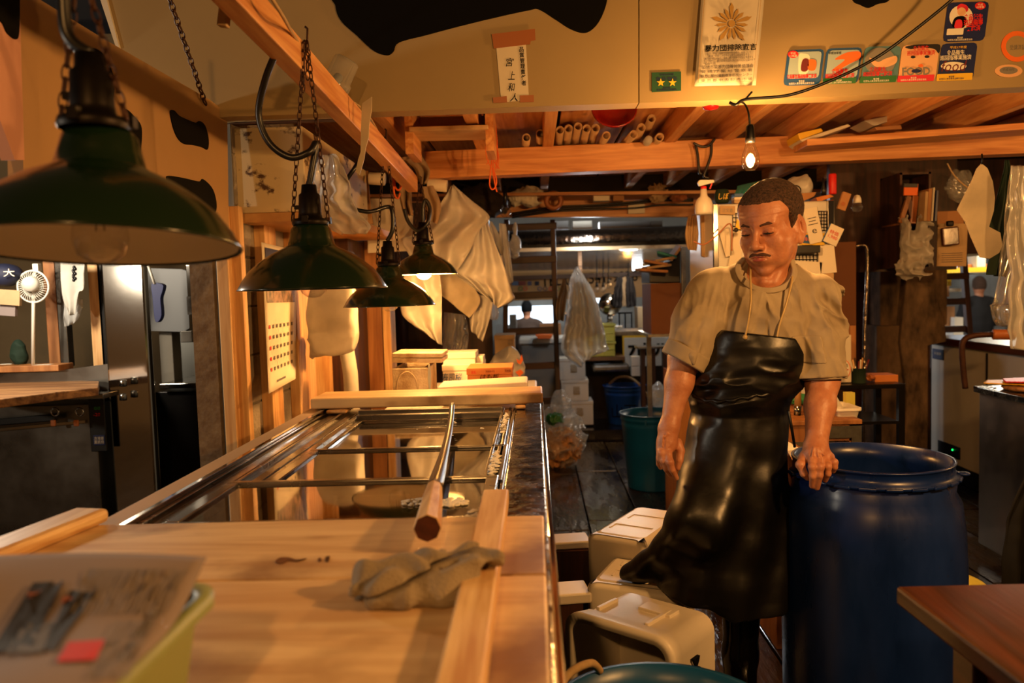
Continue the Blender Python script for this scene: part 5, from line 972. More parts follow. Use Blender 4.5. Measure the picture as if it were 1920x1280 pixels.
# ---- head, in its own frame: x to his left, -y forward, z up
HS = 1.10
def Rz(a): c, s = math.cos(a), math.sin(a); return np.array([[c, -s, 0], [s, c, 0], [0, 0, 1]])
def Rx(a): c, s = math.cos(a), math.sin(a); return np.array([[1, 0, 0], [0, c, -s], [0, s, c]])
def Ry(a): c, s = math.cos(a), math.sin(a); return np.array([[c, 0, s], [0, 1, 0], [-s, 0, c]])
HC = W(1446, 425, .02)
HR = Rz(-math.radians(41))@Ry(math.radians(-1))@Rx(math.radians(13))
def toh(p): return ((p-HC)@HR)/HS
def fromh(q): return HC+HR@(np.array(q)*HS)
def f_head(q):
    X = np.abs(q[:, 0]); m = np.stack([X, q[:, 1], q[:, 2]], 1)
    d = s_ell(q, (0, .018, .046), (.076, .096, .078))
    d = smin(d, s_ell(q, (0, -.030, .035), (.066, .062, .062)), .03)
    d = smin(d, s_ell(q, (0, -.032, -.035), (.056, .056, .074)), .03)
    d = smin(d, s_ell(m, (.026, -.028, -.074), (.022, .038, .024)), .03)
    d = smin(d, s_ell(m, (.046, -.002, -.030), (.022, .032, .034)), .026); d = smin(d, s_ell(m, (.036, -.050, -.054), (.019, .020, .028)), .026)
    d = smin(d, s_ell(q, (0, -.072, -.104), (.019, .016, .014)), .022)
    d = smin(d, s_ell(m, (.041, -.060, -.026), (.019, .020, .018)), .022)      # cheekbones
    d = smin(d, s_cap(m, (0, -.089, .020), (.040, -.076, .021), .009, .008), .016)  # brow ridge
    d = smax(d, -s_ell(m, (.031, -.104, .001), (.018, .017, .011)), .014)      # sockets
    d = smin(d, s_ell(m, (.031, -.0805, .0005), (.0155, .0125, .0115)), .006)     # lids
    d = smin(d, s_cap(q, (0, -.091, .010), (0, -.110, -.030), .0065, .0105), .010)
    d = smin(d, s_ell(q, (0, -.1105, -.032), (.012, .0115, .010)), .008)
    d = smin(d, s_ell(m, (.0135, -.099, -.036), (.0085, .011, .008)), .006)
    d = smax(d, -s_ell(m, (.0065, -.104, -.043), (.0042, .006, .004)), .003)
    d = smin(d, s_ell(q, (0, -.083, -.066), (.030, .018, .020)), .016)         # muzzle
    d = smin(d, s_ell(m, (.008, -.0990, -.0595), (.013, .006, .0042)), .005)    # upper lip
    d = smin(d, s_ell(q, (0, -.0985, -.0700), (.017, .0065, .0048)), .005)     # lower lip
    d = smax(d, -s_cap(m, (0, -.1065, -.0645), (.022, -.0945, -.0665), .0018, .0014), .003)
    d = smax(d, -s_cap(m, (.022, -.097, -.042), (.032, -.088, -.066), .0018, .0014), .006)  # smile fold
    d = smax(d, -s_cap(m, (.018, -.0945, -.0012), (.044, -.086, -.0025), .0016, .0014), .002)  # lid slit
    d = smax(d, -s_cap(m, (.018, -.093, -.010), (.036, -.090, -.0135), .0006, .0006), .005)     # under-eye
    d = smax(d, -s_ell(m, (.072, -.045, .012), (.012, .03, .022)), .02)
    # ears
    e = (m-np.array((.0735, .010, -.013)))@Ry(-.10)@Rz(-.38)/1.1
    de = s_ell(e, (0, 0, .004), (.0085, .020, .031)); de = smin(de, s_ell(e, (-.001, -.006, -.026), (.007, .010, .011)), .006)
    de = smax(de, -s_ell(e, (.007, .0, .004), (.0055, .012, .018)), .004); de = smin(de, s_cap(e, (.004, -.014, -.006), (.002, -.010, .012), .003, .003), .003)
    de = smin(de, s_cap(e, (.006, .004, .016), (.004, .006, -.010), .0026, .002), .003)
    d = smin(d, de*1.1, .005)
    # forehead wrinkles
    d = d+.0006*np.sin(q[:, 2]*640)*np.exp(-((q[:, 2]-.046)/.014)**2)*(q[:, 1] < -.05)
    return d*HS
NECK0 = fromh((0, .03, -.06)); NECK1 = W(1437, 530, .06)
SHL = W(1341, 535, .05); SHR = W(1532, 552, .03)     # image-left and image-right shoulders
ELL = W(1284, 668, .02); WRL = W(1256, 797, -.03)
ELR = W(1542, 712, -.02); WRR = W(1530, 838, -.13)
def chain(p, pts, rs, k, d=None):
    for i in range(len(pts)-1):
        e = s_cap(p, pts[i], pts[i+1], rs[i], rs[i+1]); d = e if d is None else smin(d, e, k)
    return d
# hanging hand (image left): back of the hand towards the camera
def wl(x, y, d): return W(1200+x/8, 760+y/8, d)
HL = [([wl(300, 690, -.035), wl(275, 790, -.030), wl(285, 880, -.020), wl(310, 930, -.008)], [.0105, .0085, .0078, .007]),      # little
      ([wl(290, 700, -.048), wl(310, 800, -.050), wl(350, 900, -.045), wl(420, 1000, -.035)], [.011, .0092, .0085, .0075]),    # ring
      ([wl(325, 705, -.058), wl(360, 830, -.068), wl(400, 950, -.066), wl(455, 1035, -.055)], [.012, .0095, .009, .008]),      # middle
      ([wl(415, 715, -.060), wl(450, 850, -.082), wl(485, 970, -.082), wl(545, 1085, -.068)], [.0125, .0105, .0095, .008]),      # index
      ([wl(560, 560, -.030), wl(610, 680, -.040), wl(595, 820, -.050), wl(570, 940, -.052)], [.015, .0125, .0105, .008])]      # thumb
def wr(x, y, d): return W(1470+x/10.67, 810+y/10.67, d)
RD = -.14
HRr = [([wr(400, 500, RD), wr(330, 650, RD-.03), wr(400, 830, RD-.04), wr(470, 910, RD-.03)], [.015, .012, .0105, .0085]),        # thumb-side finger
       ([wr(560, 500, RD-.03), wr(565, 700, RD-.062), wr(570, 880, RD-.062), wr(560, 1075, RD-.045)], [.0125, .0100, .0090, .0078]),
       ([wr(700, 520, RD-.03), wr(725, 700, RD-.064), wr(715, 860, RD-.066), wr(660, 1110, RD-.047)], [.0125, .0100, .0092, .0080]),
       ([wr(830, 530, RD-.02), wr(880, 690, RD-.052), wr(880, 830, RD-.052), wr(825, 960, RD-.035)], [.0115, .0092, .0085, .0075]),
       ([wr(930, 520, RD-.01), wr(1010, 600, RD-.040), wr(1015, 700, RD-.042), wr(985, 780, RD-.030)], [.0105, .0088, .0080, .0070])]
kb_ = W(1387, 1150, .10)
def f_body(p):
    n = len(p); d = np.full(n, 1.0)
    q = toh(p)
    dh = s_ell(q, (0, 0, 0), (.16, .17, .19)); near = dh < .06
    d = dh.copy()
    if near.any(): d[near] = f_head(q[near])
    nk = s_cap(p, NECK0, NECK1, .054, .064); nk = smin(nk, s_cap(p, NECK1, NECK1+np.array((0, .02, -.12)), .064, .09), .04)
    nk = smin(nk, s_cap(p, fromh((.045, -.0, -.07)), W(1452, 528, -.012), .014, .012), .02)
    nk = smin(nk, s_cap(p, fromh((-.04, -.01, -.07)), W(1432, 528, -.015), .013, .012), .02)
    d = smin(d, nk, .012)
    tor = s_ell(p, W(1420, 640, .06), (.135, .08, .22)); tor = smin(tor, s_cap(p, SHL+np.array((.04, 0, -.01)), SHR+np.array((-.04, 0, -.01)), .032, .032), .04)
    tor = smin(tor, s_ell(p, W(1388, 830, .07), (.13, .10, .14)), .08); d = smin(d, tor, .04)
    # legs under the apron
    hipL, hipR = W(1350, 880, .08), W(1435, 880, .08)
    d = smin(d, chain(p, [hipR, W(1405, 1080, .08), kb_, np.array((kb_[0], MY+.10, .15))], [.085, .055, .042, .036], .04), .03)
    d = smin(d, chain(p, [hipL, W(1310, 985, -.04), W(1258, 1070, .18)], [.085, .06, .04], .04), .03)
    # arms
    a1 = chain(p, [SHL+np.array((.01, 0, -.02)), ELL], [.030, .042], .02); a1 = smin(a1, chain(p, [ELL, ELL*.62+WRL*.38, WRL], [.046, .040, .026], .02), .03)
    a1 = smin(a1, s_ell(p, wl(330, 340, -.035), (.011, .011, .012)), .012)   # wrist bone
    pal = s_cap(p, WRL, wl(400, 520, -.035), .026, .026)
    for (x, y, dd) in ((300, 640, -.036), (345, 650, -.048), (415, 660, -.05), (480, 600, -.045)): pal = smin(pal, s_cap(p, WRL, wl(x, y, dd), .020, .0145), .014)
    for pts, rs in HL: pal = smin(pal, chain(p, pts, rs, .004), .005)
    for i, (pts, rs) in enumerate(HL[:4]): pal = smin(pal, s_ell(p, pts[0]+np.array((0, -.004, 0)), (.0115, .011, .011)), .006); pal = smin(pal, s_ell(p, pts[1], (rs[1]*1.12,)*3), .004)
    for a, b in (((345, 420), (330, 620)), ((400, 430), (385, 640)), ((470, 560), (400, 640)), ((360, 470), (420, 420))):
        pal = smin(pal, s_cap(p, wl(*a, -.062), wl(*b, -.066), .0022, .0018), .005)
    a1 = smin(a1, pal, .014); d = smin(d, a1, .02)
    b1 = chain(p, [SHR+np.array((-.01, 0, -.02)), ELR], [.030, .042], .02); b1 = smin(b1, chain(p, [ELR, ELR*.6+WRR*.4, WRR], [.046, .041, .029], .02), .03)
    b1 = smin(b1, s_ell(p, wr(720, 300, -.13), (.012, .012, .012)), .012)
    pal = s_cap(p, WRR, wr(620, 430, RD-.01), .030, .030)
    for (x, y, dd) in ((440, 470, 0), (560, 500, -.02), (700, 510, -.02), (820, 500, -.01), (910, 500, 0)): pal = smin(pal, s_cap(p, wr(600, 300, -.13), wr(x, y, RD+dd), .020, .0145), .014)
    for pts, rs in HRr: pal = smin(pal, chain(p, pts, rs, .004), .005)
    for pts, rs in HRr: pal = smin(pal, s_ell(p, pts[1], (rs[1]*1.14,)*3), .004)
    for a, b in (((600, 300), (560, 470)), ((660, 300), (690, 480)), ((700, 330), (810, 470))): pal = smin(pal, s_cap(p, wr(*a, RD-.030), wr(*b, RD-.046), .0024, .002), .006)
    b1 = smin(b1, pal, .014); d = smin(d, b1, .02)
    return d
mat('skin', (.78, .54, .40), .45, col2=(.70, .45, .32), nscale=28, bump=.12, bscale=140, sub=.15)
mat('lips', (.66, .32, .26), .45, bump=.1); mat('hair_black', (.13, .095, .08), .8, col2=(.08, .06, .05), nscale=90, bump=.8, bscale=320); mat('brow', (.30, .18, .12), .85); mat('hair_crop', (.44, .31, .23), .9, col2=(.17, .12, .09), nscale=150, bump=1, bscale=400)
lo = np.array((W(1225, 0)[0]-.02, 1.98, .05)); hi = np.array((W(1600, 0)[0]+.02, 2.62, 1.72))
body = sdf_obj(f_body, lo, hi, .0026, 'body', 'skin', man, smooth_iter=2)
# ---- hair, brows, moustache, eyes, lips
def hairline(q):
    x, y, z = q[:, 0], q[:, 1], q[:, 2]; ax = np.abs(x)
    fl = .072-.05*np.clip(ax-.052, 0, 1)          # forehead height
    side = np.clip((y+.052)/.04, 0, 1)                                                    # 0 in front, 1 behind temple
    lim = fl*(1-side)+(-.004)*side
    lim = np.where(y > .020, -.004-(np.clip((y-.020)/.03, 0, 1))*.058, lim)
    lim = np.where((y > -.020) & (y <= .022), np.where(y < 0, -.012, .018), lim)
    return lim-z
def f_hair(p):
    q = toh(p); d = f_head_nob(q)-.0004-np.clip(-hairline(q)*.14, 0, .0026); d = d-.0010*vnoise(p, 170)
    return smax(d, hairline(q)*.8, .004)
def f_head_nob(q):
    d = s_ell(q, (0, .018, .046), (.076, .096, .078)); d = smin(d, s_ell(q, (0, -.030, .035), (.066, .062, .062)), .03); d = smin(d, s_ell(q, (0, -.032, -.035), (.056, .056, .074)), .03); return d*HS
hlo, hhi = HC-.17, HC+.17
sdf_obj(f_hair, hlo, hhi, .0022, 'hair', 'hair_crop', man)
def patch(name, mt, fn, th, h=.0016): return sdf_obj(lambda p: smax(smax(f_head(toh(p))-th, -(f_head(toh(p))+.003), .001), fn(toh(p))*HS, .0015), hlo, hhi, h, name, mt, man)
ab = lambda q: np.stack([np.abs(q[:, 0]), q[:, 1], q[:, 2]], 1)
patch('moustache', 'brow', lambda q: smin(s_cap(ab(q), (.0, -.106, -.0525), (.017, -.102, -.0540), .0048, .0050), s_cap(ab(q), (.017, -.102, -.0540), (.029, -.090, -.061), .0050, .0030), .003), .0022)
patch('eyebrows', 'brow', lambda q: smin(s_cap(ab(q), (.016, -.096, .0195), (.034, -.090, .0235), .0032, .0040), s_cap(ab(q), (.034, -.090, .0235), (.048, -.078, .0195), .0040, .0026), .003), .0007)
patch('lips', 'lips', lambda q: s_ell(ab(q), (0, -.100, -.0655), (.0205, .02, .0078)), .0002)
for s in (-1, 1):
    mb = MB(); mb.tube([tuple(fromh((s*x, y, z))) for x, y, z in ((.018, -.0915, -.0022), (.024, -.0932, -.0026), (.031, -.0936, -.003), (.038, -.0912, -.003), (.045, -.0862, -.003))], .0016, 6, rs=[.0008, .0019, .0022, .0019, .0008]); mb.build('eye', 'hair_black', man)
# ---- shirt
def loft(p, secs, c0=None):
    """stack of ellipses (z, cx, cy, a, b) sorted by falling z -> signed distance"""
    z = p[:, 2]; S = np.array(sorted(secs)); zi = np.clip(z, S[0, 0], S[-1, 0]); f = [np.interp(zi, S[:, 0], S[:, k]) for k in range(1, 5)]
    dx, dy = (p[:, 0]-f[0])/f[2], (p[:, 1]-f[1])/f[3]; r = np.sqrt(dx*dx+dy*dy)
    dd = (r-1)*np.minimum(f[2], f[3]); dd = np.where(r > 1, (r-1)*(f[2]*f[3])/np.sqrt((f[3]*dx/np.maximum(r, 1e-6))**2+(f[2]*dy/np.maximum(r, 1e-6))**2), dd)
    over = np.maximum(S[0, 0]-z, z-S[-1, 0]); return np.maximum(dd, over)
def sec(y, x0, x1, d, b): a = W(x0, y, d); c = W(x1, y, d); return ((a[2]+c[2])/2, (a[0]+c[0])/2, MY+d, (c[0]-a[0])/2, b)
TS = [sec(498, 1400, 1488, .055, .060), sec(512, 1360, 1510, .06, .075), sec(540, 1345, 1535, .06, .090), sec(600, 1345, 1522, .055, .116), sec(660, 1334, 1508, .055, .122), sec(720, 1312, 1502, .06, .122), (sec(775, 1300, 1480, .07, .115)), sec(800, 1300, 1478, .07, .11)]
CUL0, CUL1 = W(1300, 640, .0), W(1280, 676, -.003)      # cuff axis, image left
CUR0, CUR1 = W(1541, 680, -.02), W(1543, 708, -.025)
def folds(p):
    x, y, z = p[:, 0], p[:, 1], p[:, 2]
    xc = x-W(1430, 600)[0]; low = np.clip((W(0, 540)[2]-z)/.10, 0, 1)
    q1 = np.stack([x*1.6+z*.55*np.sign(xc), y*.8, z*.55-x*.25*np.sign(xc)], 1)
    f = (.5-np.abs(vnoise(q1, 12)))*.030*low+(.5-np.abs(vnoise(q1+9, 27)))*.009*low
    arm = np.clip((np.abs(xc)-.10)/.05, 0, 1); q2 = np.stack([x*.7, y, z*1.5+np.abs(xc)*.9], 1)
    f += (.5-np.abs(vnoise(q2+4, 15)))*.018*arm*low
    f += .004*vnoise(p, 9)
    return f
def f_shirt(p):
    d = loft(p, TS)
    sl = chain(p, [SHL+np.array((.02, 0, .004)), SHL+np.array((-.01, 0, -.01)), (SHL+ELL)/2+np.array((.0, 0, 0)), CUL1], [.052, .054, .056, .056], .03)
    sr = chain(p, [SHR+np.array((-.03, 0, .0)), SHR, (SHR+ELR)/2+np.array((-.004, 0, .0)), CUR1], [.048, .053, .057, .053], .03)
    d = smin(d, s_cap(p, SHL+np.array((.02, 0, .0)), W(1425, 508, .06), .048, .05), .03); d = smin(d, s_cap(p, SHR+np.array((-.02, 0, .0)), W(1455, 508, .06), .046, .05), .03)
    d = smin(d, sl, .006); d = smin(d, sr, .006)
    # baggy tuck above the apron at his sides
    d = smin(d, s_ell(p, W(1505, 718, -.02), (.032, .06, .038)), .02); d = smin(d, s_ell(p, W(1322, 690, .03), (.022, .05, .045)), .015)
    d = d-folds(p)
    # cut the sleeves off square at the cuffs
    for a, b in ((CUL0, CUL1), (CUR0, CUR1)):
        ax = (b-a)/np.linalg.norm(b-a); t = (p-b)@ax; rr = np.linalg.norm((p-b)-t[:, None]*ax, axis=1); d = np.where(rr < .115, smax(d, t, .004), d)
    # neck opening
    nc = W(1440, 497, -.035); d = smax(d, -s_ell(p, nc, (.080, .075, .066), Ry(.10)), .006)
    d = smax(d, -(s_cap(p, NECK0, NECK1, .060, .070)), .004)
    d = smax(d, W(0, 770)[2]-p[:, 2], .01)
    return d
cloth('shirt', (.68, .62, .52), .0, .85, col2=(.60, .54, .45), bump=.12, bscale=700, nscale=12)
slo = np.array((W(1235, 0)[0]-.03, 2.18, W(0, 790)[2])); shi = np.array((W(1600, 0)[0]+.02, 2.62, W(0, 470)[2]))
sdf_obj(f_shirt, slo, shi, .0032, 'shirt', 'shirt', man, smooth_iter=1)
# collar band
def f_collar(p):
    nc = W(1440, 497, -.035); o = s_ell(p, nc, (.080, .075, .066), Ry(.10)); sh = loft(p, TS)-.006
    sh = smin(sh, s_cap(p, SHL+np.array((.02, 0, .0)), W(1425, 508, .06), .055, .05)-.006, .03); sh = smin(sh, s_cap(p, SHR+np.array((-.02, 0, .0)), W(1455, 508, .06), .052, .05)-.006, .03)
    d = smax(np.abs(o-.007)-.0085, np.abs(sh-.002)-.0045, .003); return smax(d, p[:, 1]-2.46, .004)
sdf_obj(f_collar, HC-.2, HC+(.2, .2, .02), .0024, 'collar', 'shirt', man)
def cuff(a, b, r, nm='cuff'):
    ax = (b-a)/np.linalg.norm(b-a)
    def f(p):
        t = (p-b)@ax; rr = np.linalg.norm((p-b)-t[:, None]*ax, axis=1)+.004*vnoise(p, 12)
        return smax(smax(np.abs(rr-r)-.0065, np.abs(t+.017)-.023, .005), -1+0*t, .001)
    sdf_obj(f, b-.13, b+.13, .003, nm, 'shirt', man, smooth_iter=1)
cuff(CUL0, CUL1, .0635); cuff(CUR0, CUR1, .0595)
# chest pocket
def f_pocket(p):
    c = W(1512, 655, -.06); q = p-c; s = f_shirt(p); u = np.abs(q[:, 0]+.12*q[:, 2])-.042; v = np.abs(q[:, 2])-.040
    return smax(smax(smax(s-.004-.003*np.clip((q[:, 2])/.04, 0, 1), -(s+.003), .001), smax(u, v, .008), .002), p[:, 1]-2.40, .001)
sdf_obj(f_pocket, W(1512, 655, -.2)-.1, W(1512, 655, .0)+.1, .003, 'pocket', 'shirt', man)
# ---- apron
AS = [sec(600, 1330, 1530, .04, .135), sec(645, 1312, 1530, .04, .142), sec(690, 1302, 1520, .045, .145), sec(720, 1298, 1500, .048, .145), sec(745, 1296, 1480, .05, .140), sec(770, 1296, 1476, .055, .135), sec(790, 1290, 1478, .055, .138), sec(830, 1286, 1478, .055, .145), sec(900, 1278, 1478, .05, .15), sec(980, 1262, 1479, .05, .16), sec(1050, 1240, 1480, .05, .165), sec(1100, 1228, 1481, .05, .165), sec(1150, 1300, 1478, .05, .16), sec(1168, 1330, 1470, .05, .15)]
KN = W(1312, 975, -.08); TOE = W(1178, 1078, .13)
zb = W(0, 640)[2]; zt = W(0, 775)[2]
def f_apron(p):
    x, y, z = p[:, 0], p[:, 1], p[:, 2]
    d = loft(p, AS)
    d = smin(d, s_cap(p, W(1345, 900, .0), KN, .10, .085), .06)
    # toe sweeping out over the box
    d = smin(d, chain(p, [KN, W(1268, 1030, .0), W(1222, 1066, .08), TOE], [.08, .055, .042, .026], .03), .045)
    # creases: horizontal gathers at the waist, slanting ones elsewhere
    wz = np.exp(-((z-W(0, 752)[2])/.075)**2); L_ = np.clip((W(1400, 0)[0]-x)/.15, -.4, 1)
    qa = np.stack([x*.35+9, y*.5, z*1.0+.18*np.abs(x-W(1395, 0)[0])], 1)
    d = d-.026*wz*(.42-np.abs(vnoise(qa, 34)))*(.40+1.1*np.clip(L_, 0, 1))-.013*wz*(.45-np.abs(vnoise(qa+5, 15)))
    d = d-.0060*vnoise(p*np.array((1, 1, 1.8)), 9)-.0010*vnoise(p, 22)
    d = d-.009*np.sin((x*1.0-z*.28)*46+vnoise(p, 4)*2)*np.clip((zt-z)/.45, 0, 1)
    d = smin(d, np.where(np.abs(z-zt+.03*np.sin(x*14))<.05, 1, 1)*1.0, .0001)
    # waist tie groove
    g = np.abs(z-(zt+.012*np.sin((x-.6)*9)))-.004; d = smax(d, np.minimum(-g, 1)*1.0-.0+(-.0) if False else d, .0001)
    # bib outline: slanted sides
    bx0 = np.interp(z, [W(0, 720)[2], W(0, 690)[2], W(0, 627)[2]], [W(1284, 0)[0], W(1316, 0, -.06)[0], W(1384, 0, -.08)[0]]); bx1 = np.interp(z, [W(0, 700)[2], W(0, 670)[2], W(0, 640)[2]], [W(1500, 0, -.06)[0], W(1481, 0, -.06)[0], W(1464, 0, -.08)[0]])
    side = np.maximum(bx0-x, x-bx1); bib = smax(side, y-(MY+.02), .01)
    d = np.where(z > W(0, 735)[2], smax(d, bib, .004), d)
    topz = W(1425, 634)[2]+.012-.14*(x-W(1425, 0)[0]); d = smax(d, z-topz, .004)
    # ragged hem
    hem = np.interp(x, [W(1150, 0)[0], W(1235, 0)[0], W(1300, 0)[0], W(1335, 0)[0], W(1480, 0)[0]], [W(0, 1092)[2]-.07, W(0, 1108)[2]-.05, W(0, 1140)[2]-.01, W(0, 1162)[2], W(0, 1160)[2]])
    d = smax(d, hem-z+.004*vnoise(p, 40), .006)
    return d*.8
mat('rubber', (.046, .042, .040), .36, noise=.3, nscale=5, bump=.12, bscale=18, rvar=.08, spec=.5)
alo = np.array((W(1130, 0)[0], 2.05, W(0, 1180)[2])); ahi = np.array((W(1500, 0)[0]+.03, 2.70, W(0, 610)[2]))
sdf_obj(f_apron, alo, ahi, .0034, 'apron', 'rubber', man, smooth_iter=1)
# waist tie and neck cord
mb = MB(); pts = []
for k in range(41):
    a = PI+PI*k/40; xx = W(1386, 0)[0]+.157*math.cos(a); yy = MY+.055+.151*math.sin(a); pts.append((xx, yy, zt+.010*math.sin(k*.25+2)+.003*math.sin(k*1.9)))
mb.tube(pts, .006, 6, rs=[.0055+.0022*math.sin(k*1.7) for k in range(41)]); mb.build('apron_tie', 'rubber', man)
mb = MB(); mb.tube(crom([W(1478, 768, -.05), W(1484, 800, -.06), W(1490, 838, -.05)], 5, False), .004, 6); mb.build('apron_tie', 'rubber', man)
mat('neck_cord', (.75, .64, .42), .35)
for pts in ([(1407, 500, .02), (1407, 520, -.045), (1408, 560, -.075), (1404, 595, -.085), (1397, 632, -.085)], [(1488, 498, .02), (1484, 530, -.045), (1474, 570, -.07), (1461, 610, -.078), (1455, 642, -.082)]):
    mb = MB(); mb.tube(crom([W(*q) for q in pts], 6, False), .0032, 8); mb.sphere(W(*pts[-1][:2], pts[-1][2]-.004), .0075, 8); mb.build('neck_cord', 'neck_cord', man)
# rubber boots
mat('boot', (.025, .022, .02), .12, bump=.1, bscale=9)
kb = W(1390, 1120, .10); fb = np.array((W(1387, 1150, .10)[0], MY+.10, .09))
def f_boot(p):
    d = chain(p, [kb, fb+np.array((0, 0, .12)), fb], [.062, .052, .05], .03); d = smin(d, s_cap(p, fb+np.array((0, .01, -.045)), fb+np.array((-.07, -.17, -.05)), .045, .04), .03)
    return smax(smax(d, -p[:, 2]+.002, .004), p[:, 2]-kb[2], .004)-.002*vnoise(p, 14)
sdf_obj(f_boot, kb-(.16, .3, 1), kb+(.16, .2, .03), .005, 'boot', 'boot', man)
def f_boot2(p):
    d = chain(p, [W(1262, 1045, .12), W(1255, 1078, .2)], [.055, .05], .03); d = smin(d, s_cap(p, W(1250, 1084, .20), W(1198, 1080, .14), .034, .026), .03)
    return d
sdf_obj(f_boot2, W(1225, 1080, .1)-.17, W(1225, 1080, .2)+.17, .005, 'boot', 'boot', man)
# ================================================================ blue barrel
br = thing('barrel', 'large open blue plastic barrel the man leans on', 'barrel', tuple(BC))
r = .252; rr = .218; c = (BC[0], BC[1], 0)
prof = [(0, 0), (r-.03, .0), (r-.012, .015), (r-.006, .05), (r, .12), (r+.002, .35), (r+.001, .55), (r-.004, .66), (r-.014, .74), (r-.030, BZ-.085), (rr+.006, BZ-.06), (rr, BZ-.052), (rr+.003, BZ-.046), (rr+.013, BZ-.045), (rr+.014, BZ-.036), (rr+.002, BZ-.033), (rr, BZ-.004), (rr+.005, BZ-.002), (rr+.005, BZ+.002), (rr-.007, BZ+.002), (rr-.007, BZ-.05), (r-.02, BZ-.12), (r-.012, .3), (r-.02, .02), (0, .02)]
mb = MB(); mb.lathe(prof, c, 72); mb.build('barrel_body', 'blue_drum', br)
mb = MB()
for k in range(22):
    a = 2*PI*k/22; R_ = Matrix.Rotation(a, 3, 'Z'); mb.box(V(c)+R_ @ V((rr+.013, 0, BZ-.041)), (.012, .045, .009), R_)
mb.build('rim_lug', 'blue_drum', br, bev=.003)
mb = MB(); a = -.35; R_ = Matrix.Rotation(a, 3, 'Z'); mb.torus(V(c)+R_ @ V((rr+.022, 0, BZ-.035)), .014, .004, 'z', 16, 6); mb.build('rim_loop', 'blue_drum', br)
mb = MB(); rnd = random.Random(4)
for _ in range(120):
    a = rnd.uniform(PI, 2*PI); z = rnd.choice([BZ+.001, BZ-.035, rnd.uniform(.3, BZ-.1)]); q = rr+.004 if z > BZ-.01 else (rr+.013 if z > BZ-.05 else r+.001); mb.sphere((c[0]+q*math.cos(a), c[1]+q*math.sin(a), z), rnd.uniform(.0012, .0026), 5)
mb.build('water_drop', 'glass', br, kind='stuff')
mb = MB(); mb.lathe([(0, .30), (r-.03, .30)], c, 40); mb.build('water', 'lid_glass', br)
# ================================================================ hanging things in the middle
def hang(nm, rows, Y, mt, lab, cat, amp=.015, folds=3, cr=.008, seed=1, th=.0012, group=None, **k):
    def pt(x, y, d=0): return P(x, y, Y+d)
    return sheet([(pt(a, y), pt(b, y2)) for (a, y, b, y2) in rows], nm, mt, amp=amp, folds=folds, crumple=cr, seed=seed, th=th, label=lab, cat=cat, group=group, **k)
hang('plastic_bag', [(597, 290, 622, 288), (590, 330, 645, 315), (588, 370, 658, 365), (592, 400, 672, 395), (610, 425, 700, 425), (640, 440, 690, 438)], 3.0, 'bag_sheet', 'crumpled translucent plastic bag hanging below the flaking cupboard', 'bag', .03, 2.5, .03, 3)
hang('paper_card', [(668, 322, 690, 320), (668, 380, 694, 378), (672, 420, 700, 420)], 4.3, 'ply', 'tan wooden box lid hanging behind the translucent bag', 'board', .004, 1, .002, 4, .006)
mb = MB(); mb.prism([P(*q, 4.4) for q in [(688, 372), (758, 372), (775, 395), (772, 470), (690, 474)]], (0, .003, 0)); mb.build('paper_sheet', 'paper', label='blank white paper hanging behind the green lamps', cat='paper')
for i, (rw, mt, lb) in enumerate([([(748, 296, 768, 292), (750, 330, 773, 325), (750, 370, 771, 370), (757, 402, 775, 405)], 'towel_tan', 'tan towel hanging beside the orange cord loop'), ([(762, 300, 790, 293), (780, 320, 806, 320), (788, 345, 800, 345)], 'towel_tan', 'folded tan cloth draped over the line right of the tan towel'), ([(792, 350, 812, 348), (796, 380, 826, 385), (800, 412, 820, 420)], 'towel_tan', 'second tan cloth hanging left of the big white sheet')]):
    hang('hanging_towel', rw, 4.1-.05*i, mt, lb, 'towel', .02, 1.6, .008, 8+i, .006)
for x0, x1, y0, y1, lb in ((692, 722, 334, 336, 'short white paper roll lying left of the tan towel'), (802, 838, 345, 349, 'thick white plastic roll above the big white sheet')):
    mb = MB(); mb.tube([P(x0, y0, 4.2), P(x1, y1, 4.2)], .032, 20); mb.build('paper_roll', 'paper', label=lb, cat='roll', bev=.003)
mb = MB(); mb.tube(crom([P(741, 285, 3.75), P(739, 320, 3.75), P(741, 350, 3.75), P(748, 356, 3.75), P(752, 345, 3.75), P(747, 310, 3.75), P(744, 286, 3.75), P(738, 320, 3.74), P(739, 362, 3.74), P(746, 372, 3.74), P(750, 362, 3.74)], 6, False), .0045, 6); mb.build('cord_loop', 'cord_orange', label='orange cord loop hanging from the far end of the lamp rail', cat='cord')
mb = MB(); rnd = random.Random(3)
for i in range(9):
    x = 918+rnd.uniform(-4, 10); mb.tube(crom([P(922+rnd.uniform(-3, 3), 200, 3.9), P(x+rnd.uniform(-4, 4), 240, 3.9), P(x+rnd.uniform(-9, 9), 290, 3.9+rnd.uniform(-.01, .01)), P(x+rnd.uniform(-6, 10), 318+rnd.uniform(-10, 8), 3.9)], 5, False), .0022, 5)
mb.tube(crom([P(922, 300, 3.9), P(918, 345, 3.9), P(925, 355, 3.9), P(931, 340, 3.9), P(924, 315, 3.9), P(928, 345, 3.9), P(932, 360, 3.9)], 6, False), .0035, 6); mb.build('twine_bunch', 'cord_orange', label='bunch of orange plastic twine hanging in front of the cross beam', cat='twine')
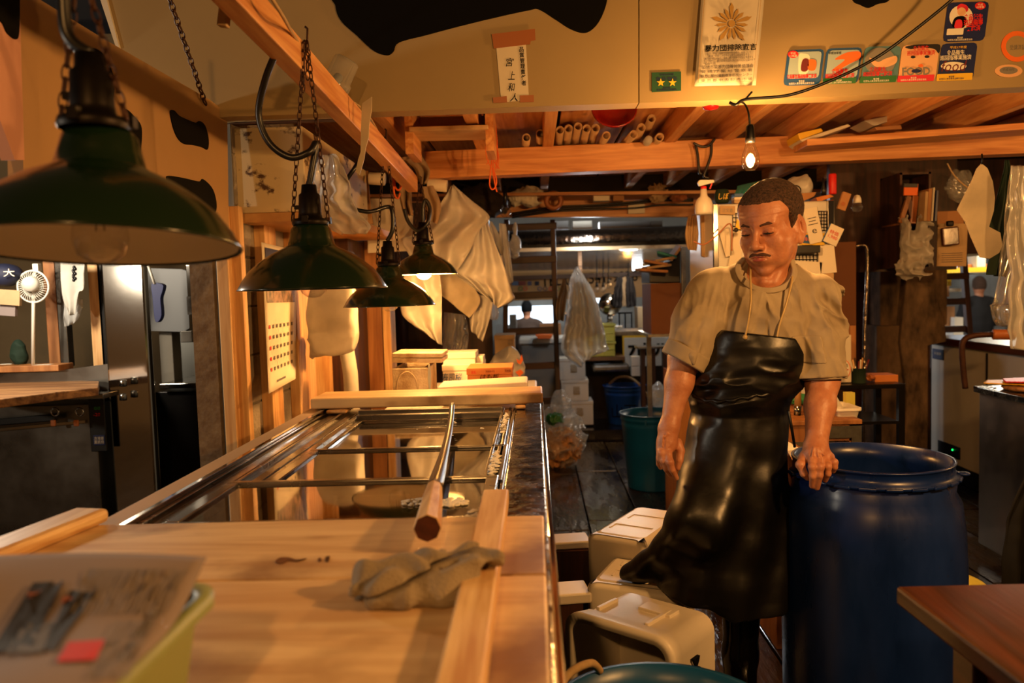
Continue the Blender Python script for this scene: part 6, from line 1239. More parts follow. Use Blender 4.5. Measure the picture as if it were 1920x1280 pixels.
# big sheets
mb_rows = [(846, 348, 850, 346), (828, 378, 882, 374), (800, 410, 918, 406), (772, 440, 900, 430), (752, 448, 884, 462), (768, 480, 868, 490), (790, 505, 856, 506)]
hang('plastic_sheet', mb_rows, 4.25, 'bag_white', 'big off-white plastic sheet hung by its corner, its point folded to the right', 'sheet', .035, 2.2, .02, 2)
hang('plastic_sheet', [(880, 400, 912, 408), (868, 450, 926, 450), (850, 490, 946, 500), (830, 500, 960, 545), (860, 520, 964, 562), (915, 560, 935, 578)], 4.35, 'bag_white', 'wide off-white sheet hanging behind the folded one and spreading to the lower right', 'sheet', .03, 3, .015, 6)
hang('plastic_sheet', [(760, 500, 822, 500), (752, 550, 828, 545), (752, 586, 828, 590), (770, 606, 828, 620), (808, 632, 827, 648)], 4.2, 'bag_white', 'ragged white sheet hanging lowest beneath the lit green lamp', 'sheet', .015, 2, .012, 9)
hang('plastic_sheet', [(820, 500, 860, 505), (822, 540, 900, 560), (826, 552, 880, 596)], 4.45, 'paper_sheet', 'tan sheet behind the two large off-white ones', 'sheet', .01, 2, .008, 10)
hang('plastic_bag', [(876, 545, 925, 560), (878, 580, 920, 590), (884, 620, 905, 640)], 4.5, 'bag_white', 'narrow white plastic bag hanging right of the brown partition', 'bag', .02, 2, .01, 11)
hang('plastic_bag', [(832, 585, 872, 590), (830, 620, 878, 620), (830, 655, 876, 660)], 4.55, 'bag_fine', 'clear plastic bag hanging below the big white sheets', 'bag', .03, 3, .02, 12)
hang('plastic_bag', [(896, 560, 932, 560), (905, 590, 935, 590), (925, 600, 932, 600)], 5.0, 'bag_sheet', 'translucent bag corner at the edge of the opening', 'bag', .02, 2, .01, 13)
for i, (rw, lb) in enumerate([([(918, 415, 922, 415), (920, 440, 936, 440), (926, 460, 942, 462), (940, 478, 945, 478)], 'leftmost small one'), ([(936, 418, 948, 420), (938, 470, 956, 470), (945, 520, 962, 522), (955, 532, 960, 530)], 'long middle one')]):
    hang('shopping_bag', rw, 5.0, 'bag_white', 'white carrier bag hanging from the far beam left of the ladder, '+lb, 'bag', .015, 1.5, .008, 14+i)
t = thing('knotted_bag', 'small knotted translucent bag hanging at the ladder top', 'bag', P(965, 486, 5.9)); lump('bag_body', 965, 462, 5.9, .040, .03, .085, 'bag_white', None, None, 20, .25, parent=t) ; lump('knot', 966, 430, 5.9, .018, .016, .05, 'bag_white', None, None, 20, .2, parent=t)
t = thing('unlit_bulb', 'unlit clear light bulb hanging by the far beam', 'light bulb', P(948, 404, 5.0)); c = P(948, 398, 5.0)
mb = MB(); mb.lathe([(0, -.034), (.02, -.028), (.034, -.008), (.034, .008), (.022, .03), (.012, .045), (0, .046)], c, 20); mb.build('envelope', 'glass', t); mb = MB(); mb.tube([c+V((0, 0, .03)), c+V((0, 0, .16))], .013, 10); mb.build('socket', 'black_rubber', t)
lump('dark_bundle', 905, 378, 5.4, .16, .10, .09, 'grey_plastic' if 0 else 'dark_brown', 'dark crumpled plastic bundle on the loft shelf left of the scrap paper', 'bundle', 10, .35)
# white bag hung on the wall
lump('plastic_bag', 624, 592, 3.55, .105, .065, .165, 'bag_white', 'full white plastic bag hanging on the wooden post behind the calendar', 'bag', 7, .07, h=.005, pw=3.4)
lump('plastic_bag', 598, 650, 3.65, .045, .04, .06, 'bag_white', 'small bulge of a second white bag under the full one', 'bag', 14, .3)
t = thing('paper_roll', 'white paper roll leaning in the corner behind the pine board', 'roll', P(655, 750, 3.6)); mb = MB(); mb.tube([P(650, 655, 3.65), P(657, 700, 3.62), P(660, 752, 3.6), P(661, 752, 3.6)-V((0, 0, .86))], .034, 20); mb.build('roll_body', 'towel_white', t)
# calendar
t = thing('wall_calendar', 'wall calendar with a harbour photograph curling off the left wall', 'calendar', P(525, 738, 3.2))
cx0 = -1.035; q = []
for i in range(21):
    v = i/20; row = []
    for j in range(9):
        u = j/8; px = (490+(556-490)*u)+(v*14*(1-u))-(2*v*u) ; py = (454+(470-454)*u)*(1-v)+(738-(28)*u)*v
        dx = .014*math.sin(u*3+v*2)+(.045*max(0, v-.85)/.15)
        row.append(PX(px, py, cx0+dx-.02))
    q.append(row)
mb = MB(); mb.grid(q); mb.build('sheet', 'paper', t, solid=.001)
def calpatch(v0, v1, u0, u1, mt, nm, off=.003):
    rows = []
    for i in range(7):
        v = (v0+(v1-v0)*i/6)*20; k = min(int(v), 19); f = v-k; r_ = []
        for j in range(5):
            u = (u0+(u1-u0)*j/4)*8; m_ = min(int(u), 7); g_ = u-m_
            a_ = q[k][m_].lerp(q[k][m_+1], g_); b_ = q[k+1][m_].lerp(q[k+1][m_+1], g_); r_.append(a_.lerp(b_, f)+V((off, -off*.6, 0)))
        rows.append(r_)
    mb = MB(); mb.grid(rows); return mb.build(nm, mt, t)
mat('photo_print', (.62, .50, .45), .5, col2=(.12, .16, .16), nscale=30); calpatch(.04, .40, .08, .95, 'photo_print', 'photograph'); calpatch(.03, .14, .08, .95, 'st_navy', 'photo_sky', .004)
for w_ in range(5):
    for d_ in range(7): calpatch(.55+w_*.072, .575+w_*.072, .10+d_*.12, .15+d_*.12, 'print_grey' if d_ else 'red', 'date_figure')
calpatch(.935, .95, .3, .62, 'print_grey', 'printer_name')
# ================================================================ beyond the opening
hang('plastic_bag', [(1080, 500, 1084, 500), (1070, 520, 1096, 520), (1066, 540, 1112, 545), (1064, 575, 1122, 580), (1060, 610, 1132, 615), (1052, 650, 1138, 645), (1060, 668, 1142, 656), (1085, 690, 1120, 660)], 6.0, 'bag_sheet', 'large hanging bunch of translucent plastic bags in the far opening', 'bag', .05, 4, .03, 21)
hang('plastic_bag', [(1078, 520, 1096, 520), (1074, 560, 1118, 560), (1066, 600, 1128, 600), (1058, 640, 1134, 625)], 6.08, 'bag_white', 'whiter plastic bag inside the hanging translucent bunch', 'bag', .04, 3, .03, 22)
hang('hanging_towel', [(1056, 523, 1060, 523), (1048, 550, 1064, 550), (1042, 580, 1060, 580), (1044, 600, 1058, 602)], 6.3, 'towel_tan', 'pale tan cloth hanging left of the translucent bunch of bags', 'towel', .02, 2, .01, 23)
t = thing('jacket', 'dark jacket hanging open among the far lamps', 'jacket', P(1170, 575, 8.0))
hang('sleeve_side', [(1158, 520, 1166, 518), (1152, 545, 1166, 545), (1150, 574, 1164, 576)], 8.0, 'dark_jacket', None, None, .02, 2, .01, 24, .02, parent=t) ; hang('sleeve_side', [(1176, 518, 1184, 520), (1175, 545, 1190, 545), (1176, 576, 1191, 574)], 8.0, 'dark_jacket', None, None, .02, 2, .01, 25, .02, parent=t)
hang('lining', [(1164, 520, 1178, 520), (1163, 545, 1178, 545), (1163, 574, 1178, 574)], 8.03, 'towel_tan', None, None, .01, 2, .01, 26, .01, parent=t)
for i, (x, y0, y1, lit, lb) in enumerate([(1119, 500, 541, 0, 'leftmost'), (1131, 500, 541, 0, 'second'), (1141, 498, 534, 0, 'third, with the biggest clear globe'), (1178, 505, 526, 1, 'the lit one in front of the jacket')]):
    t = thing('bare_bulb', 'small bare bulb hanging in the far aisle, '+lb, 'light bulb', P(x, y1+4, 8.6), 'bare bulbs in the far aisle'); c = P(x, y1, 8.6)
    mb = MB(); mb.tube([P(x, y0-12, 8.6), P(x, y1-8, 8.6)], .006, 6); mb.build('cord', 'black_rubber', t); mb = MB(); mb.tube([P(x, y1-12, 8.6), P(x, y1-3, 8.6)], .014, 8); mb.build('socket', 'black_rubber', t)
    mb = MB(); mb.sphere(c, .032 if i != 3 else .03, 12, (1, 1, 1.25)); mb.build('envelope', 'filament_small' if lit else 'glass', t)
t = thing('weighing_scale', 'round chrome dial scale in the far aisle', 'scale', P(1143, 612, 8.2)); c = P(1143, 570, 8.2)
mb = MB(); mb.lathe([(0, 0), (.10, 0), (.115, .02), (.115, .05), (.10, .07), (0, .075)], c, 32, Matrix.Rotation(PI/2, 3, 'X')); mb.build('dial_case', 'mirror_steel', t); mb = MB(); mb.tube([P(1143, 586, 8.2), P(1143, 612, 8.2)], .03, 12); mb.build('stand', 'steel', t); mb = MB(); mb.box(P(1143, 613, 8.2), (.25, .2, .03)); mb.build('base', 'steel', t, bev=.005)
t = thing('steel_stand', 'black metal stand under the dark jacket in the far aisle', 'stand', P(1170, 620, 8.5)); pbox('top', 1158, 585, 1186, 588, 8.5, .2, 'black_steel', parent=t)
for x in (1160, 1171, 1183): pbox('leg', x, 588, x+3, 640, 8.5, .03, 'black_steel', parent=t)
pbox('far_counter', 1148, 620, 1265, 628, 7.8, .6, 'galv', 'grey-topped counter in the far aisle above the lettered white board', 'counter')
pbox('far_cabinet', 1150, 629, 1262, 760, 7.9, .5, 'dark_brown', 'dark cabinet below the grey-topped far counter', 'cabinet')
t = pbox('lettered_board', 1168, 628, 1262, 686, 7.7, .02, 'yellow', 'yellow-edged white board with thick black lettering in the far aisle', 'sign'); pbox('panel', 1171, 632, 1262, 686, 7.69, .012, 'tile_white', parent=t); ptxt('7山ル', 1178, 642, 1256, 668, 7.68, 'ink', t, bold=.04)
def crate(x0, y0, x1, y1, Y, lab):
    t = thing('plastic_crate', lab, 'crate', P((x0+x1)/2, y1, Y+.15), 'yellow crates in the far aisle'); pbox('crate_body', x0+2, y0+3, x1-2, y1, Y, .3, 'crate_yellow', parent=t); pbox('crate_rim', x0, y0, x1, y0+4, Y-.012, .324, 'crate_yellow', parent=t)
    for i in range(4): x = x0+3+(x1-x0-8)*i/3; pbox('rib', x, y0+4, x+1.6, y1, Y-.008, .01, 'crate_yellow', parent=t)
    pbox('rib', x0+2, (y0+y1)/2, x1-2, (y0+y1)/2+1.5, Y-.008, .01, 'crate_yellow', parent=t)
crate(1094, 608, 1155, 640, 7.5, 'upper pale yellow plastic crate right of the hanging bags'); crate(1094, 641, 1155, 668, 7.5, 'lower pale yellow plastic crate right of the hanging bags')
pbox('crate_table', 1094, 669, 1172, 676, 7.5, .5, 'old_x', 'low wooden stand top under the pale yellow crates', 'stand')
pbox('crate_stand', 1100, 677, 1165, 786, 7.7, .3, 'dark_brown', 'dark stand below the pale yellow crates', 'stand')
pbox('steel_pan', 1112, 684, 1181, 697, 7.4, .3, 'galv', 'shallow steel pan in the far aisle over the blue bucket', 'pan', bev=.02)
for i, (y0, y1) in enumerate([(668, 686), (687, 705)]): pbox('foam_block', 1184+i, y0, 1200, y1, 7.2, .1, 'foam', 'small white foam block beside the steel pan, '+['upper', 'lower'][i], 'foam')
t = thing('trestle_table', 'black trestle with a steel strip on top in the far aisle', 'table', P(1225, 780, 7.1)); pbox('top_strip', 1196, 650, 1260, 654, 7.1, .25, 'mirror_steel', parent=t)
for x in (1203, 1222, 1244): pbox('leg', x, 654, x+8, 790, 7.12, .08, 'dark_z', parent=t)
# grey freezer and things behind the ladder
fz2 = thing('far_freezer', 'grey freezer with a greenish lid behind the left ladder', 'freezer', V((P(1015, 700, 7.4).x, 7.7, .1)))
a = P(978, 690, 7.7); b = P(1090, 642, 7.7); mb = MB(); mb.bb(a.x, b.x, 7.7, 8.2, .1, b.z); mb.build('body', 'st_grey', fz2, bev=.01); mb = MB(); mb.bb(a.x-.02, b.x+.02, 7.68, 8.22, b.z, b.z+.05); mb.build('lid', 'tile_white', fz2, bev=.01)
mb = MB(); A_, B_ = P(1004, 631, 7.6), P(1036, 631, 7.6); mb.prism([P(*k, 7.6) for k in [(1004, 628), (1036, 628), (1033, 635), (1008, 635)]], (0, .2, 0)); mb.build('orange_tray', 'orange', label='orange tray on the grey freezer behind the ladder', cat='tray', bev=.004)
pbox('cardboard_carton', 1012, 607, 1052, 628, 8.2, .3, 'cardboard', 'brown carton standing behind the orange tray beside the distant man', 'carton')
t, e = foam_box('foam_box', 927, 628, 966, 700, 5.4, .3, 'tan box with small stamps left of the ladder', 'paper_old'); ptxt('天地\n無用', 952, 636, 962, 647, 5.398, 'print_mid', t)
lump('shopping_bag', 950, 690, 5.0, .105, .05, .13, 'bag_white', 'white carrier bag with orange printed marks beside the tan box', 'bag', 9, .25, h=.006)
for q_ in ([(972, 668), (976, 662), (979, 672), (974, 680)], [(970, 693), (978, 690), (982, 700), (974, 705)]): pass
mb = MB(); mb.prism([P(*k, 4.925) for k in [(968, 672), (974, 676), (978, 664), (981, 675), (976, 683), (970, 680)]], (0, -.004, 0)); mb.prism([P(*k, 4.925) for k in [(966, 697), (976, 692), (982, 698), (974, 706)]], (0, -.004, 0)); mb.build('bag_print', 'orange', bpy.data.objects['shopping_bag.002'] if 'shopping_bag.002' in bpy.data.objects else None)
# three stacked white boxes on the step
for i, (x0, y0, x1, y1, lb) in enumerate([(1056, 752, 1113, 797, 'bottom'), (1052, 712, 1104, 752, 'middle'), (1048, 671, 1098, 712, 'top')]):
    t, e = foam_box('foam_box', x0, y0, x1, y1, 7.3, .3, 'white foam box in the stack of three beside the ladder, '+lb+' one', 'foam', grp='stacked white boxes by the ladder')
    pbox('grip_recess', (x0+x1)/2-3, y0+12, (x0+x1)/2+9, y0+26, 7.296, .006, 'foam_dirty', parent=t)
# pails
def pail(nm, px, pt_, pb_, Y, rw, mt, lab, z0=0, handle=True, rope=None, sc_h=None):
    c = P(px, pt_, Y); zt4 = c.z; r1 = rw; r0 = rw*.78
    t = thing(nm, lab, 'bucket', V((c.x, Y, z0))); mb = MB()
    mb.lathe([(0, z0), (r0, z0), (r0+.003, z0+.01), (r1*.95, zt4-.09), (r1*.965, zt4-.085), (r1*.96, zt4-.07), (r1*.97, zt4-.045), (r1, zt4-.042), (r1*.985, zt4-.03), (r1, zt4-.006), (r1+.009, zt4-.006), (r1+.010, zt4), (r1-.004, zt4), (r1*.95, zt4-.06), (r0-.004, z0+.012), (0, z0+.012)], (c.x, Y, 0), 48); mb.build('bucket_body', mt, t)
    return t, c, r1
t, c, r1 = pail('bucket', 1222, 772, 905, 5.45, .215, 'teal_pail', 'large teal plastic bucket standing left of the man')
mb = MB()
for k in range(3): a = -1.9+k*.55; R_ = Matrix.Rotation(a, 3, 'Z'); mb.box(V((c.x, 5.45, c.z-.04))+R_ @ V((r1+.002, 0, 0)), (.012, .01, .035), R_)
mb.build('rim_lug', 'teal_pail', t)
t, c, r1 = pail('bucket', 1171, 721, 792, 7.45, .195, 'blue_pail', 'blue plastic bucket with black characters in front of the far crates', z0=.1)
text('山下', V((c.x-.03, 7.45-r1*.93, c.z-.22)), .22, .13, 'ink', t); mb = MB(); mb.tube(crom([c+V((-.13, .1, 0)), c+V((-.05, .02, .07)), c+V((.08, .0, .05)), c+V((.2, -.1, -.1)), c+V((.3, -.15, -.35))], 6, False), .012, 8); mb.build('hose', 'rope', t)
t, c, r1 = pail('bucket', 1246, 1345, 1500, 1.52, .225, 'teal_pail', 'teal bucket with a rope handle at the bottom edge of the picture')
mb = MB(); mb.tube(crom([c+V((-.20, .10, -.02)), c+V((-.195, .105, .02)), c+V((-.17, .13, .035)), c+V((-.13, .17, .03)), c+V((-.11, .195, .0))], 6, False), .009, 8); mb.build('rope_handle', 'rope', t)
# rubbish bag
rb = thing('rubbish_bag', 'translucent rubbish bag with scraps slumped on the wet floor beside the display case', 'bag', P(1048, 868, 6.1))
lump('bag_body', 1050, 820, 6.1, .155, .13, .20, 'bag_clear', None, None, 9, .35, h=.008, parent=rb); lump('bag_neck', 1052, 757, 6.1, .06, .05, .09, 'bag_clear', None, None, 14, .4, h=.006, parent=rb)
lump('scraps', 1050, 838, 6.1, .12, .10, .11, 'cardboard', None, None, 16, .5, h=.008, parent=rb); lump('green_scrap', 1040, 786, 6.02, .055, .04, .035, 'st_green', None, None, 20, .5, h=.006, parent=rb)
lump('plastic_bag', 1233, 740, 6.6, .06, .05, .09, 'bag_sheet', 'translucent bag slumped behind the teal bucket', 'bag', 14, .35)
# red cabinet seen between the right arm and the hip
pbox('red_cabinet', 1268, 700, 1300, 1000, 4.4, .4, 'panel_z', 'red-brown cabinet side visible between his arm and the apron', 'cabinet')
# ================================================================ white foam fish boxes at his feet
def rbox(mb, x0, x1, y0, y1, z0, z1, r=.018):
    R_ = [rrect(x0+r*.5, x1-r*.5, y0+r*.5, y1-r*.5, r, z0), rrect(x0, x1, y0, y1, r, z0+r*.5), rrect(x0, x1, y0, y1, r, z1-r), rrect(x0+r*.3, x1-r*.3, y0+r*.3, y1-r*.3, r, z1-r*.3), rrect(x0+r, x1-r, y0+r, y1-r, r, z1)]
    mb.grid(R_, True); n = len(R_[0]); mb.add(R_[0], [tuple(range(n))]); mb.add(R_[-1], [tuple(range(n))])
# box A, farthest
ft = 'white fish boxes at the man feet'
def xf(mb, o, a):
    R_ = Matrix.Rotation(a, 3, 'Z'); mb.v = [tuple(V((o[0], o[1], 0))+R_ @ V(v)) for v in mb.v]; return mb
def fbox(o, a, w, d, h, lab, ribs):
    c = V((o[0], o[1], 0))+Matrix.Rotation(a, 3, 'Z') @ V((w/2, d/2, 0)); t = thing('fish_box', lab, 'foam box', c, ft)
    mb = MB(); rbox(mb, 0, w, .03, d, 0, h, .02); xf(mb, o, a).build('box_body', 'tub_white', t)
    mb = MB(); rbox(mb, -.004, w+.004, 0, .035, 0, h+.004, .022); xf(mb, o, a).build('box_rim', 'tub_white', t)
    for (x0, x1, y) in ribs: mb = MB(); mb.bb(x0, x1, y, y+.008, h-.002, h+.003); mb.bb(x0, x0+.008, y-.05, y, h-.002, h+.003); xf(mb, o, a).build('moulded_rib', 'tub_white', t, bev=.002)
    for k in range(5): mb = MB(); mb.bb(w-.002, w+.006, .09+k*(d-.14)/5, .09+k*(d-.14)/5+.02, h-.12, h-.01); xf(mb, o, a).build('side_rib', 'tub_white', t, bev=.003)
    return t
tA = fbox((.165, 2.81), -.54, .215, .43, .50, 'white fish box standing on end, farthest of the three at his feet', [(.03, .18, .16), (.04, .18, .30)])
def spl(q0, nm, lab, dz=.035, w=.12, dy=.16):
    a = PZ(*q0, .42); t = thing(nm, lab, 'lid', V((a.x+w/2, a.y+dy/2, .42))); mb = MB(); rbox(mb, a.x, a.x+w, a.y, a.y+dy, .42-dz, .42, .008); mb.build('lid_plate', 'tub_white', t)
    for i in range(3): mb = MB(); mb.bb(a.x+.015+i*.02, a.x+w, a.y-.004, a.y, .42-dz-.03*(i+1), .42-dz-.03*i); mb.build('stepped_edge', 'tub_white', t, bev=.003)
    return t
mb = MB(); a = PZ(1027, 1012, .40); mb.beam(a+V((.0, 0, -.01)), a+V((.16, .02, -.01)), .12, .03); mb.build('box_lid_slab', 'tub_white', bev=.006, label='white slab sticking out left from behind the farthest fish box', cat='slab')
mb = MB(); mb.bb(a.x, a.x+.16, a.y-.06, a.y+.06, 0, a.z-.026); mb.build('prop_block', 'dark_z', label='dark block under the farthest white slab', cat='block')
mb = MB(); a = PZ(1022, 1108, .40); mb.beam(a+V((.0, 0, -.01)), a+V((.14, .02, -.01)), .12, .034); mb.build('box_lid_slab', 'tub_white', bev=.006, label='white slab sticking out left between the two nearer fish boxes', cat='slab')
mb = MB(); mb.bb(a.x+.02, a.x+.12, a.y-.04, a.y+.06, 0, a.z-.028); mb.build('prop_block', 'dark_z', label='dark block under the nearer white slab', cat='block')
# box B, under his boot
tB = fbox((.143, 2.51), -.40, .28, .30, .435, 'white fish box under his raised boot, middle of the three', [(.05, .24, .14), (.05, .24, .24)])
# box C, open, facing the camera
C0 = P(1043, 1155, 2.12); w_ = .335; zt5 = .51; d_ = .24
tC = thing('fish_box', 'open white fish box on its side facing the viewer, nearest of the three', 'foam box', V((.27, 2.11, 0)), ft)
C0 = V((.058, 2.125, 0)); R_ = Matrix.Rotation(-.70, 3, 'Z')
def rr2(x0, x1, z0, z1, r, y, n=6):
    o = []
    for cx, cz, a0 in ((x1-r, z1-r, 0), (x0+r, z1-r, PI/2), (x0+r, z0+r, PI), (x1-r, z0+r, 1.5*PI)):
        for k in range(n+1): a = a0+PI/2*k/n; v = R_ @ V((cx+r*math.cos(a)-0, y, cz+r*math.sin(a))); o.append(V((C0.x, C0.y, 0))+v)
    return o
mb = MB(); rows = [rr2(.0, w_, .0, zt5, .05, .012), rr2(.0, w_, .0, zt5, .05, .0), rr2(.022, w_-.022, .022, zt5-.022, .038, .0), rr2(.03, w_-.03, .03, zt5-.03, .034, .012), rr2(.036, w_-.036, .036, zt5-.036, .03, d_-.035)]
mb.grid(rows, True); n = len(rows[0]); mb.add(rows[-1], [tuple(range(n))])
o2 = [rr2(.0, w_, .0, zt5, .05, .012), rr2(.006, w_-.006, .006, zt5-.006, .05, .055), rr2(.012, w_-.012, .012, zt5-.012, .05, .06), rr2(.016, w_-.016, .016, zt5-.016, .045, d_)]; mb.grid(o2, True); mb.add(o2[-1], [tuple(range(n))]); mb.build('box_body', 'tub_white', tC)
def onC(x, y, z): return V((C0.x, C0.y, 0))+R_ @ V((x, y, z))
for x, y0, y1 in ((.06, .07, .16), (.22, .06, .18)): mb = MB(); mb.beam(onC(x, y0, zt5-.008), onC(x+.0, y1, zt5-.010), .012, .010); mb.build('moulded_rib', 'tub_white', tC, bev=.002)
mb = MB(); mb.beam(onC(.14, .17, zt5-.012), onC(.24, .17, zt5-.012), .05, .012); mb.build('moulded_rib', 'tub_white', tC, bev=.002)
RB = R_ @ Matrix.Rotation(PI/2, 3, 'Z') if 0 else R_
text('又', onC(w_+.0015, .12, zt5-.15), .03, .05, 'ink', tC, R=R_ @ Matrix.Rotation(PI/2, 3, 'Z')) if 0 else text('又\n上', onC(w_-.006, .12, zt5-.12), .04, .075, 'ink', tC, R=R_ @ Matrix.Rotation(PI/2, 3, 'Z'), depth=.008)
mb = MB(); mb.beam(onC(.08, .05, zt5-.31), onC(.29, .08, zt5-.17), .15, .012); t = mb.build('loose_lid', 'tub_white', bev=.004, label='loose white lid slanting inside the open fish box', cat='slab'); 
for i in range(4): mb = MB(); mb.beam(onC(.16+.03*i, .0, zt5-.268+.017*i), onC(.185+.03*i, .05, zt5-.245+.018*i), .006, .004); mb.build('brush_mark', 'ink', t)
# ================================================================ neighbouring stall at the left
LZ = 1.02
mb = MB(); mb.prism([PZ(*q, LZ) for q in [(-90, 760), (0, 748), (120, 733), (184, 726), (186, 714), (110, 713), (-90, 716)]], (0, 0, -.035)); mb.build('chopping_board', 'old_x', label='thick pale wooden chopping board on the left counter', cat='board', bev=.004)
lf = thing('steel_refrigerator', 'dark stainless refrigerator counter under the left chopping board', 'refrigerator', V((P(90, 900, 3.55).x, 3.9, 0)))
pbox('body', -120, 752, 200, 1200, 3.5, .5, 'dark_steel', parent=lf); pbox('top_edge', -120, 742, 200, 752, 3.48, .5, 'steel', parent=lf)
for x0, x1 in ((-110, 160),): mb = MB(); mb.beam(P(x0, 800, 3.45), P(x1-55, 782, 3.45), .03, .03); mb.build('door_handle', 'black_plastic', lf, bev=.005)
mb = MB(); mb.beam(P(-100, 815, 3.49), P(160, 790, 3.49), .008, .012); mb.build('trim_strip', 'mirror_steel', lf)
pbox('control_panel', 167, 745, 198, 848, 3.49, .01, 'black_plastic', parent=lf); t = lf; ptxt('88', 176, 762, 188, 768, 3.485, 'st_green', lf); ptxt('-20', 175, 774, 188, 780, 3.485, 'red', lf); pbox('nameplate', 174, 815, 197, 835, 3.486, .004, 'st_navy', parent=lf); ptxt('冷凍庫\n業務用', 176, 818, 195, 832, 3.484, 'paper', lf)
for i, x in enumerate((100, 146)):
    t = thing('padlock', 'padlock with keys hanging on the left refrigerator, '+['left one', 'right brass one'][i], 'padlock', P(x, 800, 3.42)); mb = MB(); mb.torus(P(x+3, 772, 3.43), .017, .004, 'y', 16, 6); mb.build('shackle', 'mirror_steel', t); mb = MB(); mb.box(P(x-3*i, 793, 3.43), (.022, .012, .028)); mb.build('lock_body', 'tape_brown', t, bev=.004)
# stainless door column
mb = MB(); mb.pb(208, 480, 290, 1200, 3.55, .05); mb.build('steel_door', 'mirror_steel', label='tall mirror-polished stainless door in the left stall', cat='door', bev=.01)
for y in (718, 744): mb = MB(); mb.tube([P(231, y-6, 3.5), P(231, y+6, 3.5)], .016, 12); mb.build('door_knob', 'steel', label='round steel knob on the mirror-polished door, '+('upper' if y < 730 else 'lower'), cat='knob')
for i, (x0, x1, mt, lb) in enumerate([(84, 106, 'panel_z', 'brown wooden post in the left stall beside the fan'), (106, 122, 'dark_steel', 'dark steel post in the left stall left of the white cloth'), (167, 191, 'pine', 'pine post in the left stall right of the white cloth'), (191, 207, 'black_steel', 'dark frame post beside the stainless door')]):
    pbox('frame_post', x0, 440, x1, 690 if i < 3 else 900, 3.75, .05, mt, lb, 'post')
mb = MB(); mb.prism([P(*q, 3.6) for q in [(-60, 698), (112, 694), (204, 682), (204, 742), (-60, 742)]], (0, .03, 0)); mb.build('counter_upstand', 'dark_steel', label='dark steel upstand behind the left chopping board', cat='panel')
pbox('shelf_ledge', -60, 686, 113, 698, 3.55, .12, 'panel_z', 'narrow reddish wooden ledge in the left stall', 'ledge')
pbox('small_box', 58, 684, 92, 692, 3.57, .05, 'paper', 'pale grey box on the narrow reddish ledge', 'box'); pbox('red_pen', 20, 688, 46, 691, 3.57, .02, 'red', 'red pen on the narrow reddish ledge', 'pen')
c = PZ(6, 715, LZ); t = thing('tea_cup', 'white tea cup with a blue brushed character at the left edge', 'cup', c); mb = MB(); mb.lathe([(0, 0), (.035, 0), (.04, .01), (.041, .08), (.038, .08), (.036, .01), (0, .01)], c, 32); mb.build('cup_body', 'st_white', t); text('宮', c+V((.018, -.0385, .042)), .03, .05, 'st_navy', t, R=Matrix.Rotation(.45, 3, 'Z'), depth=.006)
# fan
t = thing('electric_fan', 'cream plastic wall fan with a radial grille in the left stall', 'fan', P(62, 570, 3.65)); c = P(62, 537, 3.6); rF = 30*3.6/F
mb = MB(); mb.torus(c, rF, .005, 'y', 40, 6); mb.torus(c, rF*.66, .002, 'y', 32, 5)
for k in range(36): a = 2*PI*k/36; mb.tube([c+V((rF*.4*math.cos(a), -.02, rF*.4*math.sin(a))), c+V((rF*.8*math.cos(a), -.015, rF*.8*math.sin(a))), c+V((rF*math.cos(a), 0, rF*math.sin(a)))], .0016, 4)
mb.build('grille', 'white_plastic', t); mb = MB(); mb.lathe([(0, 0), (rF*.5, 0), (rF*.45, .05), (0, .06)], c+V((.01, -.0, .01)), 24, Matrix.Rotation(PI/2, 3, 'X')); mb.build('motor_cover', 'white_plastic', t)
mb = MB(); mb.tube([P(66, 497, 3.62), P(63, 560, 3.6), P(62, 686, 3.6)], .008, 8); mb.build('cable_pole', 'white_plastic', t); pbox('bracket', 60, 494, 71, 508, 3.6, .03, 'white_plastic', parent=t)
lump('blue_cap', 12, 515, 3.6, .075, .06, .052, 'navy', 'navy cap with a white character hanging in the left stall', 'cap', 6, .1); text('大', P(17, 511, 3.53), .05, .035, 'paper', bpy.data.objects['blue_cap'], depth=.004)
for i in range(2): card('folded_newspaper', -10+i*8, 543, 32+i*8, 592-i*20, 3.62-.02*i, ['newsprint', 'paper_old'][i], 'folded newspaper in the left stall rack, '+['back', 'front'][i]+' one', 'newspaper', rot=.1, th=.02)
lump('green_bag', 36, 663, 3.65, .032, .03, .065, 'green_cloth', 'small dark green bag hanging over the ledge in the left stall', 'bag', 12, .2)
hang('hanging_towel', [(113, 490, 160, 488), (114, 540, 158, 540), (118, 565, 150, 548), (124, 578, 142, 584), (132, 591, 136, 590)], 3.62, 'towel_white', 'white cloth hanging between the posts of the left stall', 'cloth', .012, 1.5, .005, 31)
hang('plastic_bag', [(118, 560, 156, 560), (120, 590, 150, 590), (121, 612, 140, 605)], 3.7, 'bag_sheet', 'crumpled clear plastic below the white cloth', 'bag', .01, 2, .01, 32)
mb = MB()
for k in range(9): mb.sphere(P(139+2.2*math.sin(k*2), 501+k*3, 3.56), .008, 6)
mb.build('bead_string', 'black_plastic', label='string of black beads hanging over the white cloth', cat='beads')
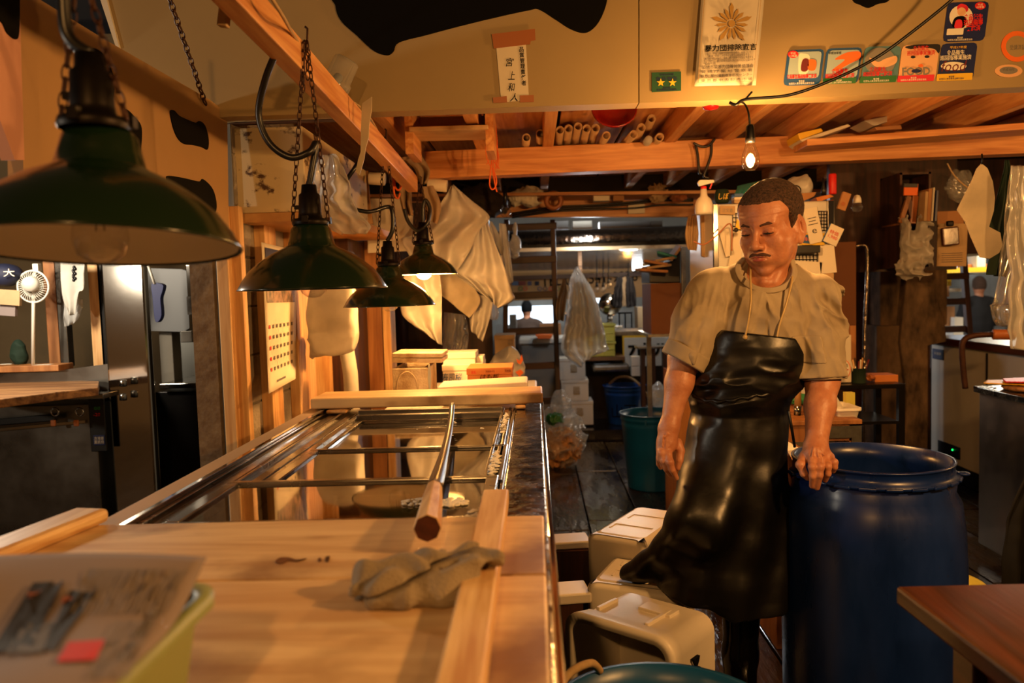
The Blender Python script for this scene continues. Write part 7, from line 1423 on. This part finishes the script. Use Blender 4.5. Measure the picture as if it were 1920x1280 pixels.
# machine
t = thing('band_saw', 'grey rounded band saw housing in the left stall', 'machine', P(325, 720, 4.0)); pts = []
for cx_, cy_, a0 in ((335, 522, 0), (270, 520, 90), (270, 602, 180), (335, 604, 270)):
    for k in range(7): a = math.radians(a0+15*k); rx = 26; pts.append(P(cx_+rx*math.cos(a), cy_-18*math.sin(a), 4.0))
mb = MB(); mb.prism(pts, (0, .12, 0)); mb.build('wheel_guard', 'grey_plastic', t, bev=.012)
pbox('guide_post', 352, 495, 362, 640, 3.98, .03, 'mirror_steel', parent=t); pbox('hinge', 350, 555, 366, 590, 3.96, .03, 'steel', parent=t); pbox('motor_block', 338, 620, 360, 642, 3.97, .1, 'dark_steel', parent=t); pbox('column', 300, 622, 325, 720, 4.05, .1, 'wall_grey', parent=t)
mb = MB(); mb.prism(crom([P(*q, 3.5) for q in [(284, 532), (305, 533), (305, 545), (301, 560), (303, 590), (297, 603), (291, 602), (288, 585), (286, 560)]], 3), (0, .03, 0)); mb.build('rubber_glove', 'st_navy', label='navy blue rubber glove hanging in front of the grey machine', cat='glove', bev=.006)
mb = MB(); mb.tube([P(278, 498, 3.5), P(284, 515, 3.5), P(290, 532, 3.5)], .006, 6); mb.build('glove_clip', 'white_plastic', label='white clip holding the navy glove', cat='clip')
t = thing('steel_table', 'steel work table right of the mirror-polished door in the left stall', 'table', V((P(335, 900, 3.8).x, 4.1, 0))); pbox('table_top', 297, 718, 400, 728, 3.9, .5, 'steel', parent=t); pbox('cabinet', 299, 728, 400, 1080, 3.95, .5, 'black_steel', parent=t)
pbox('white_board', 318, 622, 372, 716, 4.6, .03, 'tile_white', 'pale board behind the grey machine', 'board')
# ================================================================ distant people
def person_small(px, ptop, Y, lab, shirt, hair, s=1.0, z0=0, lean=0):
    c = np.array(P(px, ptop, Y)); hd = c-np.array((0, 0, .12)); sh = hd-np.array((0, 0, .20)); t = thing('person', lab, 'person', V((c[0], Y, z0)))
    def fb(p):
        m = p-hd; d = s_ell(m, (0, 0, 0), (.075, .095, .115)); d = smin(d, s_cap(p, hd+(0, .0, -.05), sh, .05, .06), .02)
        d = smin(d, s_ell(m, (.0, -.0, -.03), (.088, .02, .03)), .01)
        for q in (-1, 1): 
            hp = sh+np.array((q*.09, 0, -.55)); d = smin(d, chain(p, [hp, np.array((hp[0], hp[1]-.05, (hp[2]+z0)/2)), np.array((hp[0], hp[1], z0+.05))], [.085, .06, .05], .03), .03)
            hand = sh+np.array((q*.17, .38, -.40)); d = smin(d, s_cap(p, sh+np.array((q*.2, .08, -.28)), hand, .035, .03), .02); d = smin(d, s_ell(p, hand+np.array((0, .05, 0)), (.035, .06, .02)), .02)
        return smin(d, s_ell(p, sh+np.array((0, 0, -.3)), (.15, .1, .3)), .04)
    lo_ = np.array((c[0]-.4, Y-.35, z0)); hi_ = np.array((c[0]+.4, Y+.6, c[2]+.05)); sdf_obj(fb, lo_, hi_, .012, 'body', 'skin', t)
    def fs(p):
        d = s_ell(p, sh+np.array((0, .0, -.28)), (.19, .13, .36)); d = smin(d, s_cap(p, sh+np.array((-.13, 0, -.02)), sh+np.array((.13, 0, -.02)), .07, .07), .05)
        for q in (-1, 1): d = smin(d, chain(p, [sh+np.array((q*.17, 0, -.04)), sh+np.array((q*.22, .06, -.28)), sh+np.array((q*.18, .30, -.38))], [.07, .06, .055], .03), .03)
        return smax(d+.008*vnoise(p, 14), (sh[2]-.62)-p[:, 2], .01)
    sdf_obj(fs, lo_, hi_, .012, 'shirt', shirt, t)
    def fh(p): m = p-hd; return smax(s_ell(m, (0, .0, .008), (.084, .104, .122)), np.where(m[:, 1] < .02, -.05-m[:, 2]*1.0-.0*m[:, 1], .04-m[:, 2]), .01)
    sdf_obj(fh, lo_, hi_, .010, 'hair', hair, t)
    def fl(p):
        d = np.full(len(p), 1.)
        for q in (-1, 1): hp = sh+np.array((q*.09, 0, -.55)); d = np.minimum(d, chain(p, [hp, np.array((hp[0], hp[1]-.05, (hp[2]+z0)/2)), np.array((hp[0], hp[1], z0+.08))], [.105, .08, .075], .03))
        return d
    sdf_obj(fl, lo_, hi_, .014, 'trousers', 'dark_jacket', t); return t
cloth('jumper_brown', (.24, .17, .12), 0); cloth('vest_grey', (.16, .16, .17), 0)
person_small(987, 563, 11.8, 'distant man in a brown jumper seen from behind through the ladder', 'jumper_brown', 'ink', z0=.1)
person_small(1836, 518, 10.8, 'distant grey-haired man in a dark quilted vest seen from behind at right', 'vest_grey', 'hair_crop', z0=.1)
# stock of the right far stall
rnd = random.Random(12)
for i, (x0, y0, x1, y1, mt, lb) in enumerate([(1768, 575, 1790, 640, 'cardboard', 'brown carton stack behind the right ladder'), (1790, 595, 1806, 620, 'foam', 'white foam box behind the right ladder, upper'), (1788, 621, 1806, 640, 'foam', 'white foam box behind the right ladder, lower'), (1765, 535, 1780, 556, 'cardboard', 'small brown carton by the yellow strip'), (1776, 522, 1784, 536, 'yellow', 'yellow upright packet behind the ladder'), (1812, 495, 1850, 503, 'cardboard_orange', 'orange crate on the far right shelf'), (1832, 480, 1848, 500, 'paper', 'pale carton on the far right shelf'), (1762, 502, 1850, 511, 'yellow', 'long yellow strip on the far right shelf edge')]):
    pbox('stock_box', x0, y0, x1, y1, 9.6-.1*i, .2, mt, lb, 'box')
pbox('far_shelf', 1745, 512, 1870, 515, 9.4, .5, 'galv', 'far right metal shelf above the distant man', 'shelf')
pbox('pale_slab', 1779, 541, 1805, 547, 9.3, .2, 'foam', 'bright pale slab behind the right ladder', 'slab')
# far left-over clutter behind the opening
for i, (x0, y0, x1, y1, Y, mt, lb) in enumerate([(1060, 590, 1080, 625, 9.0, 'st_navy', 'dark blue drum in the far aisle'), (955, 590, 968, 618, 9.6, 'galv', 'grey steel box left of the distant man'), (1040, 585, 1062, 600, 12.6, 'cardboard', 'brown carton on the distant counter'), (1225, 560, 1262, 622, 8.3, 'tan_wall', 'tan cabinet at the right of the far aisle'), (1196, 575, 1216, 622, 9, 'paper', 'pale stack of sheets in the far aisle')]):
    pbox('storage_box', x0, y0, x1, y1, Y, .3, mt, lb, 'box')
mb = MB(); mb.beam(P(935, 522, 9.5), P(1240, 512, 9.5), .05, .05); mb.build('far_rail', 'dark_x', label='dark rail above the telephone number board', cat='rail')
mb = MB(); mb.tube([P(1150, 486, 8.8), P(1236, 474, 8.4)], .03, 10); mb.build('fluorescent_tube', 'tube_light', label='lit fluorescent tube under the far foil ceiling, upper', cat='lamp')
mb = MB(); mb.tube([P(1186, 502, 9.0), P(1204, 501, 9.0)], .03, 10); mb.build('fluorescent_tube', 'tube_light', label='short lit fluorescent tube at the right of the number board', cat='lamp')
# ================================================================ light
def light(name, typ, loc, col, e, size=.05, rot=None, **k):
    l = bpy.data.lights.new(name, typ); l.color = col; l.energy = e
    if typ == 'AREA': l.size = size; l.shape = 'RECTANGLE'; l.size_y = k.get('sy', size)
    else: l.shadow_soft_size = size
    o = bpy.data.objects.new(name, l); COL.objects.link(o); o.location = loc
    if rot: o.rotation_euler = rot
    return o
WARM = (1, .48, .14); NEU = (1, .86, .66); COOL = (.9, .95, 1)
light('bare_bulb_light', 'POINT', BULB+V((0,-.004,-.012)), WARM, 72, .02)
for (c, e) in LAMPLIGHTS: light('lamp_light', 'POINT', c, WARM, e, .035)
# shop bulbs of the aisle in front of the stall (behind and beside the camera)
light('aisle_bulb_light', 'POINT', (1.45, .85, 1.85), WARM, 105, .05)
light('aisle_bulb_light', 'POINT', (-.35, -.9, 2.3), WARM, 70, .05)
light('left_aisle_light', 'POINT', (-3.1, .8, 1.62), NEU, 45, .06)
light('left_stall_light', 'POINT', (-2.3, 2.9, 1.75), NEU, 60, .1)
light('right_stall_light', 'POINT', (2.9, 3.0, 1.7), WARM, 26, .05)
light('far_aisle_light', 'POINT', (.9, 7.6, 1.75), NEU, 70, .15)
light('far_aisle_light', 'POINT', (.5, 10.5, 2.3), COOL, 260, .3)
light('far_aisle_light', 'POINT', (5.0, 8.3, 2.2), NEU, 120, .3)
light('bag_glow_light', 'POINT', (.45, 6.7, 1.75), COOL, 12, .1)  # added light behind the far hanging bags to make them glow
w = bpy.data.worlds.new('world'); SC.world = w; w.use_nodes = True; bg = w.node_tree.nodes['Background']; bg.inputs[0].default_value = (1, .50, .20, 1); bg.inputs[1].default_value = .035
SC.view_settings.view_transform = 'Standard'; SC.view_settings.look = 'None'; SC.view_settings.gamma = 1; SC.view_settings.use_curve_mapping = False
SC.view_settings.exposure = 0.22
cy = SC.cycles; cy.use_denoising = True; cy.max_bounces = 8; cy.transparent_max_bounces = 16; cy.sample_clamp_indirect = 6; cy.caustics_reflective = False; cy.caustics_refractive = False; cy.use_adaptive_sampling = True
